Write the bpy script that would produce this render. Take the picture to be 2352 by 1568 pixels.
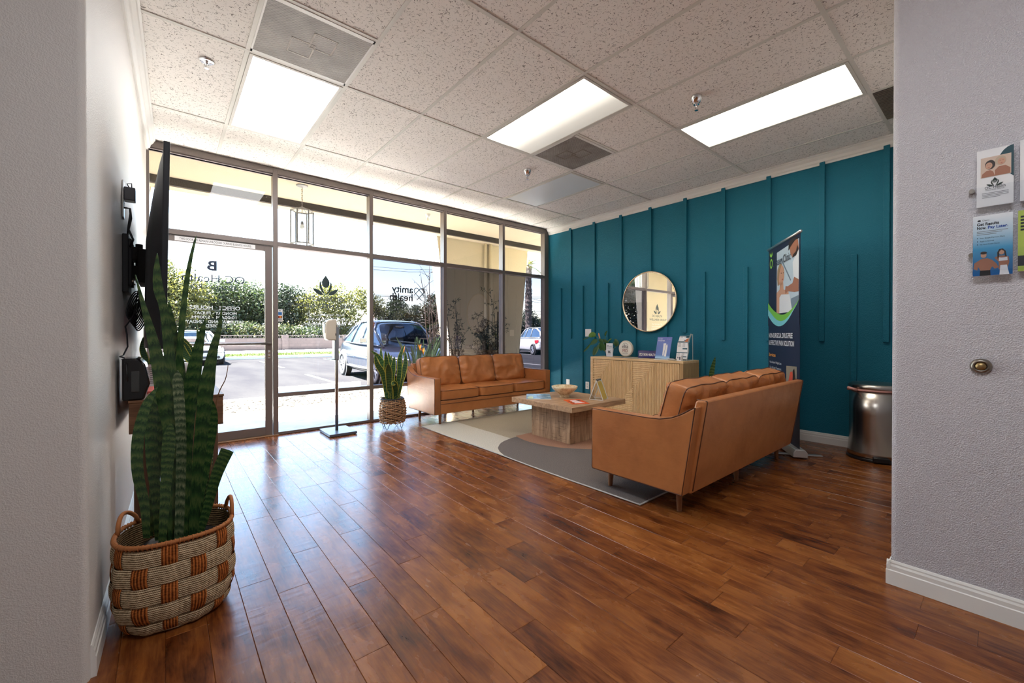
import bpy, bmesh, math, random
import numpy as np
from mathutils import Vector, Matrix, noise
for _o in list(bpy.data.objects): bpy.data.objects.remove(_o)
PI = math.pi
S = bpy.context.scene
COL = S.collection
R = random.Random(7)

# ---------------------------------------------------------------- camera
CAM = Vector((0.2044, -4.331, 1.1021)); YAW, PIT = 0.6957, -0.0055
_f = Vector((math.sin(YAW) * math.cos(PIT), math.cos(YAW) * math.cos(PIT), math.sin(PIT)))
_r = Vector((math.cos(YAW), -math.sin(YAW), 0.0)); _u = _r.cross(_f)
cd = bpy.data.cameras.new('camera'); cam = bpy.data.objects.new('camera', cd); COL.objects.link(cam)
cd.sensor_width = 36.0; cd.lens = 952.2 / 2352 * 36.0; cd.shift_y = -11.634 / 2352
cd.clip_start = 0.02; cd.clip_end = 400
cam.matrix_world = Matrix(((_r.x, _u.x, -_f.x, CAM.x), (_r.y, _u.y, -_f.y, CAM.y), (_r.z, _u.z, -_f.z, CAM.z), (0, 0, 0, 1)))
S.camera = cam
# ---------------------------------------------------------------- world, sun, exposure
S.view_settings.view_transform = 'Standard'; S.view_settings.look = 'None'
S.view_settings.gamma = 1.0; S.view_settings.use_curve_mapping = False
S.view_settings.exposure = 2.65
SKY_STRENGTH, SUN_STRENGTH = 0.26, 25.5
w = bpy.data.worlds.new('world'); S.world = w; w.use_nodes = True
nt = w.node_tree; nt.nodes.clear()
_sk = nt.nodes.new('ShaderNodeTexSky'); _sk.sky_type = 'NISHITA'; _sk.sun_disc = False
_sk.sun_elevation = math.radians(60); _sk.sun_rotation = math.radians(-60); _sk.air_density = 1.3; _sk.dust_density = 0.4; _sk.ozone_density = 1.2
_bg = nt.nodes.new('ShaderNodeBackground'); _bg.inputs[1].default_value = SKY_STRENGTH
_ow = nt.nodes.new('ShaderNodeOutputWorld')
nt.links.new(_sk.outputs[0], _bg.inputs[0]); nt.links.new(_bg.outputs[0], _ow.inputs[0])
_sl = bpy.data.lights.new('sun', 'SUN'); _sl.energy = SUN_STRENGTH; _sl.angle = math.radians(0.6); _sl.color = (1.0, 0.95, 0.88)
sun = bpy.data.objects.new('sun', _sl); COL.objects.link(sun)
sun.rotation_euler = Vector((-0.377, 0.192, 0.906)).to_track_quat('Z', 'Y').to_euler()
sun.location = (-4, 8, 12)

# ---------------------------------------------------------------- helpers: reading positions off the measured camera
def _ray(x, y):
    return _f + _r * ((x - 1176) / 952.2) - _u * ((y - 772.37) / 952.2)
def at(x, y, ax, v):
    d = _ray(x, y); k = 'xyz'.index(ax); t = (v - CAM[k]) / d[k]
    return CAM + d * t

# ---------------------------------------------------------------- helpers: mesh collecting
class MB:
    def __init__(s): s.v = []; s.f = []; s.uv = None; s.mi = []
    def add(s, vs, fs, m=0):
        n = len(s.v); s.v += [tuple(v) for v in vs]
        for f in fs: s.f.append(tuple(i + n for i in f)); s.mi.append(m)
        return s
    def box(s, a, b, m=0, M=None):
        x0, y0, z0 = a; x1, y1, z1 = b
        vs = [Vector(p) for p in ((x0, y0, z0), (x1, y0, z0), (x1, y1, z0), (x0, y1, z0), (x0, y0, z1), (x1, y0, z1), (x1, y1, z1), (x0, y1, z1))]
        if M is not None: vs = [M @ v for v in vs]
        return s.add(vs, [(0, 3, 2, 1), (4, 5, 6, 7), (0, 1, 5, 4), (1, 2, 6, 5), (2, 3, 7, 6), (3, 0, 4, 7)], m)
    def tube(s, pts, r, n=8, m=0, close=False, cap=True):
        pts = [Vector(p) for p in pts]; N = len(pts)
        rs = r if isinstance(r, (list, tuple)) else [r] * N
        vs = []; prev = None
        for i, p in enumerate(pts):
            if close: t = pts[(i + 1) % N] - pts[i - 1]
            else: t = pts[min(i + 1, N - 1)] - pts[max(i - 1, 0)]
            if t.length < 1e-9: t = Vector((0, 0, 1))
            t.normalize()
            if prev is None:
                a = Vector((0, 0, 1)) if abs(t.z) < 0.9 else Vector((1, 0, 0)); u = t.cross(a).normalized()
            else:
                u = prev - t * prev.dot(t)
                if u.length < 1e-6: u = t.cross(Vector((0, 0, 1)))
                u.normalize()
            prev = u; w_ = t.cross(u)
            for k in range(n):
                a = 2 * PI * k / n; vs.append(p + (u * math.cos(a) + w_ * math.sin(a)) * rs[i])
        fs = []
        for i in range(N if close else N - 1):
            j = (i + 1) % N
            for k in range(n):
                k2 = (k + 1) % n; fs.append((i * n + k, i * n + k2, j * n + k2, j * n + k))
        if cap and not close: fs += [tuple(range(n))[::-1], tuple((N - 1) * n + k for k in range(n))]
        return s.add(vs, fs, m)
    def cyl(s, a, b, r0, r1=None, n=20, m=0):
        return s.tube([a, b], [r0, r0 if r1 is None else r1], n, m)
    def lathe(s, prof, c=(0, 0, 0), n=32, m=0, sx=1.0, sy=1.0, M=None, cap=True):
        cap = cap and prof[0] != prof[-1] and not (len(prof) == 2 and prof[0][1] == prof[1][1])
        vs = []
        for r, z in prof:
            for k in range(n):
                a = 2 * PI * k / n; v = Vector((c[0] + r * sx * math.cos(a), c[1] + r * sy * math.sin(a), c[2] + z)); vs.append(M @ v if M is not None else v)
        fs = []
        for i in range(len(prof) - 1):
            for k in range(n):
                k2 = (k + 1) % n; fs.append((i * n + k, i * n + k2, (i + 1) * n + k2, (i + 1) * n + k))
        if cap and prof[0][0] > 1e-6: fs.append(tuple(range(n))[::-1])
        if cap and prof[-1][0] > 1e-6: fs.append(tuple((len(prof) - 1) * n + k for k in range(n)))
        return s.add(vs, fs, m)
    def prism(s, poly, d, m=0):
        """polygon (3D points) extruded by vector d"""
        P_ = [Vector(p) for p in poly]; n = len(P_); d = Vector(d)
        vs = P_ + [p + d for p in P_]
        nrm = Vector((0, 0, 0))
        for i in range(n): nrm += P_[i].cross(P_[(i + 1) % n])
        fs = [tuple(range(n)), tuple(n + k for k in range(n))[::-1]] + [(i, n + i, n + (i + 1) % n, (i + 1) % n) for i in range(n)]
        if nrm.dot(d) > 0: fs = [f[::-1] for f in fs]
        return s.add(vs, fs, m)
    def grid(s, fn, nu, nv, m=0, wu=False):
        vs = [fn(i / nu, j / nv) for j in range(nv + 1) for i in range(nu + (0 if wu else 1))]
        W = nu if wu else nu + 1; fs = []
        for j in range(nv):
            for i in range(nu):
                i2 = (i + 1) % W if wu else i + 1
                fs.append((j * W + i, j * W + i2, (j + 1) * W + i2, (j + 1) * W + i))
        return s.add(vs, fs, m)
    def ball(s, c, r, nu=16, nv=10, m=0, sc=(1, 1, 1)):
        return s.lathe([(r * math.sin(PI * j / nv), -r * sc[2] * math.cos(PI * j / nv)) for j in range(nv + 1)], c, nu, m, sc[0], sc[1])
    def build(s, name, mat, parent=None, smooth=False, bevel=0, seg=2, sub=0, fix=True):
        me = bpy.data.meshes.new(name); me.from_pydata(s.v, [], s.f)
        mats = mat if isinstance(mat, (list, tuple)) else [mat]
        for q in mats: me.materials.append(q)
        if len(mats) > 1: me.polygons.foreach_set('material_index', s.mi)
        if s.uv is not None:
            l = me.uv_layers.new(name='UVMap')
            for k, lp in enumerate(me.loops): l.data[k].uv = s.uv[lp.vertex_index]
        me.validate(); me.update()
        if fix:
            b = bmesh.new(); b.from_mesh(me)
            bmesh.ops.remove_doubles(b, verts=b.verts, dist=1e-6) if s.uv is None else None
            bmesh.ops.recalc_face_normals(b, faces=b.faces); b.to_mesh(me); b.free()
        if smooth:
            me.polygons.foreach_set('use_smooth', [True] * len(me.polygons))
        o = bpy.data.objects.new(name, me); COL.objects.link(o)
        if parent is not None: o.parent = parent
        if bevel:
            md = o.modifiers.new('bevel', 'BEVEL'); md.width = bevel; md.segments = seg; md.limit_method = 'ANGLE'; md.angle_limit = 0.6
            md.harden_normals = False
            me.polygons.foreach_set('use_smooth', [True] * len(me.polygons))
            try: me.set_sharp_from_angle(angle=0.8)
            except Exception: pass
        if sub:
            md = o.modifiers.new('subdivision', 'SUBSURF'); md.levels = sub; md.render_levels = sub
        return o
def world_part(mb, name, mat, parent, **k):
    """a part whose vertices were written in world space, under a parent Empty at a location"""
    o = mb.build(name, mat, parent, **k)
    o.matrix_parent_inverse = parent_matrix(parent).inverted()
    return o
def parent_matrix(o):
    m = Matrix.LocRotScale(o.location, o.rotation_euler, o.scale)
    return parent_matrix(o.parent) @ (o.matrix_parent_inverse @ m) if o.parent else m
def tag(o, label=None, cat=None, group=None, kind=None):
    if label: o['label'] = label
    if cat: o['category'] = cat
    if group: o['group'] = group
    if kind: o['kind'] = kind
    return o
def thing(name, label, cat, loc=(0, 0, 0), rz=0.0, group=None):
    o = bpy.data.objects.new(name, None); COL.objects.link(o); o.empty_display_size = 0.05
    o.location = loc; o.rotation_euler = (0, 0, rz)
    return tag(o, label, cat, group)
def dup(root, loc=None, rz=None, label=None, group=None):
    def cp(o, par):
        c = o.copy(); COL.objects.link(c)
        if par is not None: c.parent = par
        for ch in [x for x in bpy.data.objects if x.parent == o]: cp(ch, c)
        return c
    r = cp(root, None)
    if loc is not None: r.location = loc
    if rz is not None: r.rotation_euler = (0, 0, rz)
    return tag(r, label, None, group)
def struct(o, label, cat=None):
    return tag(o, label, cat, None, 'structure')

class Fr:
    """a flat frame in space for print and lettering: origin, x axis, y axis"""
    def __init__(s, o, xa, ya):
        s.o = Vector(o); s.x = Vector(xa).normalized(); s.y = Vector(ya).normalized(); s.n = s.x.cross(s.y)
    def p(s, u, v, d=0.0): return s.o + s.x * u + s.y * v + s.n * d
    def poly(s, mb, pts, d=0.0005, m=0): mb.add([s.p(u, v, d) for u, v in pts], [tuple(range(len(pts)))], m)
    def rect(s, mb, u0, v0, u1, v1, d=0.0005, m=0): s.poly(mb, [(u0, v0), (u1, v0), (u1, v1), (u0, v1)], d, m)
    def disc(s, mb, u, v, ru, rv=None, d=0.0005, m=0, n=24, a0=0.0, a1=2 * PI):
        rv = ru if rv is None else rv
        s.poly(mb, [(u + ru * math.cos(a0 + (a1 - a0) * k / n), v + rv * math.sin(a0 + (a1 - a0) * k / n)) for k in range(n)], d, m)
    def line(s, mb, pts, w, d=0.0005, m=0):
        for (a, b), (c, e) in zip(pts[:-1], pts[1:]):
            dx, dy = c - a, e - b; L = math.hypot(dx, dy) or 1; nx, ny = -dy / L * w / 2, dx / L * w / 2
            s.poly(mb, [(a + nx, b + ny), (a - nx, b - ny), (c - nx, e - ny), (c + nx, e + ny)], d, m)
    def box(s, mb, u0, v0, d0, u1, v1, d1, m=0):
        vs = [s.p(a, b, c) for c in (d0, d1) for (a, b) in ((u0, v0), (u1, v0), (u1, v1), (u0, v1))]
        mb.add(vs, [(0, 3, 2, 1), (4, 5, 6, 7), (0, 1, 5, 4), (1, 2, 6, 5), (2, 3, 7, 6), (3, 0, 4, 7)], m)
_fonts = {}
def letters(fr, s_, size, u, v, mat, name='lettering', parent=None, d=0.0008, bold=0.0, align='LEFT', width=None, italic=0.0, thick=0.0):
    cu = bpy.data.curves.new('t', 'FONT'); cu.body = s_; cu.size = size; cu.offset = bold * size; cu.align_x = align; cu.shear = italic
    cu.resolution_u = 3; cu.extrude = thick; cu.fill_mode = 'FRONT' if not thick else 'BOTH'
    o = bpy.data.objects.new('t', cu); COL.objects.link(o)
    bpy.context.view_layer.update()
    me = bpy.data.meshes.new_from_object(o.evaluated_get(bpy.context.evaluated_depsgraph_get()))
    bpy.data.objects.remove(o)
    xs = [q.co.x for q in me.vertices] or [0]
    sx = 1.0
    if width: sx = width / max(1e-6, max(xs) - min(xs))
    for q in me.vertices: q.co = fr.p(u + q.co.x * sx, v + q.co.y, d + q.co.z)
    me.materials.clear(); me.materials.append(mat); me.name = name
    for p_ in me.polygons: p_.use_smooth = False
    r = bpy.data.objects.new(name, me); COL.objects.link(r)
    if parent is not None:
        r.parent = parent; r.matrix_parent_inverse = parent_matrix(parent).inverted()
    return r

# ---------------------------------------------------------------- materials
def srgb(r, g, b):
    f = lambda c: ((c / 255 + 0.055) / 1.055) ** 2.4 if c > 10.3 else c / 255 / 12.92
    return (f(r), f(g), f(b), 1.0)
class MT:
    def __init__(s, name):
        s.m = bpy.data.materials.new(name); s.m.use_nodes = True; s.t = s.m.node_tree; s.t.nodes.clear()
        s.out = s.t.nodes.new('ShaderNodeOutputMaterial')
    def n(s, typ, **k):
        q = s.t.nodes.new('ShaderNode' + typ)
        for a, b in k.items():
            if a == 'ins':
                for i, v in b.items():
                    if hasattr(v, 'is_output') or isinstance(v, bpy.types.NodeSocket): s.t.links.new(v, q.inputs[i])
                    else: q.inputs[i].default_value = v
            else: setattr(q, a, b)
        return q
    def pr(s, **k):
        q = s.n('BsdfPrincipled')
        for a, v in k.items():
            i = q.inputs[a.replace('_', ' ')]
            if isinstance(v, bpy.types.NodeSocket): s.t.links.new(v, i)
            else: i.default_value = v
        s.t.links.new(q.outputs[0], s.out.inputs[0]); return q
    def co(s, scale=(1, 1, 1), kind='Object'):
        tc = s.n('TexCoord'); mp = s.n('Mapping', ins={0: tc.outputs[kind], 3: scale}); return mp.outputs[0]
    def noise(s, co, scale, detail=4, rough=0.5, dist=0.0):
        return s.n('TexNoise', ins={'Vector': co, 'Scale': scale, 'Detail': detail, 'Roughness': rough, 'Distortion': dist})
    def ramp(s, fac, stops, interp='LINEAR'):
        q = s.n('ValToRGB'); q.color_ramp.interpolation = interp; s.t.links.new(fac, q.inputs[0]); e = q.color_ramp.elements
        while len(e) < len(stops): e.new(0.5)
        for k, (p_, c) in enumerate(stops):
            e[k].position = p_; e[k].color = c if len(c) == 4 else (*c, 1)
        return q.outputs[0]
    def math(s, op, a, b=None, c=None):
        q = s.n('Math', operation=op)
        for i, v in enumerate((a, b, c)):
            if v is None: continue
            if isinstance(v, bpy.types.NodeSocket): s.t.links.new(v, q.inputs[i])
            else: q.inputs[i].default_value = v
        return q.outputs[0]
    def mix(s, fac, a, b, blend='MIX'):
        q = s.n('Mix', data_type='RGBA', blend_type=blend)
        for i, v in ((0, fac), (6, a), (7, b)):
            if isinstance(v, bpy.types.NodeSocket): s.t.links.new(v, q.inputs[i])
            else: q.inputs[i].default_value = v
        return q.outputs[2]
    def bump(s, h, strength=0.3, dist=0.002):
        return s.n('Bump', ins={'Strength': strength, 'Distance': dist, 'Height': h}).outputs[0]
def flat(name, c, rough=0.5, metal=0.0, spec=0.5, **k):
    t = MT(name); t.pr(Base_Color=c, Roughness=rough, Metallic=metal, Specular_IOR_Level=spec, **k); return t.m
def paint(name, c, rough=0.6, scale=170, strength=0.35, dist=0.003, spec=0.4):
    t = MT(name); co = t.co(); a = t.noise(co, scale, 3, 0.55); b = t.noise(co, scale * 0.35, 2, 0.5)
    h = t.ramp(t.math('ADD', t.math('MULTIPLY', a.outputs[0], 0.7), t.math('MULTIPLY', b.outputs[0], 0.3)), [(0.42, (0, 0, 0)), (0.60, (1, 1, 1))])
    v = t.noise(co, 1.3, 2).outputs[0]
    col = t.mix(t.math('MULTIPLY', v, 0.25), c, (c[0] * 0.86, c[1] * 0.86, c[2] * 0.88, 1))
    t.pr(Base_Color=col, Roughness=rough, Specular_IOR_Level=spec, Normal=t.bump(h, strength, dist)); return t.m
def wood(name, c0, c1, axis=2, scale=1.0, rough=0.45, rings=10, bump=0.15):
    t = MT(name); sc = [9 * scale] * 3; sc[axis] = 0.8 * scale
    co = t.co(tuple(sc)); a = t.noise(co, 3.0, 8, 0.62, 0.8); b = t.noise(co, 14, 4, 0.6)
    f = t.math('ADD', t.math('MULTIPLY', a.outputs[0], 0.75), t.math('MULTIPLY', b.outputs[0], 0.25))
    t.pr(Base_Color=t.ramp(f, [(0.32, c0), (0.66, c1)]), Roughness=rough, Normal=t.bump(f, bump, 0.002)); return t.m
def leather(name, c, crease=.006):
    t = MT(name); co = t.co(); v = t.n('TexVoronoi', ins={'Vector': co, 'Scale': 260.0}); a = t.noise(co, 5, 5, 0.6)
    dk = (c[0] * 0.84, c[1] * 0.80, c[2] * 0.78, 1); lt = (min(1, c[0] * 1.12), c[1] * 1.12, c[2] * 1.12, 1)
    cr = t.noise(t.co((1, 1, 2.2)), 9, 3, 0.5, 1.2)
    h = t.math('ADD', t.math('MULTIPLY', v.outputs[0], 0.12), cr.outputs[0])
    t.pr(Base_Color=t.ramp(a.outputs[0], [(0.3, dk), (0.5, c), (0.72, lt)]), Roughness=t.ramp(a.outputs[0], [(0.3, (0.38,) * 3), (0.7, (0.32,) * 3)]),
         Specular_IOR_Level=0.5, Normal=t.bump(h, 0.25, crease)); return t.m
def glassm(name, tint=(1, 1, 1, 1), rough=0.0, refl=1.0):
    """thin pane: clear or film-tinted, with its own mirror reflections"""
    t = MT(name); tr = t.n('BsdfTransparent', ins={0: tint}); gl = t.n('BsdfGlossy', ins={'Roughness': rough}); g = t.n('NewGeometry'); fr = t.n('Fresnel', ins={0: t.math('ADD', 1.45, t.math('MULTIPLY', g.outputs['Backfacing'], 1 / 1.45 - 1.45))})
    fac = t.math('MULTIPLY', fr.outputs[0], refl)
    mx = t.n('MixShader', ins={0: fac, 1: tr.outputs[0], 2: gl.outputs[0]}); t.t.links.new(mx.outputs[0], t.out.inputs[0]); return t.m
def emis(name, c, s_):
    t = MT(name); e = t.n('Emission', ins={0: c, 1: s_}); t.t.links.new(e.outputs[0], t.out.inputs[0]); return t.m
def leafm(name, c0, c1, trans=0.35, rough=0.5):
    t = MT(name); g = t.n('NewGeometry'); c = t.mix(g.outputs['Random Per Island'], c0, c1)
    d = t.n('BsdfPrincipled', ins={0: c, 'Roughness': rough}); tl = t.n('BsdfTranslucent', ins={0: c})
    mx = t.n('MixShader', ins={0: trans, 1: d.outputs[0], 2: tl.outputs[0]}); t.t.links.new(mx.outputs[0], t.out.inputs[0]); return t.m

WHITE = paint('wall_paint_white', srgb(214, 210, 206), 0.55, 230, 0.28, 0.003)
WHITE_R = paint('wall_paint_heavy_texture', srgb(220, 217, 223), 0.6, 200, 0.75, 0.0045)
TEAL = paint('teal_wall_paint', (0.009, 0.155, 0.235, 1), 0.5, 110, 0.5, 0.004, 0.25)
TRIM = flat('white_trim_paint', srgb(228, 226, 222), 0.4)
ALU = flat('bronze_aluminium', srgb(124, 114, 110), 0.42, 0.35)
ALU2 = flat('bright_aluminium', srgb(200, 202, 206), 0.3, 0.8)
CHROME = flat('chrome', (0.75, 0.75, 0.76, 1), 0.12, 1.0)
STEEL = flat('brushed_steel', (0.52, 0.49, 0.45, 1), 0.27, 1.0)
BLACK = flat('black_plastic', (0.012, 0.012, 0.014, 1), 0.35)
BLACKM = flat('matte_black', (0.02, 0.02, 0.022, 1), 0.7)
RUBBER = flat('black_rubber', (0.02, 0.02, 0.02, 1), 0.8)
PLASTW = flat('white_plastic', srgb(232, 230, 226), 0.35)
PLASTC = flat('cream_plastic', srgb(214, 206, 190), 0.35)
PAPER = flat('white_paper', srgb(238, 238, 240), 0.6)
GREYP = flat('grey_powder_coat', srgb(112, 114, 122), 0.4, 0.3)
INK = flat('dark_ink', srgb(40, 44, 52), 0.6)
INKG = flat('grey_ink', srgb(120, 122, 128), 0.6)
NAVY = flat('navy_print', srgb(22, 34, 66), 0.45)
ACRY = glassm('clear_acrylic', (0.97, 0.98, 0.99, 1), 0.02, 0.8)
# ================================================================ ROOM SHELL
ZC = 2.908; XT = 5.30; YW = 0.785; XS = 2.665
# ---- floor: individual hand-scraped planks of one continuous floor
def floor():
    t = MT('hand_scraped_birch_floor')
    at_ = t.n('Attribute', attribute_name='tone'); co = t.co()
    g = t.n('NewGeometry')
    off = t.n('Mapping', ins={0: co, 3: (1, 1, 1)}); t.t.links.new(at_.outputs['Vector'], off.inputs[1])
    m1 = t.n('Mapping', ins={0: off.outputs[0], 3: (7, 1.1, 1)}); m2 = t.n('Mapping', ins={0: off.outputs[0], 3: (3.4, 1.6, 1)})
    grain = t.noise(m1.outputs[0], 5, 6, 0.6, 0.5); blot = t.noise(m2.outputs[0], 2.2, 4, 0.55, 0.35)
    fine = t.noise(t.n('Mapping', ins={0: off.outputs[0], 3: (60, 3, 1)}).outputs[0], 3, 3, 0.6)
    sep = t.n('SeparateColor', ins={0: at_.outputs['Color']})
    f = t.math('ADD', t.math('MULTIPLY', grain.outputs[0], 0.40), t.math('ADD', t.math('MULTIPLY', blot.outputs[0], 0.50), t.math('ADD', .05, t.math('MULTIPLY', t.math('SUBTRACT', sep.outputs[0], 0.5), 0.12))))
    f = t.math('ADD', f, t.math('MULTIPLY', t.math('SUBTRACT', fine.outputs[0], 0.5), 0.12))
    col = t.ramp(f, [(0.28, (0.018, 0.004, 0.0015)), (0.40, (0.11, 0.027, 0.006)), (0.52, (0.215, 0.064, 0.013)), (0.66, (0.33, 0.115, 0.025)), (0.80, (0.40, 0.15, 0.035))])
    wv = t.noise(t.n('Mapping', ins={0: off.outputs[0], 3: (5, 22, 1)}).outputs[0], 1.6, 3, 0.5, 0.6)
    h = t.math('ADD', t.math('MULTIPLY', wv.outputs[0], 1.0), t.math('MULTIPLY', fine.outputs[0], 0.12))
    ro = t.ramp(blot.outputs[0], [(0.3, (0.22,) * 3), (0.7, (0.30,) * 3)])
    t.pr(Base_Color=col, Roughness=ro, Specular_IOR_Level=0.42, Coat_Weight=0.06, Coat_Roughness=0.3, Coat_Tint=(0.85, 0.92, 1.0, 1), Normal=t.bump(h, 0.35, 0.0022))
    W = 0.1222; x0 = 0.566 - W * 18; L = 0.888
    known = {0: -0.57, 1: -1.146, 2: -1.604, 3: -1.090, 4: -1.576, 5: -1.386, 6: -1.907, 7: -2.070}
    vs, fs, tone = [], [], []
    rr = random.Random(3)
    ymin, ymax = -7.0, YW + 0.02
    for c in range(60):
        xa = x0 + c * W; xb = xa + W
        if xa > XT + 0.0: break
        k = c - 18
        base = known.get(k, -rr.random() * L * 2)
        y = base + L * 4
        cuts = []
        while y > ymin - L:
            cuts.append(y)
            y -= L
            if rr.random() < 0.3: cuts.append(y + L * rr.choice((0.45, 0.55)))
        cuts = sorted(set(cuts))
        for a, b in zip(cuts[:-1], cuts[1:]):
            a2, b2 = max(a, ymin), min(b, ymax)
            if b2 - a2 < 0.01: continue
            g, bv, dz = 0.0003, 0.0018, rr.uniform(-0.0002, 0.0002)
            n = len(vs)
            X = (xa + g, xa + bv, xb - bv, xb - g); Y = (a2 + g, a2 + bv, b2 - bv, b2 - g)
            vs += [(X[0], Y[0], -.0012), (X[3], Y[0], -.0012), (X[3], Y[3], -.0012), (X[0], Y[3], -.0012), (X[1], Y[1], dz), (X[2], Y[1], dz), (X[2], Y[2], dz), (X[1], Y[2], dz)]
            fs += [(n + 4, n + 5, n + 6, n + 7), (n, n + 1, n + 5, n + 4), (n + 1, n + 2, n + 6, n + 5), (n + 2, n + 3, n + 7, n + 6), (n + 3, n, n + 4, n + 7)]
            q = (rr.random(), rr.random(), rr.random(), 1)
            tone += [q] * 8
    n = len(vs)
    vs += [(-2, ymin, -.0035), (XT, ymin, -.0035), (XT, ymax, -.0035), (-2, ymax, -.0035)]; fs.append((n, n + 1, n + 2, n + 3)); tone += [(0, 0, 0, 1)] * 4
    me = bpy.data.meshes.new('floor'); me.from_pydata(vs, [], fs); me.materials.append(t.m)
    ca = me.color_attributes.new('tone', 'FLOAT_COLOR', 'POINT'); ca.data.foreach_set('color', [x for q in tone for x in q])
    o = bpy.data.objects.new('floor', me); COL.objects.link(o)
    struct(o, 'glossy reddish brown hand-scraped plank floor')
floor()

# ---- walls
def xl(y): return 0.015 + 0.0169 * (y + 2.475)
def wall_profile(mb, pts, z0, z1, rad=0.0):
    pass
mb = MB(); ya, yb = -2.475, YW + 0.1
rc = 0.022  # bullnose corner at the near end
pl = [(xl(yb), yb), (xl(ya + rc), ya + rc)] + [(0.015 - rc + rc * math.cos(-a), ya + rc - rc * math.sin(a)) for a in [PI / 16 * k for k in range(1, 8)]] + [(0.015 - rc, ya), (-1.7, ya), (-1.7, yb)]
mb.prism([(x, y, 0) for x, y in pl], (0, 0, ZC + 0.05))
o = mb.build('wall_left', WHITE, smooth=False)
for p_ in o.data.polygons: p_.use_smooth = abs(p_.normal.z) < 0.5
o.data.set_sharp_from_angle(angle=0.6)
struct(o, 'white textured wall on the left with a rounded near corner')
mb = MB(); mb.box((XT, -4.15, 0), (XT + 0.12, YW + 0.1, ZC + 0.05))
teal = struct(mb.build('wall_right', TEAL), 'teal painted textured accent wall with vertical battens')
mb = MB()
wlow = [0.466, -0.006, -0.495, -0.974, -1.448, -1.945, -2.43, -2.91, -3.40, -3.88]; whigh = [0.244, -0.244, -0.733, -1.21, -1.708, -2.18, -2.662, -3.145, -3.632]
for y in wlow: mb.box((XT - 0.025, y, 0.10), (XT, y + 0.045, 1.868))
for y in whigh: mb.box((XT - 0.025, y, 1.03 if y not in (-1.21, -0.733, -1.708) else 1.12), (XT, y + 0.045, ZC))
mb.build('batten', TEAL, teal, bevel=0.002)
mb = MB(); rr = 0.015
mb.prism([(XS + rr, -4.0, 0), (XS, -4.0 - rr, 0), (XS, -7.0, 0), (XT + 0.12, -7.0, 0), (XT + 0.12, -4.0, 0)], (0, 0, ZC + 0.05))
struct(mb.build('wall_near', WHITE_R, bevel=0.006), 'light grey heavily textured partition wall at the right edge')
mb = MB(); mb.box((-1.75, -7.1, 0), (XS + .1, -7.0, ZC + 0.05)); struct(mb.build('wall_back', WHITE), 'white wall behind the viewer')
mb = MB(); mb.box((-1.8, -7.0, 0), (-1.7, -2.4, ZC + 0.05)); struct(mb.build('wall_hall', WHITE), 'white wall of the hallway to the left')

# ---- ceiling: tiles, with the T-bar grid as its part
U = 0.6096
t = MT('fissured_ceiling_tile'); co = t.co()
n1 = t.noise(co, 34, 2, 0.5, 0.5); n2 = t.noise(co, 60, 1, 0.5); n3 = t.noise(t.co((1, 1, 1)), 110, 2, 0.5)
fis = t.math('MULTIPLY', t.math('LESS_THAN', t.math('ABSOLUTE', t.math('SUBTRACT', n1.outputs[0], 0.5)), 0.017), t.math('GREATER_THAN', n2.outputs[0], 0.535))
fis2 = t.math('MULTIPLY', t.math('LESS_THAN', t.math('ABSOLUTE', t.math('SUBTRACT', t.noise(co, 52, 1, 0.5, 0.8).outputs[0], 0.47)), 0.010), t.math('GREATER_THAN', t.noise(co, 47, 1).outputs[0], 0.57))
pin = t.math('LESS_THAN', t.n('TexVoronoi', ins={'Vector': co, 'Scale': 75.0}).outputs[0], 0.075)
mk = t.math('MAXIMUM', t.math('MAXIMUM', fis, fis2), pin)
st = t.noise(co, 1.1, 4, 0.6)
base = t.mix(t.math('MULTIPLY', st.outputs[0], 0.35), srgb(250, 246, 241), srgb(238, 232, 225))
t.pr(Base_Color=t.mix(t.math('MULTIPLY', mk, 0.74), base, srgb(92, 84, 76)), Roughness=0.9, Specular_IOR_Level=0.1,
     Normal=t.bump(t.math('SUBTRACT', n3.outputs[0], mk), 0.5, 0.002))
TILE = t.m
mb = MB()
for i in range(-3, 9):
    for j in range(-1, 6):
        a, b = max(i * U, -1.7), min((i + 1) * U, XT); c_, d_ = max(-(j + 1) * 2 * U, -7.0), min(-j * 2 * U, YW + 0.1)
        if b > a and d_ > c_: mb.add([(a, c_, ZC + .004), (b, c_, ZC + .004), (b, d_, ZC + .004), (a, d_, ZC + .004)], [(0, 3, 2, 1)])
mb.box((-1.8, -7.1, ZC + .006), (XT + .12, YW + .1, ZC + .05))
ceil = struct(mb.build('ceiling', TILE, fix=False), 'suspended ceiling of white fissured acoustic tiles')
mb = MB(); h = 0.012
for j in range(0, 6): mb.box((-1.7, -j * 2 * U - h, ZC - 0.002), (XT, -j * 2 * U + h, ZC + .006))
for i in range(-2, 9): mb.box((i * U - h, -7.0, ZC - 0.0015), (i * U + h, YW, ZC + .006))
for i in (1, 5): mb.box((i * U, -1.829 - h, ZC - 0.001), ((i + 1) * U, -1.829 + h, ZC + .006))
mb.build('ceiling_grid', flat('grid_paint', srgb(222, 220, 212), 0.5), ceil)

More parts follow.
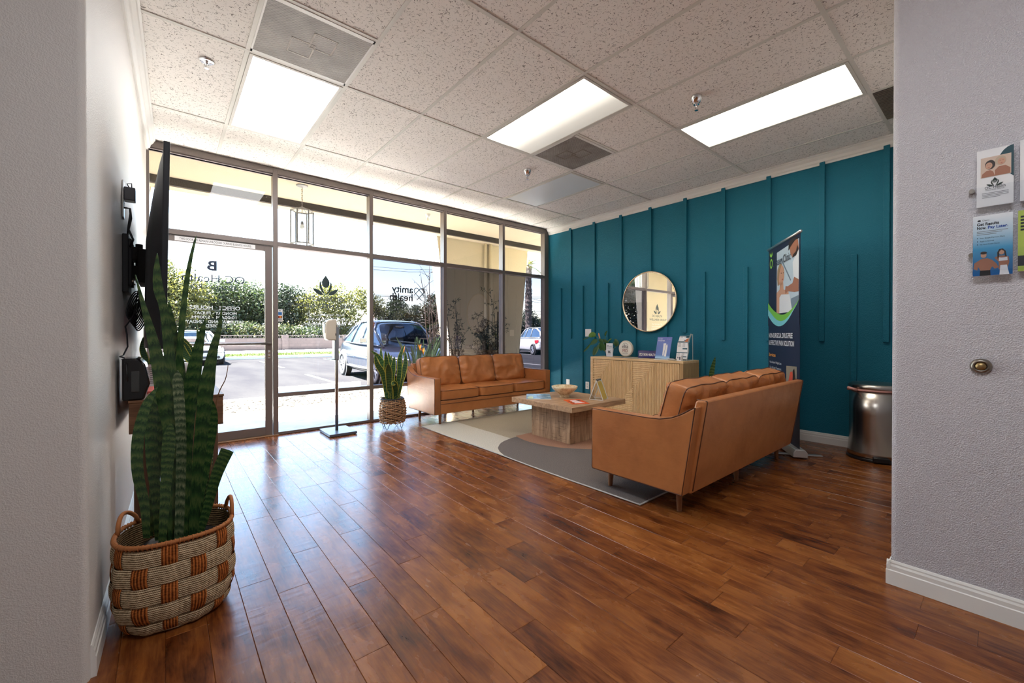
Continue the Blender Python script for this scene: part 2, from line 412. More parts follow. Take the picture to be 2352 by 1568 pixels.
# ---- crown and base mouldings
crp = [(0, 0), (0.012, 0), (0.016, 0.016), (0.028, 0.026), (0.034, 0.05), (0.052, 0.068), (0.058, 0.082), (0.068, 0.086), (0.068, 0.1), (0, 0.1)]
def moulding(name, path, prof, z, side, label, mat=TRIM):
    """prof (out, up) swept along a straight run path a->b; side = +1/-1 outward normal"""
    a, b = Vector(path[0]), Vector(path[1]); t_ = (b - a).normalized(); nrm = Vector((-t_.y, t_.x, 0)) * side
    P_ = [a + nrm * o_ + Vector((0, 0, z + u_)) for o_, u_ in prof]
    m_ = MB(); m_.prism(P_, b - a); return struct(m_.build(name, mat), label)
zc0 = ZC - 0.1
moulding('trim_1', ((xl(-2.45), -2.45, 0), (xl(YW), YW, 0)), crp, zc0, -1, 'white crown moulding along the left wall')
moulding('trim_2', ((XT, -4.0, 0), (XT, YW - 0.02, 0)), crp, zc0, 1, 'white crown moulding above the teal wall')
moulding('trim_3', ((XT, -4.0, 0), (XS - .0, -4.0, 0)), crp, zc0, -1, 'white crown moulding on the partition end')
bbp = [(0, 0), (0.014, 0), (0.014, 0.062), (0.011, 0.066), (0.011, 0.082), (0.007, 0.090), (0.007, 0.096), (0.003, 0.104), (0, 0.105)]
moulding('baseboard_left', ((xl(-2.45), -2.45, 0), (xl(YW), YW, 0)), bbp, 0, -1, 'white baseboard along the left wall')
moulding('baseboard_right', ((XT, -4.0, 0), (XT, YW, 0)), bbp, 0, 1, 'white baseboard below the teal wall')
moulding('baseboard_near', ((XS, -7.0, 0), (XS, -4.0 + 0.012, 0)), bbp, 0, 1, 'white stepped baseboard of the right partition')
moulding('baseboard_partition', ((XT, -4.0, 0), (XS - 0.012, -4.0, 0)), bbp, 0, -1, 'white baseboard on the hidden end of the partition')

# ---- storefront: one glazed bay each, frame with panes as parts
GL = glassm('clear_window_glass', (0.95, 0.96, 0.96, 1), 0.0, 1.0)
TG = glassm('film_tinted_window_glass', (0.145, 0.142, 0.172, 1), 0.0, 2.0)
MX = [0.09, 1.1475, 2.2065, 3.2693, 4.3314, 5.2526]; MW = 0.046; D0, D1 = YW, YW + 0.10
ZH, ZT1, ZT0, ZM1, ZM0, ZS = 2.846, 2.104, 2.060, 0.457, 0.412, 0.030
labels = ['', 'glazed transom bay over the entrance door', 'tall clear glazed bay with lotus logo decal', 'tinted glazed bay behind the small snake plant', 'tinted glazed bay behind the middle of the far sofa', 'narrow tinted glazed bay beside the teal wall']
def pane(mb, x0, x1, z0, z1, y=YW + 0.05): mb.add([(x0, y, z0), (x1, y, z0), (x1, y, z1), (x0, y, z1)], [(0, 1, 2, 3)])
for b in range(1, 6):
    x0, x1 = MX[b - 1], MX[b]; mb = MB()
    mb.box((x1 - MW, D0, 0 if b < 6 else 0), (x1, D1, ZC))
    xa, xb = x0, x1 - MW
    mb.box((xa, D0, ZH), (xb, D1, ZC)); mb.box((xa, D0 + .012, ZH - .012), (xb, D1 - .012, ZH)); mb.box((xa, D0, ZT0), (xb, D1, ZT1))
    for zz in (ZH - .012, ZT1): mb.box((xa, D0 + .03, zz), (xb, D0 + .07, zz + .012))
    if b == 1: mb.box((0.04, D0, 0), (x0, D1, ZC))
    if b == 5: mb.box((x1, D0, 0), (XT, D1, ZC))
    if b > 1: mb.box((xa, D0, ZM0), (xb, D1, ZM1)); mb.box((xa, D0, 0), (xb, D1, ZS))
    f_ = struct(mb.build('window_%d' % b, ALU, bevel=0.0015, seg=1), labels[b])
    g = MB(); pane(g, xa, xb, ZT1, ZH - .012); g.build('glass_pane', GL, f_)
    if b > 1:
        g = MB(); pane(g, xa, xb, ZM1, ZT0); g.build('glass_pane', TG if b > 2 else GL, f_)
        g = MB(); pane(g, xa, xb, ZS, ZM0); g.build('glass_pane', GL, f_)
# entrance door
mb = MB(); dx0, dx1 = 0.10, 1.094; yd0, yd1 = YW + .02, YW + .065
mb.box((dx0, yd0, 0.012), (dx0 + .06, yd1, 2.055)); mb.box((dx1 - .066, yd0, 0.012), (dx1, yd1, 2.055)); mb.box((dx0 + .06, yd0, 2.0), (dx1 - .066, yd1, 2.055)); mb.box((dx0 + .06, yd0, 0.012), (dx1 - .066, yd1, 0.10))
door = struct(mb.build('door_1', ALU, bevel=0.0015, seg=1), 'bronze framed glass entrance door with push bar')
g = MB(); pane(g, dx0 + .06, dx1 - .066, 0.10, 2.0, YW + .043); g.build('glass_pane', GL, door)
g = MB(); g.tube([(dx0 + .03, yd0 - .045, 1.0), (dx1 - .03, yd0 - .045, 1.0)], 0.013, 12); g.box((dx0 + .02, yd0 - .045, .985), (dx0 + .05, yd0, 1.015)); g.box((dx1 - .045, yd0 - .045, .985), (dx1 - .015, yd0, 1.015)); g.build('push_bar', flat('worn_steel', srgb(130, 126, 124), 0.4, 0.7), door, smooth=True)
g = MB(); g.box((dx1 - .045, yd0 - .004, .84), (dx1 - .02, yd0, .93)); g.lathe([(0.0, 0), (0.013, 0), (0.013, 0.012), (0.0, 0.014)], M=Matrix.Translation((dx1 - .033, yd0 - .003, .905)) @ Matrix.Rotation(PI / 2, 4, 'X')); g.lathe([(0.0, 0), (0.010, 0), (0.010, 0.01), (0.0, 0.012)], M=Matrix.Translation((dx1 - .033, yd0 - .003, .865)) @ Matrix.Rotation(PI / 2, 4, 'X')); g.build('lock', CHROME, door)
mb = MB(); mb.box((0.09, YW - .03, 0), (1.147, YW + .1, .010)); struct(mb.build('trim_4', flat('threshold', srgb(150, 118, 92), 0.5, 0.3), bevel=.003), 'worn metal threshold of the entrance door')
mb = MB(); mb.box((1.147, YW - .02, 0), (XT, YW, .010)); struct(mb.build('trim_5', wood('threshold_wood', srgb(60, 34, 26), srgb(92, 52, 38), 0), bevel=.003), 'thin dark wood strip below the windows')
# ================================================================ CEILING FIXTURES
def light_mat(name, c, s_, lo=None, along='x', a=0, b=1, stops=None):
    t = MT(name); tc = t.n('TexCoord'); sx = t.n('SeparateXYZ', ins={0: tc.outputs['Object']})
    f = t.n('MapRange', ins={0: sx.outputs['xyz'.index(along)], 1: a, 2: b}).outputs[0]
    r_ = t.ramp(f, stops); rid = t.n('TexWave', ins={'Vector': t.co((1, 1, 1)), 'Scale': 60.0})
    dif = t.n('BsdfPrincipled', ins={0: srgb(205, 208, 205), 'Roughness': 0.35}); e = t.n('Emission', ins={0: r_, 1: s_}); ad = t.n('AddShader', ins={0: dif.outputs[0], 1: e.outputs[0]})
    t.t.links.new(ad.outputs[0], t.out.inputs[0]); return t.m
def ceiling_light(i, j0, label, mat):
    x0, x1 = i * U + .014, (i + 1) * U - .014; y0, y1 = -(j0 + 1) * 2 * U + .014, -j0 * 2 * U - .014
    o = thing('ceiling_light', label, 'ceiling light', ((x0 + x1) / 2, (y0 + y1) / 2, ZC), group=None)
    a, b = (x1 - x0) / 2, (y1 - y0) / 2; m = MB(); w_ = .022
    m.box((-a, -b, -.006), (-a + w_, b, .003)); m.box((a - w_, -b, -.006), (a, b, .003)); m.box((-a + w_, -b, -.006), (a - w_, -b + w_, .003)); m.box((-a + w_, b - w_, -.006), (a - w_, b, .003))
    m.build('light_frame', flat('light_frame_' + str(i), srgb(214, 212, 204), 0.4), o, bevel=.001, seg=1)
    m = MB(); m.add([(-a + w_, -b + w_, -.001), (a - w_, -b + w_, -.001), (a - w_, b - w_, -.001), (-a + w_, b - w_, -.001)], [(0, 3, 2, 1)]); m.build('diffuser', mat, o, fix=False)
    return o
LW = (1.0, 0.93, 0.80)
def st_(a): return [(p_, (LW[0] * k, LW[1] * k, LW[2] * k, 1)) for p_, k in a]
ceiling_light(1, 0, 'bright white rectangular ceiling light beside the left sprinkler', light_mat('diffuser_bright', LW, 2.7, stops=[(0, (1, 1, 1, 1)), (1, (1, 1, 1, 1))]))
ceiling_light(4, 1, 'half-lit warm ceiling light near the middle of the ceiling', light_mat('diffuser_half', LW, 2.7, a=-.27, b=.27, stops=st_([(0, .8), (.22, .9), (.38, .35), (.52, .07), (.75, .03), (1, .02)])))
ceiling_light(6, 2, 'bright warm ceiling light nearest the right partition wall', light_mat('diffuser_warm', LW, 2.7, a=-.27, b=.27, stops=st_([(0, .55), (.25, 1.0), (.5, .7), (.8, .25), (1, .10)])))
t = MT('diffuser_off'); t.pr(Base_Color=srgb(226, 234, 238), Roughness=0.38, Specular_IOR_Level=0.6); ceiling_light(6, 0, 'unlit pale blue ceiling light above the far sofa', t.m)
fill_mat = light_mat('diffuser_fill', LW, 3.0, stops=[(0, (.95, .97, 1, 1)), (1, (.95, .97, 1, 1))])
ceiling_light(1, 3, 'added fill light shaped as a ceiling fixture, out of view by the camera', fill_mat)  # unseen fixture added as fill to brighten the near walls

t = MT('perforated_metal'); co = t.co((1, 1, .001)); v = t.n('TexVoronoi', ins={'Vector': t.n('Mapping', ins={0: co, 2: (0, 0, .785)}).outputs[0], 'Scale': 125.0, 'Randomness': 0.0})
hole = t.math('LESS_THAN', v.outputs[0], 0.36); dirt = t.noise(co, 5, 4, 0.6)
t.pr(Base_Color=t.mix(hole, t.ramp(dirt.outputs[0], [(0.35, srgb(150, 140, 132)), (0.65, srgb(186, 178, 170))]), (0.06, .05, .045, 1)), Roughness=0.5)
PERF = t.m
def vent(i, label, dusty):
    o = thing('ceiling_vent', label, 'air vent', (i * U + U / 2, -1.219 - U / 2, ZC)); a = U / 2 - .012
    m = MB(); w_ = .03
    for s_ in (-1, 1):
        m.box((-a, min(s_ * a, s_ * (a - w_)), -.004), (a, max(s_ * a, s_ * (a - w_)), .003))
        m.box((min(s_ * a, s_ * (a - .01)), -a, -.004), (max(s_ * a, s_ * (a - .01)), a, .003))
    m.build('vent_frame', TRIM, o)
    m = MB(); m.box((-a + .01, -a + w_, -.003), (a - .01, a - w_, .002)); m.build('perforated_plate', PERF, o)
    # deflector ghost behind the plate shows as a paler offset cross of two rectangles
    m = MB()
    for (x0, y0, x1, y1) in ((-.12, -.02, .02, .14), (-.02, -.14, .12, .02)):
        for q in ((x0, y0, x1, y0 + .010), (x0, y1 - .010, x1, y1), (x0, y0, x0 + .010, y1), (x1 - .010, y0, x1, y1)): m.box((q[0], q[1], -.0042), (q[2], q[3], -.003))
    t = MT('deflector_' + str(i)); c = srgb(224, 218, 210) if not dusty else srgb(150, 140, 128); p_ = t.n('BsdfPrincipled', ins={0: c, 'Roughness': .6}); tr = t.n('BsdfTransparent'); v = t.n('TexVoronoi', ins={'Vector': t.co(), 'Scale': 125.0, 'Randomness': 0.0})
    mx = t.n('MixShader', ins={0: t.math('MULTIPLY', t.math('GREATER_THAN', v.outputs[0], .3), .75), 1: tr.outputs[0], 2: p_.outputs[0]}); t.t.links.new(mx.outputs[0], t.out.inputs[0])
    m.build('deflector', t.m, o); return o
vent(1, 'large perforated ceiling vent touching the bright left ceiling light', False)
vent(5, 'dusty perforated ceiling vent beside the half-lit ceiling light', True)
o = thing('ceiling_vent', 'dark slotted ceiling vent by the right partition wall', 'air vent', (7.5 * U, -3.96, ZC)); a = U / 2 - .014
m = MB(); m.box((-a, -a, -.002), (a, a, .002)); m.build('vent_backing', BLACKM, o)
m = MB()
for k in range(22): x = -a + .012 + k * (2 * a - .024) / 21; m.box((x - .004, -a, -.008), (x + .004, a, -.002))
m.build('louvre', flat('louvre_paint', srgb(120, 112, 100), .5), o)

def sprinkler(x, y, z, label, flush=False, par_mat=CHROME):
    o = thing('fire_sprinkler', label, 'sprinkler', (x, y, z), group=None)
    m = MB()
    if flush:
        m.lathe([(0.012, -.004), (.036, -.006), (.043, -.003), (.043, 0)], n=28); m.build('escutcheon', CHROME, o, smooth=True)
        m = MB(); m.cyl((0, 0, -.002), (0, 0, -.02), .006); 
    else:
        m.lathe([(.041, 0), (.040, -.004), (.026, -.052), (.0, -.052)], n=28); m.build('escutcheon', par_mat, o, smooth=True)
        m = MB(); m.cyl((0, 0, -.05), (0, 0, -.062), .021); m.cyl((0, 0, -.06), (0, 0, -.075), .009)
    z0 = -.02 if flush else -.075
    m.tube([(.009, 0, z0), (.013, 0, z0 - .012), (.004, 0, z0 - .028)], .0025, 6); m.tube([(-.009, 0, z0), (-.013, 0, z0 - .012), (-.004, 0, z0 - .028)], .0025, 6)
    m.cyl((0, 0, z0), (0, 0, z0 - .027), .003, n=8); m.lathe([(0, -.001), (.014, -.001), (.014, .001), (0, .001)], (0, 0, z0 - .029), 14)
    m.build('sprinkler_head', par_mat, o); return o
sprinkler(0.418, -0.923, ZC, 'flush chrome sprinkler with round plate left of the bright light', True)
sprinkler(3.309, -2.802, ZC, 'cone shaped chrome sprinkler beside the warm right ceiling light')
sprinkler(3.265, -0.933, ZC, 'cone shaped chrome sprinkler near the unlit far ceiling light')
# ================================================================ SOFAS
LEA = leather('tan_leather', (0.45, 0.17, 0.055, 1)); LEA2 = leather('tan_leather_cushion', (0.48, 0.178, 0.055, 1), .014)
PIPE = flat('dark_leather_piping', (0.10, 0.035, 0.016, 1), 0.45); WALN = wood('walnut_leg', (0.16, 0.06, 0.022), (0.30, 0.125, 0.05), 2, 2)
def cushion(c, sx, sy, sz, seed=0, edge=0.05, bulge=0.25, wr=0.006, n=22, rot=None, sag=0.0):
    """soft box cushion: sx,sy,sz full sizes, bulging on its two big faces (along local z)"""
    b = bmesh.new(); bmesh.ops.create_cube(b, size=2)
    bmesh.ops.subdivide_edges(b, edges=b.edges, cuts=n, use_grid_fill=True)
    vs = []
    for v in b.verts:
        x, y, z = v.co
        # rounded square footprint
        k = 0.93 + 0.07 * (1 - abs(x * y) ** 6)
        px_, py_ = x * k, y * k
        fx, fy = 1 - abs(x) ** 5, 1 - abs(y) ** 5
        th = (1 - bulge) + bulge * (max(0, fx * fy)) ** 0.55
        pinch = 1 - 0.035 * (1 - abs(z) ** 2) * 0
        X = px_ * sx / 2 * (1 + 0.012 * (1 - z * z)); Y = py_ * sy / 2 * (1 + 0.012 * (1 - z * z)); Z = z * th * sz / 2
        e = min(1, max(0, 1 - max(abs(x), abs(y)) ** 8))
        q = Vector((X * 5 + seed * 7.3, Y * 5, seed * 1.7 + z))
        w1 = noise.noise(q * 1.0) * wr * 1.6 + (1 - abs(noise.noise(q * Vector((2.2, 1.0, 1)) + Vector((3, 1, 0))))) ** 6 * wr * 0.9
        # gathers running in from the seam
        g_ = math.sin((x * 17 if abs(y) > abs(x) else y * 15) + seed) * wr * 0.5 * max(0, (max(abs(x), abs(y)) - 0.62)) * 2.2 * min(1, (1 - max(abs(x), abs(y))) * 12)
        Z += (w1 * e + g_) * (1 if z > 0 else -1) * (abs(z) > .5)
        if sag: Y -= sag * (y > 0) * (1 - (abs(x)) ** 2) * y * (noise.noise(Vector((x * 2.0 + seed, seed, 0))) * .8 + .3)
        vs.append(Vector((X, Y, Z)))
    M_ = Matrix.Translation(c) @ (rot or Matrix.Identity(4))
    m = MB(); b.verts.ensure_lookup_table(); m.add([M_ @ v for v in vs], [tuple(q.index for q in f.verts) for f in b.faces]); b.free()
    # piping paths round the two big faces
    pip = MB()
    for s_ in (1, -1):
        pts = []; N = 56
        for k in range(N):
            a = 2 * PI * k / N; cx_, sy_ = math.cos(a), math.sin(a); p_ = 9
            r_ = (abs(cx_) ** p_ + abs(sy_) ** p_) ** (-1 / p_); x, y = cx_ * r_ * 1.003, sy_ * r_ * 1.003
            Yy = y * sy / 2
            if sag: Yy -= sag * (y > 0) * (1 - abs(x) ** 2) * y * (noise.noise(Vector((x * 2.0 + seed, seed, 0))) * .8 + .3)
            pts.append(M_ @ Vector((x * sx / 2, Yy, s_ * (1 - bulge) * sz / 2)))
        pip.tube(pts, 0.0035, 6, close=True)
    return m, pip
SL = 1.92; SH0 = 0.14
def arm_profile():
    top = [(0.0, .578), (.10, .577), (.30, .577), (.45, .578), (.54, .583), (.62, .603), (.68, .632), (.73, .664), (.765, .682)]
    return [(0.0, SH0 + .01), (0.006, SH0)] + [(.685, SH0)] + [(.765, .682)] + top[:-1][::-1]
def make_sofa(label, loc, rz):
    """local frame: x along the length, front at y=0, back toward +y"""
    o = thing('leather_sofa', label, 'sofa', loc, rz)
    TH = .082
    for x0, sgn in ((0, -1), (SL - TH, 1)):
        m = MB(); pr = arm_profile(); m.prism([(x0, y, z) for y, z in pr], (TH, 0, 0))
        a_ = m.build('sofa_arm', LEA, o, bevel=.012, seg=3)
        xo = x0 - .0005 if sgn < 0 else x0 + TH + .0005
        for xx in ((xo, x0 + TH + .0005) if sgn < 0 else (xo, x0 - .0005)):
            m = MB(); xi = xx + (.006 if xx <= x0 else -.006); cx_, cy_ = .38, .36
            m.tube([(xi + (-.004 if xx <= x0 else .004), y + (.006 if y < cy_ else -.006), z + (.005 if z < cy_ else -.005)) for y, z in arm_profile()], .0032, 6, close=True)
            m.build('piping', PIPE, a_, smooth=True)
    # back panel, leaning backwards, slightly higher than the arm tops
    m = MB(); m.prism([(TH - .01, .665, SH0), (TH - .01, .70, SH0), (TH - .01, .79, .70), (TH - .01, .785, .712), (TH - .01, .735, .712), (TH - .01, .725, .70), (TH - .01, .60, SH0 + .12)], (SL - 2 * TH + .02, 0, 0))
    m.build('back_panel', LEA, o, bevel=.012, seg=3)
    m = MB()
    for xx in (TH + .002, SL - TH - .002):
     m = MB(); m.tube([(xx, .7045 + .09 * k / 6 * .985, SH0 + .02 + (.545 * k / 6)) for k in range(7)] + [(xx, .79, .708), (xx, .73, .7135)], .0032, 6); m.build('back_seam', PIPE, o, smooth=True)
    m = MB(); m.box((TH - .004, .008, SH0 + .004), (SL - TH + .004, .66, .302))
    m.build('seat_frame', LEA, o, bevel=.008, seg=2)
    m = MB(); m.tube([(TH, .006, .262), (SL - TH, .006, .262)], .003, 6); m.build('frame_piping', PIPE, o)
    W = (SL - 2 * TH) / 3
    for k in range(3):
        cx_ = TH + W * (k + .5)
        m, pp = cushion((cx_, .305, .365), W - .004, .60, .128, seed=k + 1, bulge=.16, wr=.004)
        c_ = m.build('seat_cushion', LEA2, o, smooth=True); pp.build('cushion_piping', PIPE, c_, smooth=True)
        rot = Matrix.Rotation(math.radians(90 - 15), 4, 'X')
        m, pp = cushion((cx_, .555 - .01 * (k == 1), .60), W - .002, .40, .19, seed=k + 5, bulge=.42, wr=.021, rot=rot, sag=.012)
        c_ = m.build('back_cushion', LEA2, o, smooth=True); pp.build('cushion_piping', PIPE, c_, smooth=True)
    for x in (.12, SL / 2, SL - .12):
        for y in (.085, .60):
            if x == SL / 2 and y < .1: continue
            m = MB(); dx = 0; m.cyl((x, y, SH0 + .006), (x + (.006 if x > 1 else -.006) * (x != SL / 2), y - .004 if y < .1 else y + .004, .0), .021, .0145, 18); m.build('leg', WALN, o, smooth=False, bevel=.001, seg=1)
    return o
s1 = make_sofa('tan leather three-seat sofa below the windows', (2.635, 0.0, 0.0), 0)
s1.location.z = 0.0
s2 = dup(s1, (2.545 + SL, -2.415, 0.0), PI, 'tan leather three-seat sofa in the foreground, its back to the trash can')

# ================================================================ RUG
def rug():
    X0, X1, Y0, Y1, H = 2.53, 4.82, -2.82, 0.125, .013
    t = MT('rug_pile'); co = t.co(); sx = t.n('SeparateXYZ', ins={0: co}); x, y = sx.outputs[0], sx.outputs[1]
    ns = t.noise(co, 6, 3); jit = t.math('MULTIPLY', t.math('SUBTRACT', ns.outputs[0], .5), .015)
    def circ(cx_, cy_, r_): # 1 inside
        dx = t.math('SUBTRACT', x, cx_); dy = t.math('SUBTRACT', y, cy_); d = t.math('SQRT', t.math('ADD', t.math('MULTIPLY', dx, dx), t.math('MULTIPLY', dy, dy)))
        return t.math('LESS_THAN', t.math('ADD', d, jit), r_)
    ivory, beige, grey, terra = srgb(244, 236, 220), srgb(212, 196, 170), srgb(142, 132, 126), srgb(206, 158, 130)
    f = t.mix(t.math('MULTIPLY', t.math('GREATER_THAN', t.math('ADD', x, jit), 2.97), t.math('GREATER_THAN', y, -1.05)), ivory, beige)
    gm = circ(3.09, -1.55, .565)
    band = t.math('LESS_THAN', y, -.5)
    below = t.math('LESS_THAN', y, -1.55)
    g2 = t.math('MAXIMUM', t.math('MULTIPLY', gm, band), below)
    g2 = t.math('MAXIMUM', g2, t.math('MULTIPLY', t.math('GREATER_THAN', x, 3.09), t.math('LESS_THAN', y, -1.0)))
    f = t.mix(g2, f, grey)
    tm = t.math('MULTIPLY', circ(3.79, -1.22, 0.763), t.math('LESS_THAN', y, -.95))
    f = t.mix(tm, f, terra)
    fz = t.noise(co, 160, 3, .7); f2 = t.noise(co, 420, 2, .7)
    col = t.mix(t.ramp(fz.outputs[0], [(.35, (0, 0, 0)), (.65, (1, 1, 1))]), t.mix(1.0, f, (0.60, .60, .60, 1), 'MULTIPLY'), f)
    t.pr(Base_Color=col, Roughness=.95, Specular_IOR_Level=.1, Normal=t.bump(t.math('ADD', fz.outputs[0], f2.outputs[0]), .9, .006))
    n = 40
    m = MB()
    def fn(u, v):
        xx = X0 + (X1 - X0) * u; yy = Y0 + (Y1 - Y0) * v; e = min(u, 1 - u, v * 1.3, (1 - v) * 1.3)
        z = H if e > .004 else H * .55
        return (xx + .006 * math.sin(yy * 4), yy + .005 * math.sin(xx * 5), z + .001 * noise.noise(Vector((xx * 6, yy * 6, 0))))
    m.grid(fn, 90, 110)
    o = m.build('area_rug', t.m, smooth=True, fix=False)
    tag(o, 'low pile area rug with ivory, grey and terracotta curved areas under the table', 'rug')
    m = MB(); m.tube([fn(u, v) for u, v in [(k / 30, 0) for k in range(31)] + [(1, k / 30) for k in range(1, 31)] + [(1 - k / 30, 1) for k in range(1, 31)] + [(0, 1 - k / 30) for k in range(1, 30)]], .0055, 6, close=True)
    b = m.build('rug_binding', flat('rug_binding', srgb(186, 182, 176), .9), o, smooth=True)
rug()

# ================================================================ COFFEE TABLE
TW = wood('weathered_oak', (0.24, 0.13, 0.065), (0.62, 0.40, 0.23), 0, 1.0, .5, bump=.25)
def rough_wood(name):
    t = MT(name); a = t.noise(t.co((9, 9, 1.2)), 2.2, 7, .65, .8); b = t.noise(t.co((2, 2, 26)), 3, 4, .7, .3); c = t.noise(t.co((1, 1, 1)), 3, 3)
    k = t.math('GREATER_THAN', b.outputs[0], .60)
    f = t.math('SUBTRACT', t.math('ADD', t.math('MULTIPLY', a.outputs[0], .7), t.math('MULTIPLY', c.outputs[0], .3)), t.math('MULTIPLY', t.math('MULTIPLY', k, a.outputs[0]), .16))
    t.pr(Base_Color=t.ramp(f, [(.30, (.13, .075, .042)), (.46, (.38, .24, .14)), (.62, (.62, .42, .26))]), Roughness=.6, Normal=t.bump(f, .5, .003)); return t.m
RW = rough_wood('sawn_oak')
o = thing('coffee_table', 'square weathered wood coffee table with block pedestal on the rug', 'table', (3.53, -1.285, 0))
m = MB(); m.box((-.42, -.44, .362), (.42, .44, .415)); m.build('tabletop', TW, o, bevel=.003)
m = MB(); m.box((-.27, -.28, .0125), (.27, .28, .362)); m.build('pedestal', RW, o, bevel=.003)

# ================================================================ SIDEBOARD
OAK = wood('light_oak_frame', srgb(212, 174, 124), srgb(240, 208, 162), 1, 1.2, .5); OAKV = wood('light_oak_slats', srgb(222, 184, 132), srgb(250, 222, 176), 2, 1.6, .5)
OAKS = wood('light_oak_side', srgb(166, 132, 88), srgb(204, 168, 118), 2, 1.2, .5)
CX0, CX1, CY0, CY1, CZ = 4.885, 5.27, -1.875, -0.485, 0.782
sb = thing('sideboard', 'light oak sideboard with fluted geometric doors against the teal wall', 'cabinet', ((CX0 + CX1) / 2, (CY0 + CY1) / 2, 0))
m = MB(); m.box((CX0 + .02, CY0 + .03, .0), (CX1 - .02, CY1 - .03, .06)); world_part(m, 'plinth', OAKS, sb)
m = MB(); m.box((CX0, CY0, CZ - .030), (CX1, CY1, CZ)); world_part(m, 'top_board', OAK, sb, bevel=.002)
for ya_ in (CY0, CY1 - .04): m = MB(); m.box((CX0, ya_, .05), (CX1 - (.03 if ya_ == CY0 else 0), ya_ + .04, CZ - .030)); world_part(m, 'side_panel', OAK if ya_ != CY0 else OAKS, sb, bevel=.0015)
m = MB(); m.box((CX1 - .03, CY0 - .001, .05), (CX1, CY1, CZ - .03)); world_part(m, 'back_board', OAKS, sb)
m = MB(); m.box((CX0, CY0 + .04, .05), (CX1 - .03, CY1 - .04, .068)); world_part(m, 'bottom_board', OAK, sb)
m = MB(); m.box((CX0 + .03, CY0 + .04, .068), (CX0 + .034, CY1 - .04, CZ - .03)); world_part(m, 'inner_panel', flat('dark_gap', (.02, .013, .008, 1), .8), sb)
dy0, dy1 = CY1 - .044, CY0 + .044; DW = (dy0 - dy1) / 4; dz0, dz1 = .072, CZ - .036; DH = dz1 - dz0
for d in range(4):
    ya_ = dy0 - DW * d - .0015; wd = DW - .003   # u runs from ya_ toward -y
    m = MB(); m.box((CX0 + .013, ya_ - wd, dz0), (CX0 + .030, ya_, dz1))
    def slat(u0, u1, v0, v1, vert):
        """one raised rounded rib"""
        if vert:
            uc, hw = (u0 + u1) / 2, (u1 - u0) / 2 * .66
            P_ = lambda u, x, v: (x, ya_ - u, dz0 + v)
            vs = [P_(uc - hw, CX0 + .013, v0), P_(uc - hw * .6, CX0 + .001, v0), P_(uc + hw * .6, CX0 + .001, v0), P_(uc + hw, CX0 + .013, v0)]
            vs += [(x, y, dz0 + v1) for x, y, z in vs]
        else:
            vc, hw = (v0 + v1) / 2, (v1 - v0) / 2 * .66
            vs = [(CX0 + .013, ya_ - u0, dz0 + vc - hw), (CX0 + .001, ya_ - u0, dz0 + vc - hw * .6), (CX0 + .001, ya_ - u0, dz0 + vc + hw * .6), (CX0 + .013, ya_ - u0, dz0 + vc + hw)]
            vs += [(x, ya_ - u1, z) for x, y, z in vs]
        m.add(vs, [(0, 1, 5, 4), (1, 2, 6, 5), (2, 3, 7, 6), (0, 3, 2, 1), (4, 5, 6, 7), (0, 4, 7, 3)])
    pv, ph = .0205, .0235; nv = int(wd / pv); pv = wd / nv; nh = int(DH / ph); ph = DH / nh
    if d % 2 == 0:   # upper left triangle of horizontal ribs: above the line from (0, vb) to (wd, DH)
        vb = DH * .47
        lim = lambda u: vb + (DH - vb) * u / wd
        for k in range(nv): slat(k * pv, (k + 1) * pv, 0, min(DH, lim((k + .5) * pv)) - .003, True)
        for k in range(nh):
            v_ = (k + .5) * ph
            if v_ > vb + .01:
                ue = wd * (v_ - vb) / (DH - vb) - .005
                if ue > .01: slat(0, ue, k * ph, (k + 1) * ph, False)
    else:            # lower right triangle: below the line from (0, 0) to (wd, vt)
        vt = DH * .50
        for k in range(nv): slat(k * pv, (k + 1) * pv, vt * (k + .5) * pv / wd + .003, DH, True)
        for k in range(nh):
            v_ = (k + .5) * ph
            if v_ < vt - .01:
                us = wd * v_ / vt + .005
                if wd - us > .01: slat(us, wd, k * ph, (k + 1) * ph, False)
    world_part(m, 'door', OAKV, sb)

# ================================================================ MIRROR
mr = thing('round_mirror', 'round wall mirror with thin brass frame above the sideboard', 'mirror', (5.262, -1.180, 1.545))
RX = Matrix.Rotation(-PI / 2, 4, 'Y')
m = MB(); m.lathe([(.404, -.014), (.412, -.010), (.412, .014), (.400, .016), (.400, .006)], M=RX, n=96, cap=False); m.build('mirror_frame', flat('brushed_brass', (0.78, .60, .42, 1), .25, .9), mr, smooth=True)
m = MB(); m.lathe([(0, .005), (.402, .005)], M=RX, n=96); m.build('mirror_glass', flat('silvered_glass', (.93, .94, .93, 1), .005, 1.0), mr)
m = MB(); m.lathe([(0, -.012), (.398, -.012), (.398, .002), (0, .002)], M=RX, n=48); m.box((-.0, -.03, .15), (.018, .03, .2)); m.build('mirror_backing', BLACKM, mr)

# ================================================================ WALL PLATES
def outlet(name, label, x, y, z, n=(-1, 0, 0), w_=.072, h_=.115, blank=False):
    o = thing(name, label, 'wall plate', (x, y, z)); nn = Vector(n); t_ = Vector((0, 0, 1)).cross(nn)
    fr = Fr((0, 0, 0), t_, (0, 0, 1)); m = MB(); fr.box(m, -w_ / 2, -h_ / 2, 0, w_ / 2, h_ / 2, .006); m.build('cover_plate', PLASTW, o, bevel=.002)
    if not blank:
        m = MB()
        for v in (-.022, .022):
            fr.box(m, -.016, v - .014, .006, .016, v + .014, .0075)
        m.build('socket', flat('socket_plastic', srgb(222, 220, 214), .4), o)
        m = MB()
        for v in (-.022, .022):
            for u in (-.007, .007): fr.box(m, u - .0012, v - .002, .0075, u + .0012, v + .008, .0079)
            fr.box(m, -.002, v - .010, .0075, .002, v - .006, .0079)
        m.build('slots', BLACKM, o)
    return o
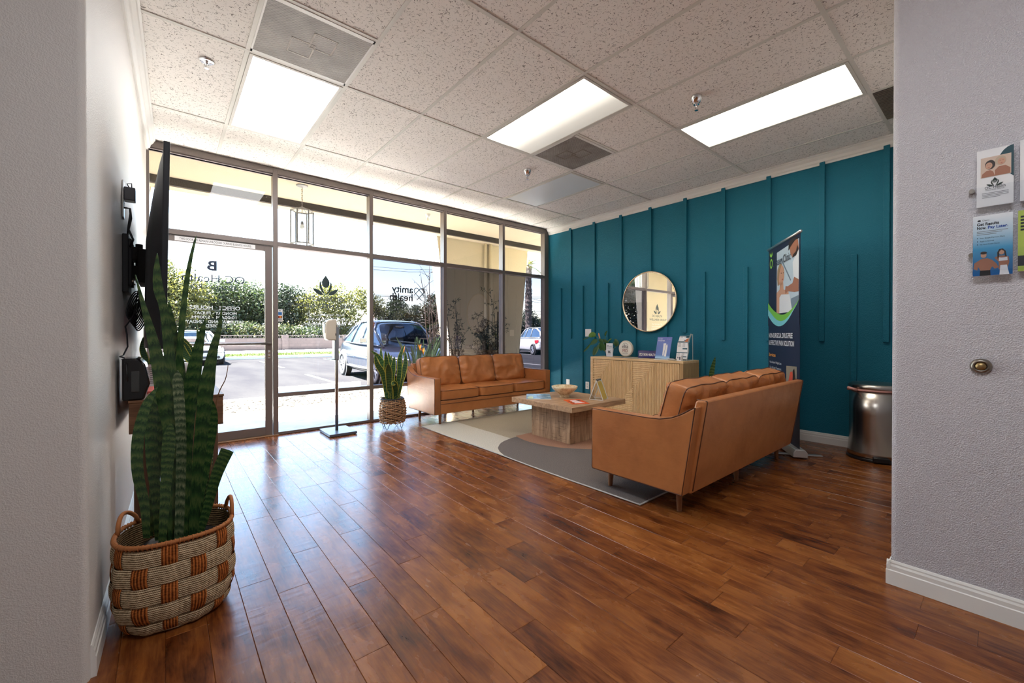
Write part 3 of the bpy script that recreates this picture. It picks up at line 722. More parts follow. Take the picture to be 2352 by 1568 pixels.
outlet('blank_wall_plate', 'square white blank wall plate above the sideboard plant', XT - .001, -.10, 1.124, w_=.118, h_=.118, blank=True)
outlet('power_outlet', 'white duplex power outlet left of the sideboard', XT - .001, -.085, .296)
outlet('blank_wall_plate', 'narrow white wall plate low on the teal wall behind the bowl', XT - .001, .325, .30, h_=.118, blank=True)
outlet('power_outlet', 'white power outlet beside the trash can, cut by the partition wall', XT - .001, -3.69, .285)
outlet('power_outlet', 'white power outlet on the left wall beyond the television', xl(.30) + .001, .30, 1.10, (1, 0, 0))

# ================================================================ TRASH CAN
o = thing('step_trash_can', 'oval stainless steel step trash can with pink bag edge by the partition', 'trash can', (5.045, -3.575, 0)); sy_ = .98
m = MB(); m.lathe([(.205, 0), (.208, .012), (.205, .025), (.20, .028)], n=40, sy=sy_); m.build('base_ring', BLACK, o, smooth=True)
m = MB(); m.lathe([(.203, .026), (.196, .07), (.190, .13), (.187, .2), (.186, .4), (.187, .605)], n=56, sy=sy_); m.build('can_body', STEEL, o, smooth=True)
m = MB(); m.lathe([(.188, .603), (.193, .606), (.194, .614), (.190, .620)], n=56, sy=sy_, cap=False); m.tube([(-.12, .15, .61), (-.14, .185, .622), (-.13, .21, .63), (-.11, .205, .615)], .012, 7); m.build('bag_edge', flat('pink_bag', srgb(206, 150, 140), .5), o, smooth=True)
m = MB(); m.lathe([(.192, .622), (.196, .63), (.194, .652), (.17, .668), (.08, .675), (0, .676)], n=56, sy=sy_); m.build('lid', STEEL, o, smooth=True)
m = MB(); m.box((-.225, -.055, .012), (-.185, .055, .05)); m.build('pedal', BLACK, o, bevel=.004)
o.rotation_euler = (0, 0, math.radians(20))
# ================================================================ DECALS AND SIGNS ON THE GLASS (read from outside)
def lotus(fr, cu, cv, s_, mat, name, parent, d=0.0, accent=None):
    """lotus figure emblem: three upper petals round a head, two lower leaves"""
    m = MB()
    def petal(pts):
        fr.poly(m, [(cu + a * s_, cv + b * s_) for a, b in pts], d)
    # top petal
    petal([(0, .62), (.07, .50), (.15, .38), (.19, .26), (.17, .12), (.10, .02), (0, -.02), (-.10, .02), (-.17, .12), (-.19, .26), (-.15, .38), (-.07, .50)])
    for g in (-1, 1):
        q = [(.18, .36), (.27, .24), (.30, .08), (.26, -.08), (.17, -.24), (.08, -.34), (.06, -.30), (.12, -.16), (.17, -.02), (.21, .12), (.21, .25)]
        petal([(a * g, b) for a, b in (q if g > 0 else q[::-1])])
        q = [(.12, -.34), (.24, -.20), (.42, -.10), (.62, -.06), (.54, -.20), (.42, -.32), (.28, -.38), (.14, -.38)]
        petal([(a * g, b) for a, b in (q if g > 0 else q[::-1])])
    o = m.build(name, mat, parent, fix=False)
    if parent is not None: o.matrix_parent_inverse = parent_matrix(parent).inverted()
    m = MB(); n = 24   # head ring inside the top petal
    for k in range(n):
        a0, a1 = 2 * PI * k / n, 2 * PI * (k + 1) / n
        fr.poly(m, [(cu + math.cos(a) * r_ * s_, cv + (.12 + math.sin(a) * r_) * s_) for a, r_ in ((a0, .085), (a1, .085), (a1, .105), (a0, .105))], d + .0006)
    fr.rect(m, cu - .008 * s_, cv + .08 * s_, cu + .008 * s_, cv + .16 * s_, d + .0006); fr.rect(m, cu - .04 * s_, cv + .112 * s_, cu + .04 * s_, cv + .128 * s_, d + .0006)
    q = m.build('emblem_head', accent or PAPER, parent, fix=False)
    if parent is not None: q.matrix_parent_inverse = parent_matrix(parent).inverted()
    return o
DG = flat('decal_dark_green', srgb(42, 66, 70), .5); DN = flat('decal_navy', srgb(40, 52, 78), .5); DK = flat('decal_charcoal', srgb(38, 44, 54), .5)
DW_ = flat('decal_white', srgb(236, 240, 244), .5); DGR = flat('decal_grey', srgb(96, 104, 104), .5)
GY = YW + .052
def gfr(x, z): return Fr((x, GY, z), (-1, 0, 0), (0, 0, 1))
def gfr2(x, z, y): return Fr((x, y, z), (-1, 0, 0), (0, 0, 1))
# door decals
dd = thing('door_decal', 'navy and white lettering with letter B on the entrance door glass', 'decal', (.57, GY, 1.5)); gy = YW + .046
letters(gfr2(.612, 1.748, gy), 'B', .135, 0, 0, DN, 'suite_letter', dd, bold=.03, width=.082)
letters(gfr2(.85, 1.628, gy), 'OC Health', .11, 0, 0, DN, 'lettering', dd, width=.52)
letters(gfr2(.80, 1.555, gy), 'WELLNESS GROUP', .062, 0, 0, DN, 'lettering', dd, width=.46)
for i, (tx, wd, z, sz) in enumerate([('OFFICE   HOURS', .42, 1.352, .052), ('MONDAY - FRIDAY', .36, 1.300, .042), ('10:00AM - 5:00PM', .37, 1.258, .042), ('SATURDAY AND SUNDAY', .48, 1.214, .042), ('CLOSED', .17, 1.172, .042)]):
    letters(gfr2(.595 + wd / 2, z, gy), tx, sz, 0, 0, DW_, 'lettering', dd, bold=.02, width=wd)
m = MB(); gfr2(.595, 1.345, gy).rect(m, -.16, 0, .16, .003); world_part(m, 'underline', DW_, dd, fix=False)
# sign strip above the door (read from inside)
ss = thing('door_sign', 'white strip sign above the entrance door about business hours', 'sign', (.605, YW + .015, 2.028))
fr = Fr((.272, YW + .012, 2.005), (1, 0, 0), (0, 0, 1))
m = MB(); fr.box(m, 0, 0, -.006, .664, .042, .002); world_part(m, 'sign_plate', PAPER, ss)
letters(fr, 'THIS DOOR TO REMAIN UNLOCKED DURING BUSINESS HOURS -', .03, .035, .011, INK, 'lettering', ss, d=.0028, bold=.0, width=.60)
# bay 2 decals
bd = thing('window_decal', 'dark green lotus emblem with OC HEALTH lettering on the clear bay', 'decal', (1.66, GY, 1.6))
lotus(gfr(1.655, 1.652), 0, 0, .235, DG, 'lotus_emblem', bd)
letters(gfr(1.868, 1.492), 'OC HEALTH', .072, 0, 0, DGR, 'lettering', bd, bold=.02, width=.425)
letters(gfr(1.97, 1.412), 'WELLNESS GROUP', .062, 0, 0, DGR, 'lettering', bd, bold=.02, width=.72)
for tx, wd, z in (('Raul Sanchez, MD', .42, 1.318), ('Aurora Sanchez Sorbello', .44, 1.262), ('Family Wellness Institute', .46, 1.205)):
    letters(gfr(1.66 + wd / 2, z), tx, .045, 0, 0, DW_, 'lettering', bd, width=wd)
# card sticker at the left edge of bay 2
cs = thing('card_sticker', 'small card payment sticker with blue and orange cards on the window', 'sticker', (1.168, GY, 1.31)); fr = Fr((1.148, GY - .006, 1.242), (1, 0, 0), (0, 0, 1))
m = MB(); fr.box(m, 0, 0, 0, .052, .135, .001); world_part(m, 'sticker', PAPER, cs)
m = MB(); fr.rect(m, .008, .072, .044, .104, .002); world_part(m, 'blue_card', flat('card_blue', srgb(40, 110, 180), .4), cs, fix=False)
m = MB(); fr.rect(m, .006, .036, .046, .062, .002); world_part(m, 'dark_card', flat('card_dark', srgb(48, 30, 26), .4), cs, fix=False)
m = MB(); fr.disc(m, .020, .049, .010, None, .0025); world_part(m, 'red_disc', flat('card_red', srgb(214, 60, 30), .4), cs, fix=False)
m = MB(); fr.disc(m, .031, .049, .010, None, .003); world_part(m, 'orange_disc', flat('card_orange', srgb(244, 150, 40), .4), cs, fix=False)
m = MB(); fr.rect(m, .008, .012, .044, .018, .002); fr.rect(m, .008, .024, .044, .028, .002); fr.rect(m, .02, .112, .03, .128, .002); world_part(m, 'small_print', INKG, cs, fix=False)
# bay 3 decals
am = thing('window_decal', 'black amity health lettering with looped heart on the tinted bay', 'decal', (2.7, GY, 1.66))
letters(gfr(2.775, 1.655), 'amity', .135, 0, 0, DK, 'lettering', am, bold=.015, width=.30)
letters(gfr(2.775, 1.548), 'health', .135, 0, 0, DK, 'lettering', am, bold=.015, width=.325)
letters(gfr(2.87, 1.478), 'DIRECT PRIMARY CARE', .036, 0, 0, DGR, 'lettering', am, width=.40)
fr = gfr(2.865, 1.655); m = MB()
def hrt(g):
    pts = [(.070 * g, -.045)] + [(.0 * g + (-.038 + .038 * math.cos(a)) * g * 1.0, .04 + .036 * math.sin(a)) for a in [PI * 1.15 * k / 12 - .1 for k in range(13)]]
    c0 = (-.037 * g, .035); r_ = .037
    arc = [(c0[0] + r_ * math.cos(a) * (1 if g < 0 else 1), c0[1] + r_ * math.sin(a)) for a in [(PI * .25 + (PI * 1.0) * k / 14) if g > 0 else (PI * .75 - PI * k / 14) for k in range(15)]]
    s0, s1 = arc[0], arc[-1]
    return [(s0[0] + (.085 * g), s0[1] - .085)] + arc + [(s1[0] + .10 * g, s1[1] - .10)]
for g in (1, -1): fr.line(m, hrt(g), .009, .0005 + .0004 * (g > 0))
world_part(m, 'heart_emblem', DK, am, fix=False)

# ================================================================ ROLL-UP BANNER
b0 = Vector((5.195, -2.672, 0)); b1 = Vector((4.498, -3.152, 0)); bx = (b1 - b0).normalized(); BW = (b1 - b0).length; BH0, BH1 = .085, 2.0
bn = thing('rollup_banner', 'tall navy roll-up laser clinic banner behind the foreground sofa', 'banner', (b0 + b1) / 2)
fr = Fr(b0, bx, (0, 0, 1)); nb = fr.n
FAB = flat('banner_fabric', srgb(30, 38, 66), .5)
m = MB()
def curl(u): return 0.0
m.grid(lambda u, v: fr.p(u * BW, BH0 + (BH1 - BH0) * v, curl(u * BW)), 14, 2); m.grid(lambda u, v: fr.p(u * BW, BH0 + (BH1 - BH0) * v, curl(u * BW) - .0015), 14, 2)
world_part(m, 'banner_sheet', FAB, bn, fix=False)
m = MB(); a, b = fr.p(-.015, BH1 + .008, .0), fr.p(BW + .01, BH1 + .008, .0); m.tube([a, b], .013, 12); world_part(m, 'top_rail', ALU2, bn, smooth=True)
m = MB(); m.tube([fr.p(BW / 2, .05, -.05), fr.p(BW / 2, BH1, -.03)], .007, 8); world_part(m, 'support_pole', ALU2, bn)
m = MB(); m.prism([fr.p(-.02, z, d) for d, z in ((.055, .015), (.055, .055), (.035, .085), (-.035, .085), (-.06, .055), (-.06, .015))], bx * (BW + .04)); world_part(m, 'base_cassette', flat('silver_base', srgb(196, 194, 192), .35, .4), bn, bevel=.006)
for u in (.12, BW - .12):
    m = MB(); fr.box(m, u - .02, .002, -.22, u + .02, .014, .24); world_part(m, 'foot', ALU2, bn, bevel=.003)
SKIN = flat('print_skin', srgb(206, 158, 132), .5); SKIND = flat('print_skin_shade', srgb(166, 112, 88), .5); HAIR = flat('print_dark_hair', srgb(52, 38, 34), .5); HAIRB = flat('print_blond_hair', srgb(170, 140, 104), .5)
PBG = flat('print_pale_blue', srgb(190, 208, 222), .5); PW = flat('print_white', srgb(226, 230, 236), .5); PGY = flat('print_grey_blue', srgb(120, 138, 156), .5)
def bv(v): return float(np.interp(v, [0, .30, .60, .665, .83, .915, 1.10, 1.66, 1.90, 2.0], [0, .5, .81, .90, 1.02, 1.085, 1.31, 1.80, 1.955, 1.99]))
def bpart(name, mat, *polys, d=.001):
    m = MB()
    for q in polys: m.add([fr.p(u * BW, bv(v), curl(u * BW) + d) for u, v in q], [tuple(range(len(q)))])
    return world_part(m, name, mat, bn, fix=False)
def ell(cu, cv, ru, rv, n=20, a0=0, a1=2 * PI): return [(cu + ru * math.cos(a0 + (a1 - a0) * k / n), cv + rv * math.sin(a0 + (a1 - a0) * k / n)) for k in range(n)]
bpart('photo_print', PBG, [(.30, 1.10), (.97, 1.12), (.97, 1.90), (.30, 1.86)])
bpart('printed_man', PW, [(.80, 1.62), (.90, 1.70), (.97, 1.74), (.97, 1.30), (.86, 1.34), (.82, 1.48)], d=.0022)
bpart('printed_man_arm', SKIND, [(.85, 1.46), (.97, 1.42), (.97, 1.30), (.86, 1.30), (.66, 1.33), (.60, 1.30), (.58, 1.34), (.60, 1.39), (.66, 1.38), (.80, 1.40)], d=.0034)
bpart('printed_man_face', SKIND, [(.74, 1.74), (.72, 1.82), (.76, 1.92), (.88, 1.95), (.95, 1.88), (.97, 1.76), (.90, 1.68), (.80, 1.67)], d=.003)
bpart('printed_man_hair', HAIR, [(.68, 1.80), (.69, 1.92), (.78, 1.975), (.92, 1.965), (.95, 1.90), (.88, 1.90), (.80, 1.87), (.74, 1.84)], [(.80, 1.67), (.90, 1.68), (.96, 1.76), (.93, 1.82), (.90, 1.74), (.82, 1.71)], d=.004)
bpart('printed_woman', SKIN, [(.30, 1.10), (.30, 1.34), (.40, 1.37), (.42, 1.45), (.52, 1.44), (.53, 1.36), (.68, 1.33), (.72, 1.10)], ell(.44, 1.53, .11, .115), d=.0022)
bpart('printed_woman_hair', HAIRB, [(.32, 1.50), (.33, 1.60), (.40, 1.66), (.48, 1.655), (.42, 1.60), (.38, 1.52), (.38, 1.42), (.34, 1.42)], d=.0034)
bpart('printed_woman_face', HAIR, ell(.46, 1.55, .014, .006, 8), ell(.53, 1.545, .010, .006, 8), d=.004)
bpart('printed_woman_lips', flat('print_lips', srgb(176, 88, 84), .5), ell(.50, 1.475, .022, .008, 10), d=.004)
bpart('printed_towel', PW, [(.40, 1.10), (.40, 1.28), (.46, 1.31), (.72, 1.29), (.80, 1.10)], d=.0034)
bpart('printed_machine', PGY, [(.72, 1.12), (.97, 1.14), (.97, 1.26), (.76, 1.24)], [(.44, 1.72), (.47, 1.73), (.76, 1.44), (.74, 1.43)], d=.0028)
LG = flat('print_lime', srgb(126, 200, 74), .5); LB = flat('print_aqua', srgb(128, 208, 220), .5)
def swoosh(a, b): return [(u / 16, a(u / 16)) for u in range(17)] + [(u / 16, b(u / 16)) for u in range(16, -1, -1)]
cvt = lambda u: 1.245 - .62 * u + .60 * u * u
bpart('lime_swoosh', LG, *[[(u / 16, cvt(u / 16) + .0), ((u + 1) / 16, cvt((u + 1) / 16)), ((u + 1) / 16, cvt((u + 1) / 16) - .075 * (1 - (u + 1) / 16) ** .6), (u / 16, cvt(u / 16) - .075 * (1 - u / 16) ** .6)][::-1] for u in range(16)], d=.0046)
bpart('navy_field', FAB, *[[(u / 16, cvt(u / 16)), (u / 16, 1.0), ((u + 1) / 16, 1.0), ((u + 1) / 16, cvt((u + 1) / 16))] for u in range(16)], d=.0040)
bpart('aqua_swoosh', LB, *[[(u / 16, cvt(u / 16) - .075 * (1 - u / 16) ** .6), (u / 16, cvt(u / 16) - .15 * (1 - u / 16) ** .8), ((u + 1) / 16, cvt((u + 1) / 16) - .15 * (1 - (u + 1) / 16) ** .8), ((u + 1) / 16, cvt((u + 1) / 16) - .075 * (1 - (u + 1) / 16) ** .6)] for u in range(15)], d=.0046)
LIM = flat('print_leaf_green', srgb(150, 214, 80), .5)
m = MB(); n = 22
for k in range(n):
    a0, a1 = 2 * PI * k / n, 2 * PI * (k + 1) / n
    m.add([fr.p(.085 + .042 * c_ * math.cos(a), 1.845 + .052 * c_ * math.sin(a), .002) for a, c_ in ((a0, .6), (a1, .6), (a1, 1), (a0, 1))], [(0, 1, 2, 3)])
for g in (-1, 1): m.add([fr.p(.085 + a * g, 1.90 + b * .8, .002) for a, b in ((.004, .01), (.012, .045), (.045, .085), (.04, .04))], [(0, 1, 2, 3) if g > 0 else (3, 2, 1, 0)])
m.add([fr.p(.085 + a, 1.93 + b * .8, .002) for a, b in ((-.012, 0), (0, -.02), (.012, 0), (0, .05))], [(0, 1, 2, 3)]); world_part(m, 'banner_logo', LIM, bn, fix=False)
letters(fr, 'C Laser Clinic', .105, .135, 1.80, flat('print_graphite', srgb(66, 72, 84), .5), 'lettering', bn, d=.006, width=.50, bold=.01)
letters(fr, 'NON-SURGICAL DRUG FREE', .068, .03, 1.065, PW, 'lettering', bn, d=.006, width=.66, bold=.02)
letters(fr, '& EFFECTIVE PAIN SOLUTION', .068, .03, .99, PW, 'lettering', bn, d=.006, width=.70, bold=.02)
letters(fr, 'Services', .05, .04, .87, flat('print_orange', srgb(236, 160, 70), .5), 'lettering', bn, d=.006, width=.20, bold=.02)
for k, tx in enumerate(('- Non-Invasive Weight Loss', '- Scar & Laser Treatment', '- Massage')): letters(fr, tx, .034, .045, .80 - .055 * k, PW, 'lettering', bn, d=.006, width=.36 if k < 2 else .16)
bpart('lower_photo', flat('print_stone', srgb(150, 140, 124), .5), [(.62, .30), (.92, .31), (.92, .60), (.62, .59)])
bpart('lower_photo_figure', flat('print_red', srgb(214, 84, 60), .5), [(.70, .31), (.68, .44), (.74, .54), (.80, .55), (.86, .42), (.84, .31)], d=.002)
bpart('lower_photo_hair', HAIR, [(.80, .31), (.82, .56), (.86, .58), (.89, .50), (.88, .31)], d=.003)

# ================================================================ BROCHURES ON THE RIGHT PARTITION
def bro_front(y0, z0, w_, h_, x=XS): return Fr((x, y0, z0), (0, -1, 0), (0, 0, 1))   # faces -x, u runs toward -y
rk = thing('acrylic_brochure_rack', 'clear acrylic wall rack holding brochures on the right partition', 'brochure rack', (XS, -4.40, 1.45))
XA = XS - .010
m = MB()
for (z0, z1, y0, y1) in ((1.590, 1.605, -4.226, -4.60), (1.345, 1.36, -4.226, -4.60)):
    m.box((XA - .034, y1, z0), (XA, y0, z0 + .002)); 
for z0 in (1.592, 1.347): m.box((XA - .036, -4.60, z0), (XA - .034, -4.238, z0 + .075))
world_part(m, 'acrylic_panel', ACRY, rk)
for z in (1.664, 1.413):
    m = MB(); m.cyl((XA - .012, -4.236, z), (XS, -4.236, z), .0085, n=16); world_part(m, 'standoff_screw', STEEL, rk, smooth=False)
# brochure 1
def brochure(name, label, y0, z0, w_, h_, dx=.018):
    o = thing(name, label, 'brochure', (XA - dx, y0 - w_ / 2, z0)); f_ = Fr((XA - dx, y0, z0), (0, -1, 0), (0, 0, 1)); m = MB(); f_.box(m, 0, 0, -.008, w_, h_, 0); world_part(m, 'paper_stack', PAPER, o); return o, f_
b1_, f1 = brochure('brochure', 'upper white brochure with two women in the wall rack', -4.249, 1.594, .092, .218)
def fp(f_, o, name, mat, *polys, d=.0006):
    m = MB()
    for q in polys: f_.poly(m, q, d)
    return world_part(m, name, mat, o, fix=False)
fp(f1, b1_, 'teal_arc', flat('print_teal', srgb(12, 66, 78), .5), [(.092, .218)] + [(.092 - .040 * math.sin(a) , .218 - .066 + .066 * math.cos(a)) for a in [PI / 2 * k / 8 for k in range(9)]] + [(.092, .10)] )
fp(f1, b1_, 'photo_print', flat('print_beige', srgb(214, 190, 172), .5), [(.010, .112), (.086, .112), (.086, .188), (.010, .188)], d=.0009)
fp(f1, b1_, 'printed_shoulders', SKIND, [(.012, .113), (.014, .126), (.024, .136), (.034, .138), (.042, .130), (.046, .113)], [(.046, .113), (.046, .134), (.056, .146), (.072, .146), (.084, .134), (.084, .113)], d=.0013)
fp(f1, b1_, 'printed_hair', HAIR, ell(.034, .158, .013, .018), d=.0014)
fp(f1, b1_, 'printed_light_hair', flat('print_silver_hair', srgb(196, 176, 152), .5), ell(.060, .168, .014, .017), d=.0014)
fp(f1, b1_, 'printed_faces', SKIN, ell(.031, .155, .0088, .0125), ell(.062, .164, .0095, .0125), d=.0018)
fp(f1, b1_, 'printed_eyes', HAIR, ell(.028, .158, .0016, .0007, 6), ell(.034, .158, .0016, .0007, 6), ell(.059, .167, .0016, .0007, 6), ell(.066, .167, .0016, .0007, 6), d=.0021)
fp(f1, b1_, 'printed_lips', flat('print_lips2', srgb(168, 84, 78), .5), ell(.031, .1485, .0028, .0010, 8), ell(.0625, .157, .0028, .0010, 8), d=.0021)
lotus(f1, .046, .087, .034, flat('print_black_green', srgb(22, 42, 36), .5), 'lotus_emblem', b1_, .0012)
letters(f1, 'OC Health', .0145, .020, .066, INK, 'lettering', b1_, d=.001, width=.052); letters(f1, 'WELLNESS GROUP', .006, .022, .060, INKG, 'lettering', b1_, d=.001, width=.048)
fp(f1, b1_, 'small_print', INKG, *[[(.014, .050 - k * .0055), (.080 - .02 * (k == 3), .050 - k * .0055), (.080 - .02 * (k == 3), .0515 - k * .0055), (.014, .0515 - k * .0055)] for k in range(4)])
b2_, f2 = brochure('brochure', 'lower blue brochure reading Get Results Now in the wall rack', -4.240, 1.328, .100, .232, .02)
t = MT('brochure_blue_fade'); tc = t.n('TexCoord'); sx = t.n('SeparateXYZ', ins={0: tc.outputs['Object']}); t.pr(Base_Color=t.ramp(t.n('MapRange', ins={0: sx.outputs[2], 1: 0.0 + 1.328, 2: 1.328 + .232}).outputs[0], [(0, srgb(16, 92, 160)), (.45, srgb(70, 150, 196)), (.7, srgb(176, 206, 226)), (1, srgb(232, 236, 242))]), Roughness=.4)
fp(f2, b2_, 'cover_print', t.m, [(0, 0), (.1, 0), (.1, .232), (0, .232)])
fp(f2, b2_, 'logo_dot', INK, ell(.016, .213, .0045, .0035), d=.001); letters(f2, 'Cherry', .008, .024, .2105, INK, 'lettering', b2_, d=.001, width=.018)
letters(f2, 'Get Results', .015, .010, .194, flat('print_black', srgb(18, 20, 30), .5), 'lettering', b2_, d=.001, width=.056, bold=.03); letters(f2, 'Now.', .015, .010, .180, flat('print_black2', srgb(18, 20, 30), .5), 'lettering', b2_, d=.001, width=.024, bold=.03)
letters(f2, 'Pay Later.', .015, .038, .180, flat('print_royal', srgb(32, 76, 160), .5), 'lettering', b2_, d=.001, width=.050, bold=.03)
fp(f2, b2_, 'small_print', INKG, *[[(.010, .170 - k * .006), (.088 - .014 * k, .170 - k * .006), (.088 - .014 * k, .1718 - k * .006), (.010, .1718 - k * .006)] for k in range(3)], d=.001)
for k, tx in enumerate(('Fast, Simple Payment Plans', 'Apply in Seconds', 'No Hard Credit Checks')): letters(f2, tx, .006, .018, .143 - k * .012, INK, 'lettering', b2_, d=.001, width=(.062, .036, .05)[k])
fp(f2, b2_, 'bullets', NAVY, *[ell(.012, .1455 - k * .012, .0016, .0016, 8) for k in range(3)], d=.001)
fp(f2, b2_, 'printed_bodies', SKIND, [(.002, .028), (.004, .050), (.016, .060), (.024, .066), (.038, .066), (.050, .058), (.060, .044), (.066, .028), (.056, .024), (.050, .034), (.044, .020), (.020, .020), (.014, .036), (.012, .022)], [(.055, .066), (.064, .072), (.080, .072), (.090, .066), (.092, .045), (.086, .02), (.066, .02), (.066, .048)], d=.0012)
fp(f2, b2_, 'printed_heads', SKIN, ell(.028, .079, .0075, .0105), ell(.073, .085, .0068, .0095), d=.0018)
fp(f2, b2_, 'printed_hair', HAIR, ell(.028, .0875, .0085, .0055), [(.063, .060), (.062, .085), (.067, .097), (.076, .098), (.083, .088), (.086, .062), (.081, .070), (.079, .088), (.072, .094), (.067, .086), (.067, .070)], d=.0021)
fp(f2, b2_, 'printed_clothes', PW, [(.066, .052), (.067, .066), (.072, .064), (.080, .064), (.087, .066), (.088, .052)], [(.068, .0), (.070, .036), (.086, .036), (.092, .0)], d=.0022)
fp(f2, b2_, 'printed_trousers', BLACKM, [(.018, 0), (.019, .02), (.045, .02), (.046, 0)], d=.0016)
b3_, f3 = brochure('brochure', 'lime green brochure at the right edge of the wall rack', -4.352, 1.335, .10, .225)
fp(f3, b3_, 'cover_print', flat('print_lime_cover', srgb(176, 196, 88), .5), [(0, 0), (.1, 0), (.1, .225), (0, .225)]); fp(f3, b3_, 'dark_band', INK, [(0, .02), (.1, .02), (.1, .058), (0, .058)], *[[(.006, .15 + k * .012), (.03, .15 + k * .012), (.03, .157 + k * .012), (.006, .157 + k * .012)] for k in range(5)], d=.001)
b4_, f4 = brochure('brochure', 'white brochure at the right edge, upper row of the wall rack', -4.356, 1.594, .10, .225)
# door stop
o = thing('wall_door_stop', 'round brass and steel wall bumper on the right partition', 'door stop', (XS, -4.262, .976))
m = MB(); m.lathe([(.030, 0), (.030, .006), (.024, .014), (.017, .017), (.017, .013), (0, .013)], M=Matrix.Rotation(-PI / 2, 4, 'Y'), n=36); m.build('bumper_ring', flat('antique_nickel', (.30, .27, .23, 1), .35, 1.0), o, smooth=True)
m = MB(); m.lathe([(.016, .012), (.014, .019), (0, .021)], M=Matrix.Rotation(-PI / 2, 4, 'Y'), n=28); m.build('bumper_pad', flat('aged_brass', (.33, .23, .10, 1), .4, .8), o, smooth=True)
# ================================================================ LEAVES
def snake_mat(name, edge=None, dark=(0.012, 0.045, 0.02, 1), mid=(0.05, 0.125, 0.035, 1), lite=(0.17, 0.24, 0.07, 1), bands=115):
    t = MT(name); uv = t.n('UVMap'); sx = t.n('SeparateXYZ', ins={0: uv.outputs[0]}); co = t.co()
    n = t.noise(t.n('Mapping', ins={0: uv.outputs[0], 3: (3, 26, 1)}).outputs[0], 2.0, 4, .65, .4)
    ph = t.math('ADD', t.math('MULTIPLY', sx.outputs[1], bands), t.math('ADD', t.math('MULTIPLY', n.outputs[0], 4.0), t.math('MULTIPLY', t.math('ABSOLUTE', t.math('SUBTRACT', sx.outputs[0], .5)), 1.6)))
    s_ = t.math('SINE', ph); f = t.math('ADD', t.math('MULTIPLY', s_, .17), n.outputs[0])
    c = t.ramp(f, [(.22, dark), (.5, mid), (.86, lite)])
    if edge is not None:
        e = t.math('GREATER_THAN', t.math('ABSOLUTE', t.math('SUBTRACT', sx.outputs[0], .5)), .395); c = t.mix(e, c, edge)
    p_ = t.n('BsdfPrincipled', ins={0: c, 'Roughness': .42}); tl = t.n('BsdfTranslucent', ins={0: c})
    mx = t.n('MixShader', ins={0: .22, 1: p_.outputs[0], 2: tl.outputs[0]}); t.t.links.new(mx.outputs[0], t.out.inputs[0]); return t.m
SNK = snake_mat('snake_plant_leaf'); SNKL = snake_mat('snake_plant_pale_leaf', None, (.02, .06, .03, 1), (.12, .19, .09, 1), (.42, .47, .27, 1), 150)
SNKY = snake_mat('variegated_snake_leaf', (0.62, 0.58, 0.10, 1), (.01, .05, .02, 1), (.05, .14, .05, 1), (.14, .24, .08, 1), 110)
LEAFE = flat('leaf_margin', (.40, .42, .18, 1), .5)
def blade(mb, pts, wmax, nrm, prof=None, fold=.18, twist=0.0, n=22, thick=.0022):
    """strap leaf along a smooth curve through pts (base to tip), width profile, facing nrm"""
    pts = [Vector(p) for p in pts]; K = len(pts) - 1
    def cr(t_):
        s_ = min(K - 1e-6, t_ * K); i = int(s_); f = s_ - i
        p0, p1, p2, p3 = pts[max(i - 1, 0)], pts[i], pts[i + 1], pts[min(i + 2, K)]
        return .5 * ((2 * p1) + (p2 - p0) * f + (2 * p0 - 5 * p1 + 4 * p2 - p3) * f * f + (3 * p1 - p0 - 3 * p2 + p3) * f ** 3)
    prof = prof or (lambda t_: (.55 + .9 * t_ - .45 * t_ ** 2) * (1 - max(0, (t_ - .55) / .45) ** 2.2) + .01)
    U_ = [0, .12, .5, .88, 1]; base = len(mb.v)
    if mb.uv is None: mb.uv = []
    vs = []
    nn = Vector(nrm).normalized()
    for side in (1, -1):
        for j in range(n + 1):
            t_ = j / n; c = cr(t_); d = (cr(min(1, t_ + .02)) - cr(max(0, t_ - .02))).normalized()
            a = d.cross(nn).normalized(); a = Matrix.Rotation(twist * t_, 3, d) @ a; b = a.cross(d)
            w_ = wmax / 2 * prof(t_)
            for u in U_:
                k = (u - .5) * 2; vs.append(c + a * (k * w_) + b * (fold * w_ * k * k) + b * (side * thick * (1 - abs(k)) ** .5)); mb.uv.append((u, t_))
    fs = []; W = 5; N = (n + 1) * W
    for s_ in (0, 1):
        for j in range(n):
            for i in range(4):
                q = (s_ * N + j * W + i, s_ * N + j * W + i + 1, s_ * N + (j + 1) * W + i + 1, s_ * N + (j + 1) * W + i)
                fs.append(q if s_ == 0 else q[::-1])
    mb.add(vs, fs)
def leaf(parent, pts, wmax, nrm, mat, name='leaf', **k):
    m = MB(); blade(m, pts, wmax, nrm, **k); o = m.build(name, mat, parent, smooth=True, fix=False)
    o.matrix_parent_inverse = parent_matrix(parent).inverted(); return o

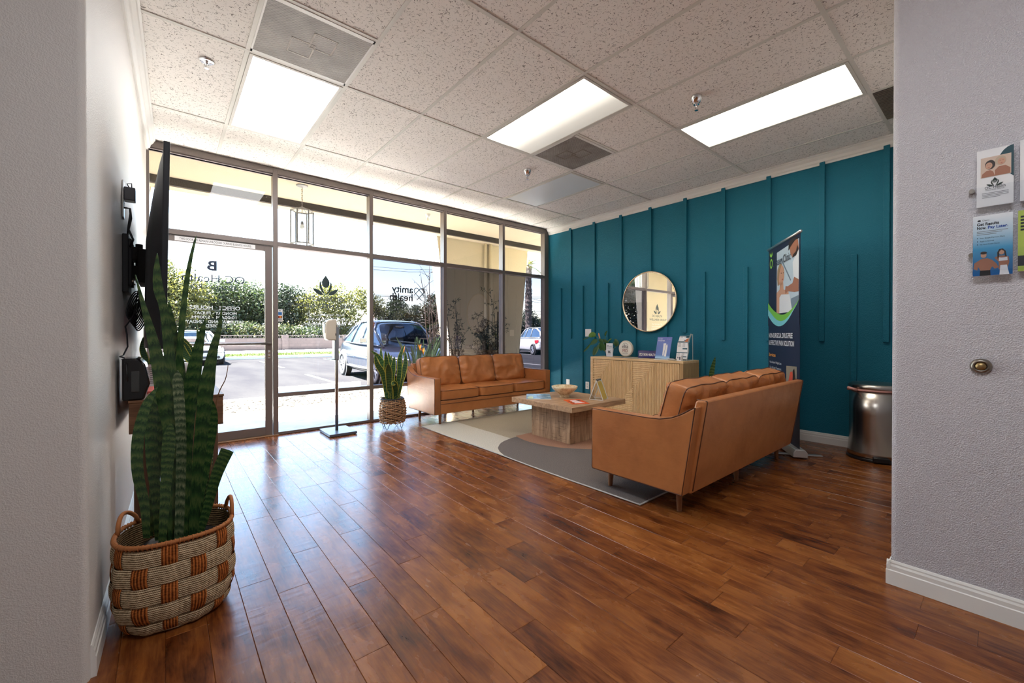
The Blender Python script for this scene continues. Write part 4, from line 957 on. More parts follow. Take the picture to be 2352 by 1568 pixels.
# ================================================================ BIG BASKET AND SNAKE PLANT, LEFT
BX, BY, BZ = 0.235, -2.20, .335
def bask_r(v):  # radius factor along height
    return .80 + .20 * min(1, v * 3.2) ** .5 + .035 * math.sin(PI * v) - .01 * v
def bp(th, v, off=0.0, c=(BX, BY)):
    p_ = 2.5; cx_, sy_ = math.cos(th), math.sin(th); r_ = (abs(cx_) ** p_ + abs(sy_) ** p_) ** (-1 / p_)
    f = bask_r(v); return Vector((c[0] + (.180 * f + off) * cx_ * r_, c[1] + (.165 * f + off) * sy_ * r_, .004 + v * BZ))
def rope(name, c0, c1, horiz=True, freq=330):
    t = MT(name); uv = t.n('UVMap'); sx = t.n('SeparateXYZ', ins={0: uv.outputs[0]}); co = t.co()
    n = t.noise(co, 60, 3, .6); n2 = t.noise(co, 9, 3, .5)
    s_ = t.math('SINE', t.math('ADD', t.math('MULTIPLY', sx.outputs[1 if horiz else 0], freq), t.math('MULTIPLY', n2.outputs[0], 2)))
    tw = t.math('SINE', t.math('ADD', t.math('MULTIPLY', sx.outputs[0 if horiz else 1], freq * 1.6), t.math('MULTIPLY', sx.outputs[1 if horiz else 0], freq * .7)))
    f = t.math('ADD', t.math('ADD', t.math('MULTIPLY', s_, .32), t.math('MULTIPLY', tw, .10)), n.outputs[0])
    t.pr(Base_Color=t.ramp(f, [(.15, (c0[0] * .35, c0[1] * .35, c0[2] * .35, 1)), (.42, c0), (.75, c1)]), Roughness=.85, Specular_IOR_Level=.15, Normal=t.bump(f, .8, .004)); return t.m
JUTE = rope('jute_rope', srgb(176, 150, 116), srgb(216, 196, 164), True, 6.283 / .0075 * 1.0); RUST = rope('rust_rope', srgb(140, 74, 30), srgb(190, 112, 56), False, 6.283 / .0085)
bk = thing('woven_basket', 'tall beige and rust checker woven basket in the left foreground', 'basket', (BX, BY, 0))
NC = 14; rows = 5; m = MB(); m.uv = []
NS = 112
def colidx(th): return (th + .12) / (2 * PI) * NC
def isover(c_, r_): return (c_ + r_) % 2 == 0
zt = [0, .16, .365, .57, .775, .965]
for r_ in range(rows):
    v0, v1 = zt[r_] + .004, zt[r_ + 1] - .004
    if r_ == 0: v0 = .01
    vs = []; n0 = len(m.v)
    for j in range(5):
        for i in range(NS + 1):
            th = 2 * PI * i / NS; c_ = colidx(th); ci = math.floor(c_) % NC; fr_ = c_ - math.floor(c_)
            strip = math.sin(PI * min(1, max(0, (fr_ - .22) / .56))) ** .5 if .22 < fr_ < .78 else 0
            sgn = -1 if isover(ci, r_) else 1
            off = .0035 + .0055 * sgn * strip + .0018 * math.sin(PI * j / 4) - .002 * (j in (0, 4))
            v = v0 + (v1 - v0) * j / 4; vs.append(bp(th, v, off)); m.uv.append((th * .17, v * BZ))
    W = NS + 1; m.add(vs, [(j * W + i, j * W + i + 1, (j + 1) * W + i + 1, (j + 1) * W + i) for j in range(4) for i in range(NS)])
world_part(m, 'jute_bands', JUTE, bk, smooth=True, fix=False)
m = MB(); m.uv = []
for c_ in range(NC):
    for r_ in range(rows):
        if not isover(c_, r_): continue
        v0, v1 = max(0, zt[r_] - .015), min(1, zt[r_ + 1] + .015); 
        if r_ == rows - 1: v1 = 1.0
        vs = []
        for j in range(6):
            for i in range(8):
                f = .22 + .56 * i / 7; th = 2 * PI * (c_ + f) / NC - .12; e = 1 if 0 < j < 5 else 0
                v = v0 + (v1 - v0) * j / 5; vs.append(bp(th, v, .0 + .0085 * math.sin(PI * j / 5) ** .6 - .002 * (i in (0, 7)))); m.uv.append((th * .17, v * BZ))
        m.add(vs, [(j * 8 + i, j * 8 + i + 1, (j + 1) * 8 + i + 1, (j + 1) * 8 + i) for j in range(5) for i in range(7)])
world_part(m, 'rust_strips', RUST, bk, smooth=True, fix=False)
m = MB(); m.uv = []; vs = []
for j in range(13):
    for i in range(NS + 1): th = 2 * PI * i / NS; vs.append(bp(th, .02 + .96 * j / 12, -.006)); m.uv.append((th * .17, j / 12 * BZ))
m.add(vs, [(j * (NS + 1) + i, j * (NS + 1) + i + 1, (j + 1) * (NS + 1) + i + 1, (j + 1) * (NS + 1) + i) for j in range(12) for i in range(NS)])
world_part(m, 'inner_weave', rope('inner_rope', srgb(120, 92, 62), srgb(170, 140, 104), True, 6.283 / .009), bk, smooth=True, fix=False)
m = MB(); m.lathe([(0, .006), (.14, .006), (.14, .012), (0, .012)], (BX, BY, 0)); world_part(m, 'basket_base', JUTE, bk)
rimm = flat('rust_rim_rope', srgb(168, 104, 56), .8)
m = MB(); m.tube([bp(2 * PI * k / 90, 1.0, .003 + .0015 * math.sin(k * 2.1)) for k in range(90)], .008, 8, close=True)
for k in range(0, 90): a = bp(2 * PI * k / 90, 1.0, .003); m.tube([a + Vector((0, 0, -.012)), a + Vector((0, 0, -.0)) + (a - Vector((BX, BY, a.z))).normalized() * .007, a + Vector((0, 0, .009))], .003, 5)
world_part(m, 'basket_rim', rimm, bk, smooth=True)
for th0 in (2.62, .12):
    m = MB(); pts = []
    for k in range(15):
        a = k / 14; th = th0 + .36 - .72 * a; q = bp(th, 1.0, -.004 if th0 > 1 else .004); pts.append(q + Vector((0, 0, .062 * math.sin(PI * a) ** .55)))
    m.tube(pts, .0075, 8); world_part(m, 'basket_handle', rimm, bk, smooth=True)
pp = thing('potted_snake_plant', 'tall dark green snake plant standing in the checker basket', 'plant', (BX + .01, BY, .012))
m = MB(); m.lathe([(.0, .0), (.10, .0), (.138, .245), (.142, .255), (.134, .257), (.128, .225), (0, .22)], (BX + .015, BY + .0, .012), 40); world_part(m, 'nursery_pot', flat('black_pot', (.015, .016, .02, 1), .3), pp, smooth=True)
m = MB(); m.lathe([(0, .232), (.127, .228)], (BX + .015, BY, .012), 24); world_part(m, 'soil', flat('soil', (.02, .013, .009, 1), .95), pp)
VN = Vector((-_f.x, -_f.y, 0.0))
def LF(pix, ys, wpx, mat=SNK, **k):
    """leaf from measured outline positions, base first; ys = depth of base and tip"""
    n = len(pix) - 1; pts = [at(x, y, 'y', ys[0] + (ys[1] - ys[0]) * i / n) for i, (x, y) in enumerate(pix)]
    d = (pts[0] - CAM).dot(_f); nr = Vector((-_f.x + k.pop('tx', 0), -_f.y, 0.05))
    return leaf(pp, pts, wpx * .88 * d / 952.2, nr, mat, **k)
slim = lambda t_: (.75 + .25 * t_) * (1 - t_) ** .55 * (1 if t_ < .5 else 1) + .02
cut = lambda t_: .55 + .5 * t_
LF([(392, 1238), (400, 1080), (410, 920), (414, 800), (425, 680), (437, 600), (451, 541)], (-2.20, -2.10), 26, prof=slim, tx=.3)
LF([(398, 1240), (392, 1090), (398, 960), (392, 830), (380, 720), (364, 655), (361, 581)], (-2.17, -2.12), 34, prof=lambda t_: (.8 + .35 * t_ if t_ < .45 else (.9575 - 1.2 * (t_ - .45) if t_ < .7 else .6 + .5 * math.sin((t_ - .7) / .3 * 2.2) * .6)) * (1 - max(0, (t_ - .78) / .22) ** 1.6) + .01)
LF([(400, 1245), (402, 1080), (392, 960), (372, 860), (350, 770), (330, 700), (311, 631)], (-2.24, -2.20), 52, prof=lambda t_: (.5 + .5 * min(1, t_ * 2.2)) * (1 - max(0, (t_ - .42) / .58) ** .8) + .015)
LF([(420, 1240), (424, 1100), (422, 960), (414, 850), (398, 760), (388, 691)], (-2.13, -2.1), 34)
LF([(430, 1235), (428, 1100), (432, 980), (444, 880), (457, 800), (473, 728)], (-2.20, -2.12), 48, prof=lambda t_: (.55 + .6 * t_ - .1 * t_ * t_) * (1 - max(0, (t_ - .62) / .38) ** 1.3) + .01)
LF([(445, 1235), (455, 1090), (466, 980), (478, 880), (492, 800), (505, 750), (510, 698)], (-2.22, -2.18), 42, prof=lambda t_: (.55 + .45 * min(1, t_ * 2)) * (1 - max(0, (t_ - .5) / .5) ** .75) + .03)
LF([(452, 1225), (462, 1130), (480, 1030), (488, 960), (480, 908)], (-2.18, -2.16), 36, prof=lambda t_: (.45 + .7 * t_) * (1 - max(0, (t_ - .7) / .3) ** 2) + .01)
LF([(460, 1225), (480, 1160), (500, 1090), (525, 1033)], (-2.20, -2.22), 34, prof=cut, fold=.3)
LF([(338, 1235), (334, 1160), (318, 1080), (320, 1000), (338, 930), (362, 888)], (-2.22, -2.22), 32, prof=lambda t_: (.55 + .45 * math.sin(PI * t_)) * (1 - max(0, (t_ - .75) / .25) ** 2) + .01)
LF([(366, 1240), (362, 1150), (352, 1060), (350, 960), (362, 890)], (-2.14, -2.12), 36)
LF([(412, 1248), (416, 1130), (418, 1020), (414, 930), (408, 850)], (-2.27, -2.27), 30, SNKL, prof=lambda t_: (.8 + .2 * t_) * (1 - max(0, (t_ - .88) / .12) ** 2) + .01)
LF([(374, 1250), (380, 1160), (385, 1080), (390, 1020), (393, 972)], (-2.29, -2.29), 40, prof=lambda t_: (.5 + .55 * t_) * (1 - max(0, (t_ - .72) / .28) ** 2) + .01)
LF([(440, 1200), (436, 1120), (432, 1050), (434, 1000)], (-2.12, -2.1), 26)
LF([(455, 1215), (470, 1130), (484, 1060), (488, 1000)], (-2.12, -2.08), 14, SNKL)
LF([(475, 1180), (486, 1050), (498, 920), (518, 870), (524, 838)], (-2.14, -2.10), 5, flat('dry_leaf', srgb(120, 80, 52), .7), prof=slim)
LF([(345, 1230), (356, 1120), (368, 1000), (382, 900), (372, 820)], (-2.10, -2.05), 34)

# ================================================================ CONSOLE TABLE AND WHAT STANDS ON IT
CW = wood('console_wood', srgb(92, 62, 44), srgb(142, 102, 74), 0, 1.3, .5); CWV = wood('console_wood_legs', srgb(70, 48, 38), srgb(112, 80, 60), 2, 1.3, .55)
cn = thing('console_table', 'brown wood console table along the left wall', 'table', (.23, -.75, 0)); cy0, cy1 = -1.74, .38; cxa, cxb = .092, .43; ct = .795
m = MB(); m.box((cxa - .02, cy0, ct - .155), (cxb, cy1, ct - .012)); world_part(m, 'apron', CW, cn, bevel=.002)
m = MB(); m.box((cxa - .022, cy0 - .004, ct - .012), (cxb + .003, cy1, ct)); world_part(m, 'tabletop', CW, cn, bevel=.002)
for y in (cy0 + .03, cy1 - .10):
    for xa_, xb_ in ((cxa - .005, cxa + .085), (cxb - .075, cxb - .02)): m = MB(); m.box((xa_, y, 0), (xb_, y + .07, ct - .155)); world_part(m, 'leg', CWV, cn, bevel=.002)
o = thing('countertop_appliance', 'glossy black countertop appliance at the near end of the console', 'appliance', (.085, -1.68, ct))
m = MB(); prof_ = [(-.036, 0), (.040, 0), (.062, .075), (.045, .165), (.022, .195), (-.036, .195)]
m.prism([(x, -.06, z) for x, z in prof_], (0, .22, 0)); m.build('housing', flat('gloss_black', (.01, .01, .012, 1), .12), o, bevel=.008)
m = MB(); m.box((-.005, -.063, .04), (.024, -.058, .135)); m.build('side_panel', flat('grey_panel', (.06, .065, .07, 1), .5), o, bevel=.002)
m = MB(); m.tube([(-.036, -.02, .19), (-.02, -.07, .17), (-.018, -.068, .11), (-.016, -.066, .09)], .0035, 8); m.build('power_cord', BLACK, o, smooth=True)
def slab(name, label, cat, x, y, z, sx, sy, sz, mat, rz=0.0, group=None):
    o = thing(name, label, cat, (x, y, z), rz, group); m = MB(); m.box((-sx / 2, -sy / 2, 0), (sx / 2, sy / 2, sz)); m.build('body', mat, o, bevel=.001, seg=1); return o
o = slab('leaflet', 'white leaflets lying flat on the console beside the red folder', 'papers', .23, -1.60, ct, .17, .2, .004, PAPER, .1)
o = slab('folder', 'red folder lying on the console behind the black appliance', 'folder', .175, -1.36, ct, .13, .26, .012, flat('red_folder', srgb(206, 96, 84), .4))
o = thing('brochure_holder', 'white document holder with fine print standing behind the red folder', 'brochure holder', (.15, -1.12, ct)); m = MB(); m.box((-.055, -.01, 0), (.055, .012, .13)); m.build('holder', PAPER, o)
m = MB()
for k in range(9): m.box((-.045, -.0115, .02 + .011 * k), (.045 - .012 * (k % 3), -.0102, .0245 + .011 * k))
m.build('printed_lines', INKG, o)
o = thing('tissue_box', 'purple and white tissue box on the console behind the leaves', 'box', (.235, -.95, ct)); m = MB(); m.box((-.05, -.06, 0), (.05, .06, .15)); m.build('carton', flat('purple_carton', srgb(96, 66, 150), .4), o, bevel=.003)
m = MB(); m.grid(lambda u, v: ((u - .5) * .07, (v - .5) * .05 + .01 * math.sin(u * 9), .15 + .07 * math.sin(PI * u) * (.6 + .4 * math.sin(v * 7))), 8, 6); m.build('tissue', PAPER, o, smooth=True)
def small_variegated(label, x, y, leaves):
    o = thing('potted_snake_plant', label, 'plant', (x, y, ct)); m = MB(); m.lathe([(0, 0), (.045, 0), (.055, .09), (.05, .092), (.046, .08), (0, .08)], n=28); m.build('pot', flat('white_ceramic', srgb(226, 226, 228), .25), o, smooth=True)
    for pts, w_ in leaves:
        mm = MB(); blade(mm, pts, w_, (-.2, -1, 0), prof=lambda t_: (.5 + .55 * math.sin(PI * min(1, t_ * 1.15) * .8)) * (1 - t_ ** 3.5) + .02); mm.build('leaf', SNKY, o, smooth=True, fix=False)
small_variegated('small yellow edged snake plant on the console near the television', .115, -.82, [([(0, 0, .08), (-.01, 0, .15), (-.025, .0, .22), (-.02, .0, .29)], .036), ([(.01, 0, .08), (.02, .01, .14), (.035, .02, .2)], .03)])
small_variegated('small yellow edged snake plant at the far end of the console', .36, -.30, [([(0, 0, .08), (.015, 0, .16), (.045, 0, .24), (.03, 0, .35)], .06), ([(0, 0, .08), (-.05, 0, .17), (-.07, 0, .26)], .05), ([(0, 0, .08), (-.03, 0, .2), (-.10, 0, .30)], .04), ([(0, 0, .08), (-.01, 0, .2), (-.13, 0, .36)], .035)])

# ================================================================ TELEVISION ON ITS ARM, OUTLET AND CABLES
tv = thing('television', 'wall mounted black television seen edge-on on the left wall', 'television', (.19, -1.05, 1.5)); ty0, ty1, tz0, tz1 = -1.86, -.30, 1.035, 1.985
TM = Matrix.Rotation(.012, 4, 'Y')
def tvp(x, y, z): return (x + (z - tz0) * .018, y, z)
m = MB(); m.add([tvp(x, y, z) for x, y, z in ((.182, ty0, tz0), (.206, ty0, tz0), (.206, ty1, tz0), (.182, ty1, tz0), (.182, ty0, tz1), (.206, ty0, tz1), (.206, ty1, tz1), (.182, ty1, tz1))], [(0, 3, 2, 1), (4, 5, 6, 7), (0, 1, 5, 4), (1, 2, 6, 5), (2, 3, 7, 6), (3, 0, 4, 7)])
world_part(m, 'screen_panel', flat('tv_black', (.012, .014, .02, 1), .3), tv, bevel=.004)
m = MB()
def bulge(u, v):
    z = tz0 + (tz1 - tz0) * v; e = min(1, min(u, 1 - u) * 9); d = .062 * (1 if v < .55 else max(0, (1 - (v - .55) / .45)) ** .6) * e ** .5
    return tvp(.183 - d, ty0 + .06 + (ty1 - ty0 - .12) * u, z)
m.grid(bulge, 24, 20); m.add([bulge(k / 24, 0) for k in range(25)] + [tvp(.184, ty0 + .06 + (ty1 - ty0 - .12) * k / 24, tz0) for k in range(25)], [(k, k + 1, 26 + k, 25 + k) for k in range(24)])
world_part(m, 'back_housing', flat('tv_back', (.022, .024, .03, 1), .38), tv, smooth=True)
mt = thing('tv_wall_mount', 'black articulated mount between the television and the left wall', 'tv mount', (.06, -1.25, 1.45))
wx = xl(-1.3)
m = MB(); m.box((wx, -1.42, 1.32), (wx + .022, -1.16, 1.62)); m.box((wx + .02, -1.40, 1.36), (wx + .034, -1.36, 1.6)); m.box((wx + .02, -1.22, 1.36), (wx + .034, -1.18, 1.6)); world_part(m, 'wall_bracket', BLACKM, mt, bevel=.003)
m = MB(); m.box((wx + .03, -1.33, 1.40), (wx + .065, -1.20, 1.47)); m.box((wx + .03, -1.33, 1.50), (wx + .065, -1.20, 1.57)); m.cyl((wx + .06, -1.30, 1.38), (wx + .06, -1.30, 1.59), .016, n=14); m.box((.09, -1.35, 1.38), (.128, -1.05, 1.56)); world_part(m, 'arm', BLACKM, mt, bevel=.003)
m = MB()
for y, z in ((-1.38, 1.58), (-1.38, 1.38), (-1.2, 1.58), (-1.2, 1.38)): m.cyl((wx + .03, y, z), (wx + .04, y, z), .006, n=10)
world_part(m, 'bolts', STEEL, mt)
ro = outlet('power_outlet', 'tall white power outlet high on the left wall above the mount', xl(-1.38) + .001, -1.38, 1.80, (1, 0, 0), .075, .19)
pa = thing('power_adapter', 'black power adapter plugged in beside the television', 'adapter', (xl(-1.38) + .008, -1.40, 1.825)); m = MB(); m.box((0, -.03, -.034), (.044, .03, .034)); m.build('adapter_body', flat('adapter_grey', (.05, .05, .06, 1), .4), pa, bevel=.004)
m = MB(); m.tube([(.02, -.02, .034), (.012, -.02, .05), (.03, -.02, .055), (.03, -.02, .034)], .003, 6); m.build('cord_loop', BLACK, pa, smooth=True)
m = MB(); a = Vector((xl(-1.38) + .03, -1.40, 1.755)); m.tube([(xl(-1.38) + .006, -1.40, 1.755), a, a + Vector((.004, 0, -.05)), a + Vector((-.006, 0, -.11)), a + Vector((.012, 0, -.16)), a + Vector((.0, 0, -.2))], .005, 8)
m.tube([a + Vector((.002, 0, -.02)), a + Vector((-.008, .01, -.1)), a + Vector((-.012, .01, -.17))], .004, 8)
R2 = random.Random(5)
for k in range(9):
    c = Vector((wx + .035 + .004 * k, -1.33 + .01 * k, 1.26 - .004 * k)); pts = [c + Vector((.028 * math.cos(a_) * .9, .03 * math.sin(a_) + .01 * math.sin(a_ * 2 + k), .075 * math.sin(a_ + .6) - .02 * k * .2)) for a_ in [2 * PI * q / 20 for q in range(20)]]
    m.tube(pts, .0033, 6, close=True)
m.tube([(wx + .06, -1.3, 1.36), (wx + .05, -1.32, 1.30), (wx + .04, -1.36, 1.20), (wx + .012, -1.46, 1.14), (wx + .02, -1.5, 1.10), (wx + .025, -1.55, 1.04), (wx + .012, -1.60, 1.0), (.042, -1.70, .998), (.055, -1.69, .992)], .0035, 8)
m.tube([(wx + .06, -1.25, 1.27), (wx + .075, -1.24, 1.22), (.12, -1.2, 1.2), (.135, -1.18, 1.22)], .003, 6)
tag(m.build('cable_bundle', BLACK, smooth=True), 'tangled black cables hanging below the television mount', 'cable')

# ================================================================ HAND SANITISER STAND
hs = thing('sanitizer_stand', 'grey floor stand with cream hand sanitiser dispenser by the windows', 'dispenser stand', (1.665, .47, 0))
m = MB(); m.box((-.13, -.19, .004), (.16, .19, .032)); m.build('base_plate', flat('slate_base', srgb(98, 104, 122), .35, .3), hs, bevel=.003)
m = MB(); m.cyl((0, .0, .03), (0, .0, 1.20), .0165, n=24); m.build('pole', flat('champagne_pole', srgb(150, 140, 132), .3, .8), hs, smooth=True, bevel=0)
m = MB(); m.box((-.034, -.045, .815), (.012, .045, 1.18)); m.box((-.026, -.052, .80), (-.014, -.04, 1.04)); m.build('back_plate', flat('bracket_grey', srgb(150, 160, 170), .35, .6), hs, bevel=.002)
m = MB(); m.box((-.095, -.05, .822), (.0, .05, .828)); m.build('drip_tray', BLACK, hs)
m = MB(); prof_ = [(-.016, 1.035), (-.10, 1.035), (-.118, 1.045), (-.128, 1.08), (-.133, 1.16), (-.128, 1.225), (-.105, 1.255), (-.06, 1.266), (-.016, 1.268)]
m.prism([(x, -.058, z) for x, z in prof_], (0, .116, 0)); dp = m.build('dispenser', PLASTC, hs, bevel=.012, seg=3)
m = MB(); m.box((-.136, -.045, 1.115), (-.122, .045, 1.215)); m.build('level_window', flat('dispenser_window', srgb(96, 136, 150), .1), dp, bevel=.004)
m = MB(); m.box((-.135, -.035, 1.22), (-.118, .035, 1.238)); m.build('sensor', BLACK, dp, bevel=.002)
m = MB(); m.box((-.03, -.0595, 1.085), (-.022, -.0575, 1.11)); m.build('lock_slot', BLACK, dp)

# ================================================================ SMALL SNAKE PLANT ON WIRE STAND
SX, SY = 2.245, .30
wk = thing('wicker_planter', 'round wicker planter on thin wire legs beside the far sofa', 'planter', (SX, SY, 0))
WIC = flat('wicker_cane', srgb(178, 140, 104), .6)
def wr_(z): return .150 - .022 * abs((z - .20) / .14) ** 2.2
m = MB(); 
for k in range(17):
    z = .085 + k * .0158; ph = k % 2; pts = []
    for a_ in range(72): th = 2 * PI * a_ / 72; pts.append((SX + (wr_(z) + .0075 * math.cos(9 * th + PI * ph)) * math.cos(th), SY + (wr_(z) + .0075 * math.cos(9 * th + PI * ph)) * math.sin(th), z + .003 * math.sin(5 * th + k * 1.7)))
    m.tube(pts, .0056, 6, close=True)
world_part(m, 'cane_weave', WIC, wk, smooth=True)
m = MB()
for k in range(18): th = 2 * PI * k / 18; m.tube([(SX + wr_(z) * math.cos(th), SY + wr_(z) * math.sin(th), z) for z in (.075, .13, .2, .27, .345)], .0045, 6)
m.tube([(SX + (wr_(.078) + .004 * math.sin(k * 2.5)) * math.cos(2 * PI * k / 60), SY + wr_(.078) * math.sin(2 * PI * k / 60), .078 + .006 * math.sin(k * 1.7)) for k in range(60)], .005, 6, close=True)
world_part(m, 'uprights', WIC, wk, smooth=True)
m = MB(); m.tube([(SX + .142 * math.cos(2 * PI * k / 48), SY + .142 * math.sin(2 * PI * k / 48), .352) for k in range(48)], .005, 8, close=True); m.tube([(SX + .12 * math.cos(2 * PI * k / 48), SY + .12 * math.sin(2 * PI * k / 48), .08) for k in range(48)], .004, 8, close=True)
world_part(m, 'wire_ring', BLACKM, wk, smooth=True)
for th in (-2.55, -.95, .75, 2.2):
    m = MB(); c_, s_ = math.cos(th), math.sin(th); tx_, ty_ = -s_, c_
    a = Vector((SX + .118 * c_, SY + .118 * s_, 0.0)); m.tube([a + Vector((tx_ * .045, ty_ * .045, .082)), a + Vector((tx_ * .01, ty_ * .01, .012)), a + Vector((0, 0, .0035)), a + Vector((-tx_ * .01, -ty_ * .01, .012)), a + Vector((-tx_ * .045, -ty_ * .045, .082))], .003, 6); world_part(m, 'wire_leg', BLACKM, wk, smooth=True)
sp = thing('potted_snake_plant', 'yellow edged snake plant in the wicker planter by the far sofa', 'plant', (SX, SY, .085))
m = MB(); m.lathe([(0, .0), (.112, .0), (.130, .265), (.126, .268), (.121, .24), (0, .235)], (SX, SY, .086), 40); world_part(m, 'nursery_pot', flat('dark_grey_pot', (.04, .042, .05, 1), .4), sp, smooth=True)
def SL_(pix, y, wpx, **k):
    n = len(pix) - 1; pts = [at(a, b, 'y', .30 + (y - .30) * i / n) for i, (a, b) in enumerate(pix)]
    d = (pts[0] - CAM).dot(_f); return leaf(sp, pts, wpx * d / 952.2, (-.5 + k.pop('tx', 0), -.8, 0.05), SNKY, **k)
wide = lambda t_: (.6 + .75 * t_ - .25 * t_ ** 2) * (1 - max(0, (t_ - .55) / .45) ** 1.7) + .01
for pix, y, w_ in [([(889, 914), (884, 880), (878, 855), (866, 835), (861, 812)], .22, 14), ([(893, 914), (890, 880), (884, 850), (872, 822), (851, 804)], .34, 13), ([(890, 914), (887, 880), (880, 850), (876, 825), (875, 797)], .40, 12),
    ([(892, 916), (890, 880), (889, 855), (888, 830), (885, 806)], .18, 15), ([(896, 916), (894, 880), (893, 850), (892, 835)], .12, 17), ([(900, 915), (902, 880), (901, 850), (897, 830), (891, 808)], .36, 12),
    ([(899, 916), (900, 870), (903, 845), (906, 818)], .26, 14), ([(912, 914), (915, 880), (918, 850), (919, 820), (929, 790)], .30, 13), ([(914, 914), (918, 890), (926, 860), (931, 835), (932, 808)], .36, 14),
    ([(908, 916), (909, 895), (905, 880), (901, 884)], .16, 15), ([(908, 915), (911, 890), (908, 868)], .30, 9), ([(906, 916), (915, 905), (922, 880), (926, 852)], .18, 7), ([(897, 915), (896, 870), (895, 840), (900, 815)], .42, 11)]:
    SL_(pix, y, w_, prof=wide)

# ================================================================ ON THE COFFEE TABLE
ZT = .415
t = MT('speckled_stoneware'); co = t.co(); n_ = t.noise(co, 90, 4, .7); n2 = t.noise(co, 12, 3)
t.pr(Base_Color=t.ramp(t.math('ADD', t.math('MULTIPLY', n_.outputs[0], .5), t.math('MULTIPLY', n2.outputs[0], .5)), [(.38, srgb(176, 138, 96)), (.5, srgb(222, 200, 162)), (.6, srgb(238, 222, 190))]), Roughness=.35)
o = thing('footed_bowl', 'cream speckled footed bowl on the coffee table', 'bowl', (3.535, -1.235, ZT))
m = MB(); m.lathe([(.0, .002), (.050, .0), (.056, .004), (.050, .022), (.060, .036), (.100, .066), (.132, .096), (.139, .108), (.141, .122), (.136, .124), (.130, .112), (.095, .074), (.04, .052), (0, .05)], n=56); m.build('bowl_body', t.m, o, smooth=True)
def flatquad(name, label, cat, c, th, mats):
    """a thin sheet item on the table from four corners"""
    ctr = sum((Vector((x, y, 0)) for x, y in c), Vector()) / 4; o = thing(name, label, cat, (ctr.x, ctr.y, ZT)); return o
mg = thing('magazine', 'blue travel magazine lying on the left side of the coffee table', 'magazine', (3.325, -1.045, ZT), math.radians(-42)); t = MT('blue_cover'); n_ = t.noise(t.co((6, 16, 1)), 2.0, 3); t.pr(Base_Color=t.ramp(n_.outputs[0], [(.38, srgb(60, 120, 170)), (.5, srgb(150, 200, 224)), (.62, srgb(224, 236, 240))]), Roughness=.2)
m = MB(); m.box((-.13, -.17, 0), (.13, .17, .009)); m.build('pages', PAPER, mg); m = MB(); m.box((-.131, -.171, .009), (.131, .171, .0102)); m.build('cover', t.m, mg)
m = MB(); m.box((-.12, -.165, .0103), (-.06, -.03, .0108)); m.build('cover_panel', flat('pale_green_print', srgb(206, 222, 180), .4), mg)
m = MB(); [m.box((-.02, -.1 + k * .05, .0103), (.10, -.085 + k * .05, .0108)) for k in range(4)]; m.build('cover_lines', flat('slate_print', srgb(70, 92, 116), .4), mg)
oc = thing('flyer', 'bright orange flyer with white lettering on the coffee table', 'flyer', (3.40, -1.52, ZT), math.radians(-28)); m = MB(); m.box((-.09, -.135, 0), (.09, .135, .004)); m.build('sheet', flat('orange_print', srgb(238, 96, 34), .35), oc)
m = MB(); [m.box((-.05 + .012 * (k % 2), -.10 + .033 * k, .0041), (.055 - .015 * (k % 3), -.08 + .033 * k, .0045)) for k in range(6)]; m.build('white_print', PAPER, oc)
m = MB(); [m.box((-.075, -.115 + .06 * k, .0041), (-.055, -.085 + .06 * k, .0045)) for k in range(3)]; m.box((.03, .01, .0046), (.06, .08, .005)); m.build('dark_print', flat('brown_print', srgb(96, 50, 34), .4), oc)
tn = thing('acrylic_sign_holder', 'triangular clear acrylic sign holder on the coffee table', 'sign holder', (3.71, -1.56, ZT), math.radians(-73))
m = MB(); A_ = [(-.075, 0), (.075, 0), (.0, .20)]
for (a, b) in ((A_[0], A_[2]), (A_[1], A_[2]), (A_[0], A_[1])):
    dx, dz = b[0] - a[0], b[1] - a[1]; L = math.hypot(dx, dz); nx, nz = -dz / L * .0015, dx / L * .0015
    m.prism([(a[0] + nx, -.07, a[1] + nz + .002), (b[0] + nx, -.07, b[1] + nz + .002), (b[0] - nx, -.07, b[1] - nz + .002), (a[0] - nx, -.07, a[1] - nz + .002)], (0, .14, 0))
m.build('acrylic_frame', glassm('frosted_acrylic', (.93, .93, .91, 1), .05, 1.0), tn)
m = MB(); 
for s_ in (-.07, .068): m.prism([(.070, s_, .006), (.078, s_, .004), (.004, s_, .205), (-.004, s_, .200)], (0, .004, 0)); m.prism([(-.078, s_, .004), (-.070, s_, .006), (.004, s_, .200), (-.004, s_, .205)], (0, .004, 0)); m.box((-.075, s_, .001), (.075, s_ + .004, .006))
m.build('polished_edges', flat('acrylic_edge', srgb(226, 228, 226), .3), tn)
m = MB(); m.add([(.071, -.064, .010), (.071, .064, .010), (.003, .064, .190), (.003, -.064, .190)], [(0, 1, 2, 3)]); m.build('yellow_insert', flat('yellow_print', srgb(214, 186, 84), .4), tn, fix=False)
m = MB(); m.cyl((0, -.066, .208), (0, .05, .208), .008, n=12); m.build('pen', BLACK, tn, smooth=False)

# ================================================================ ON THE SIDEBOARD
SZ = CZ
def fx(y, z, x): return Fr((x, y, z), (0, -1, 0), (0, 0, 1))    # faces the room (-x)
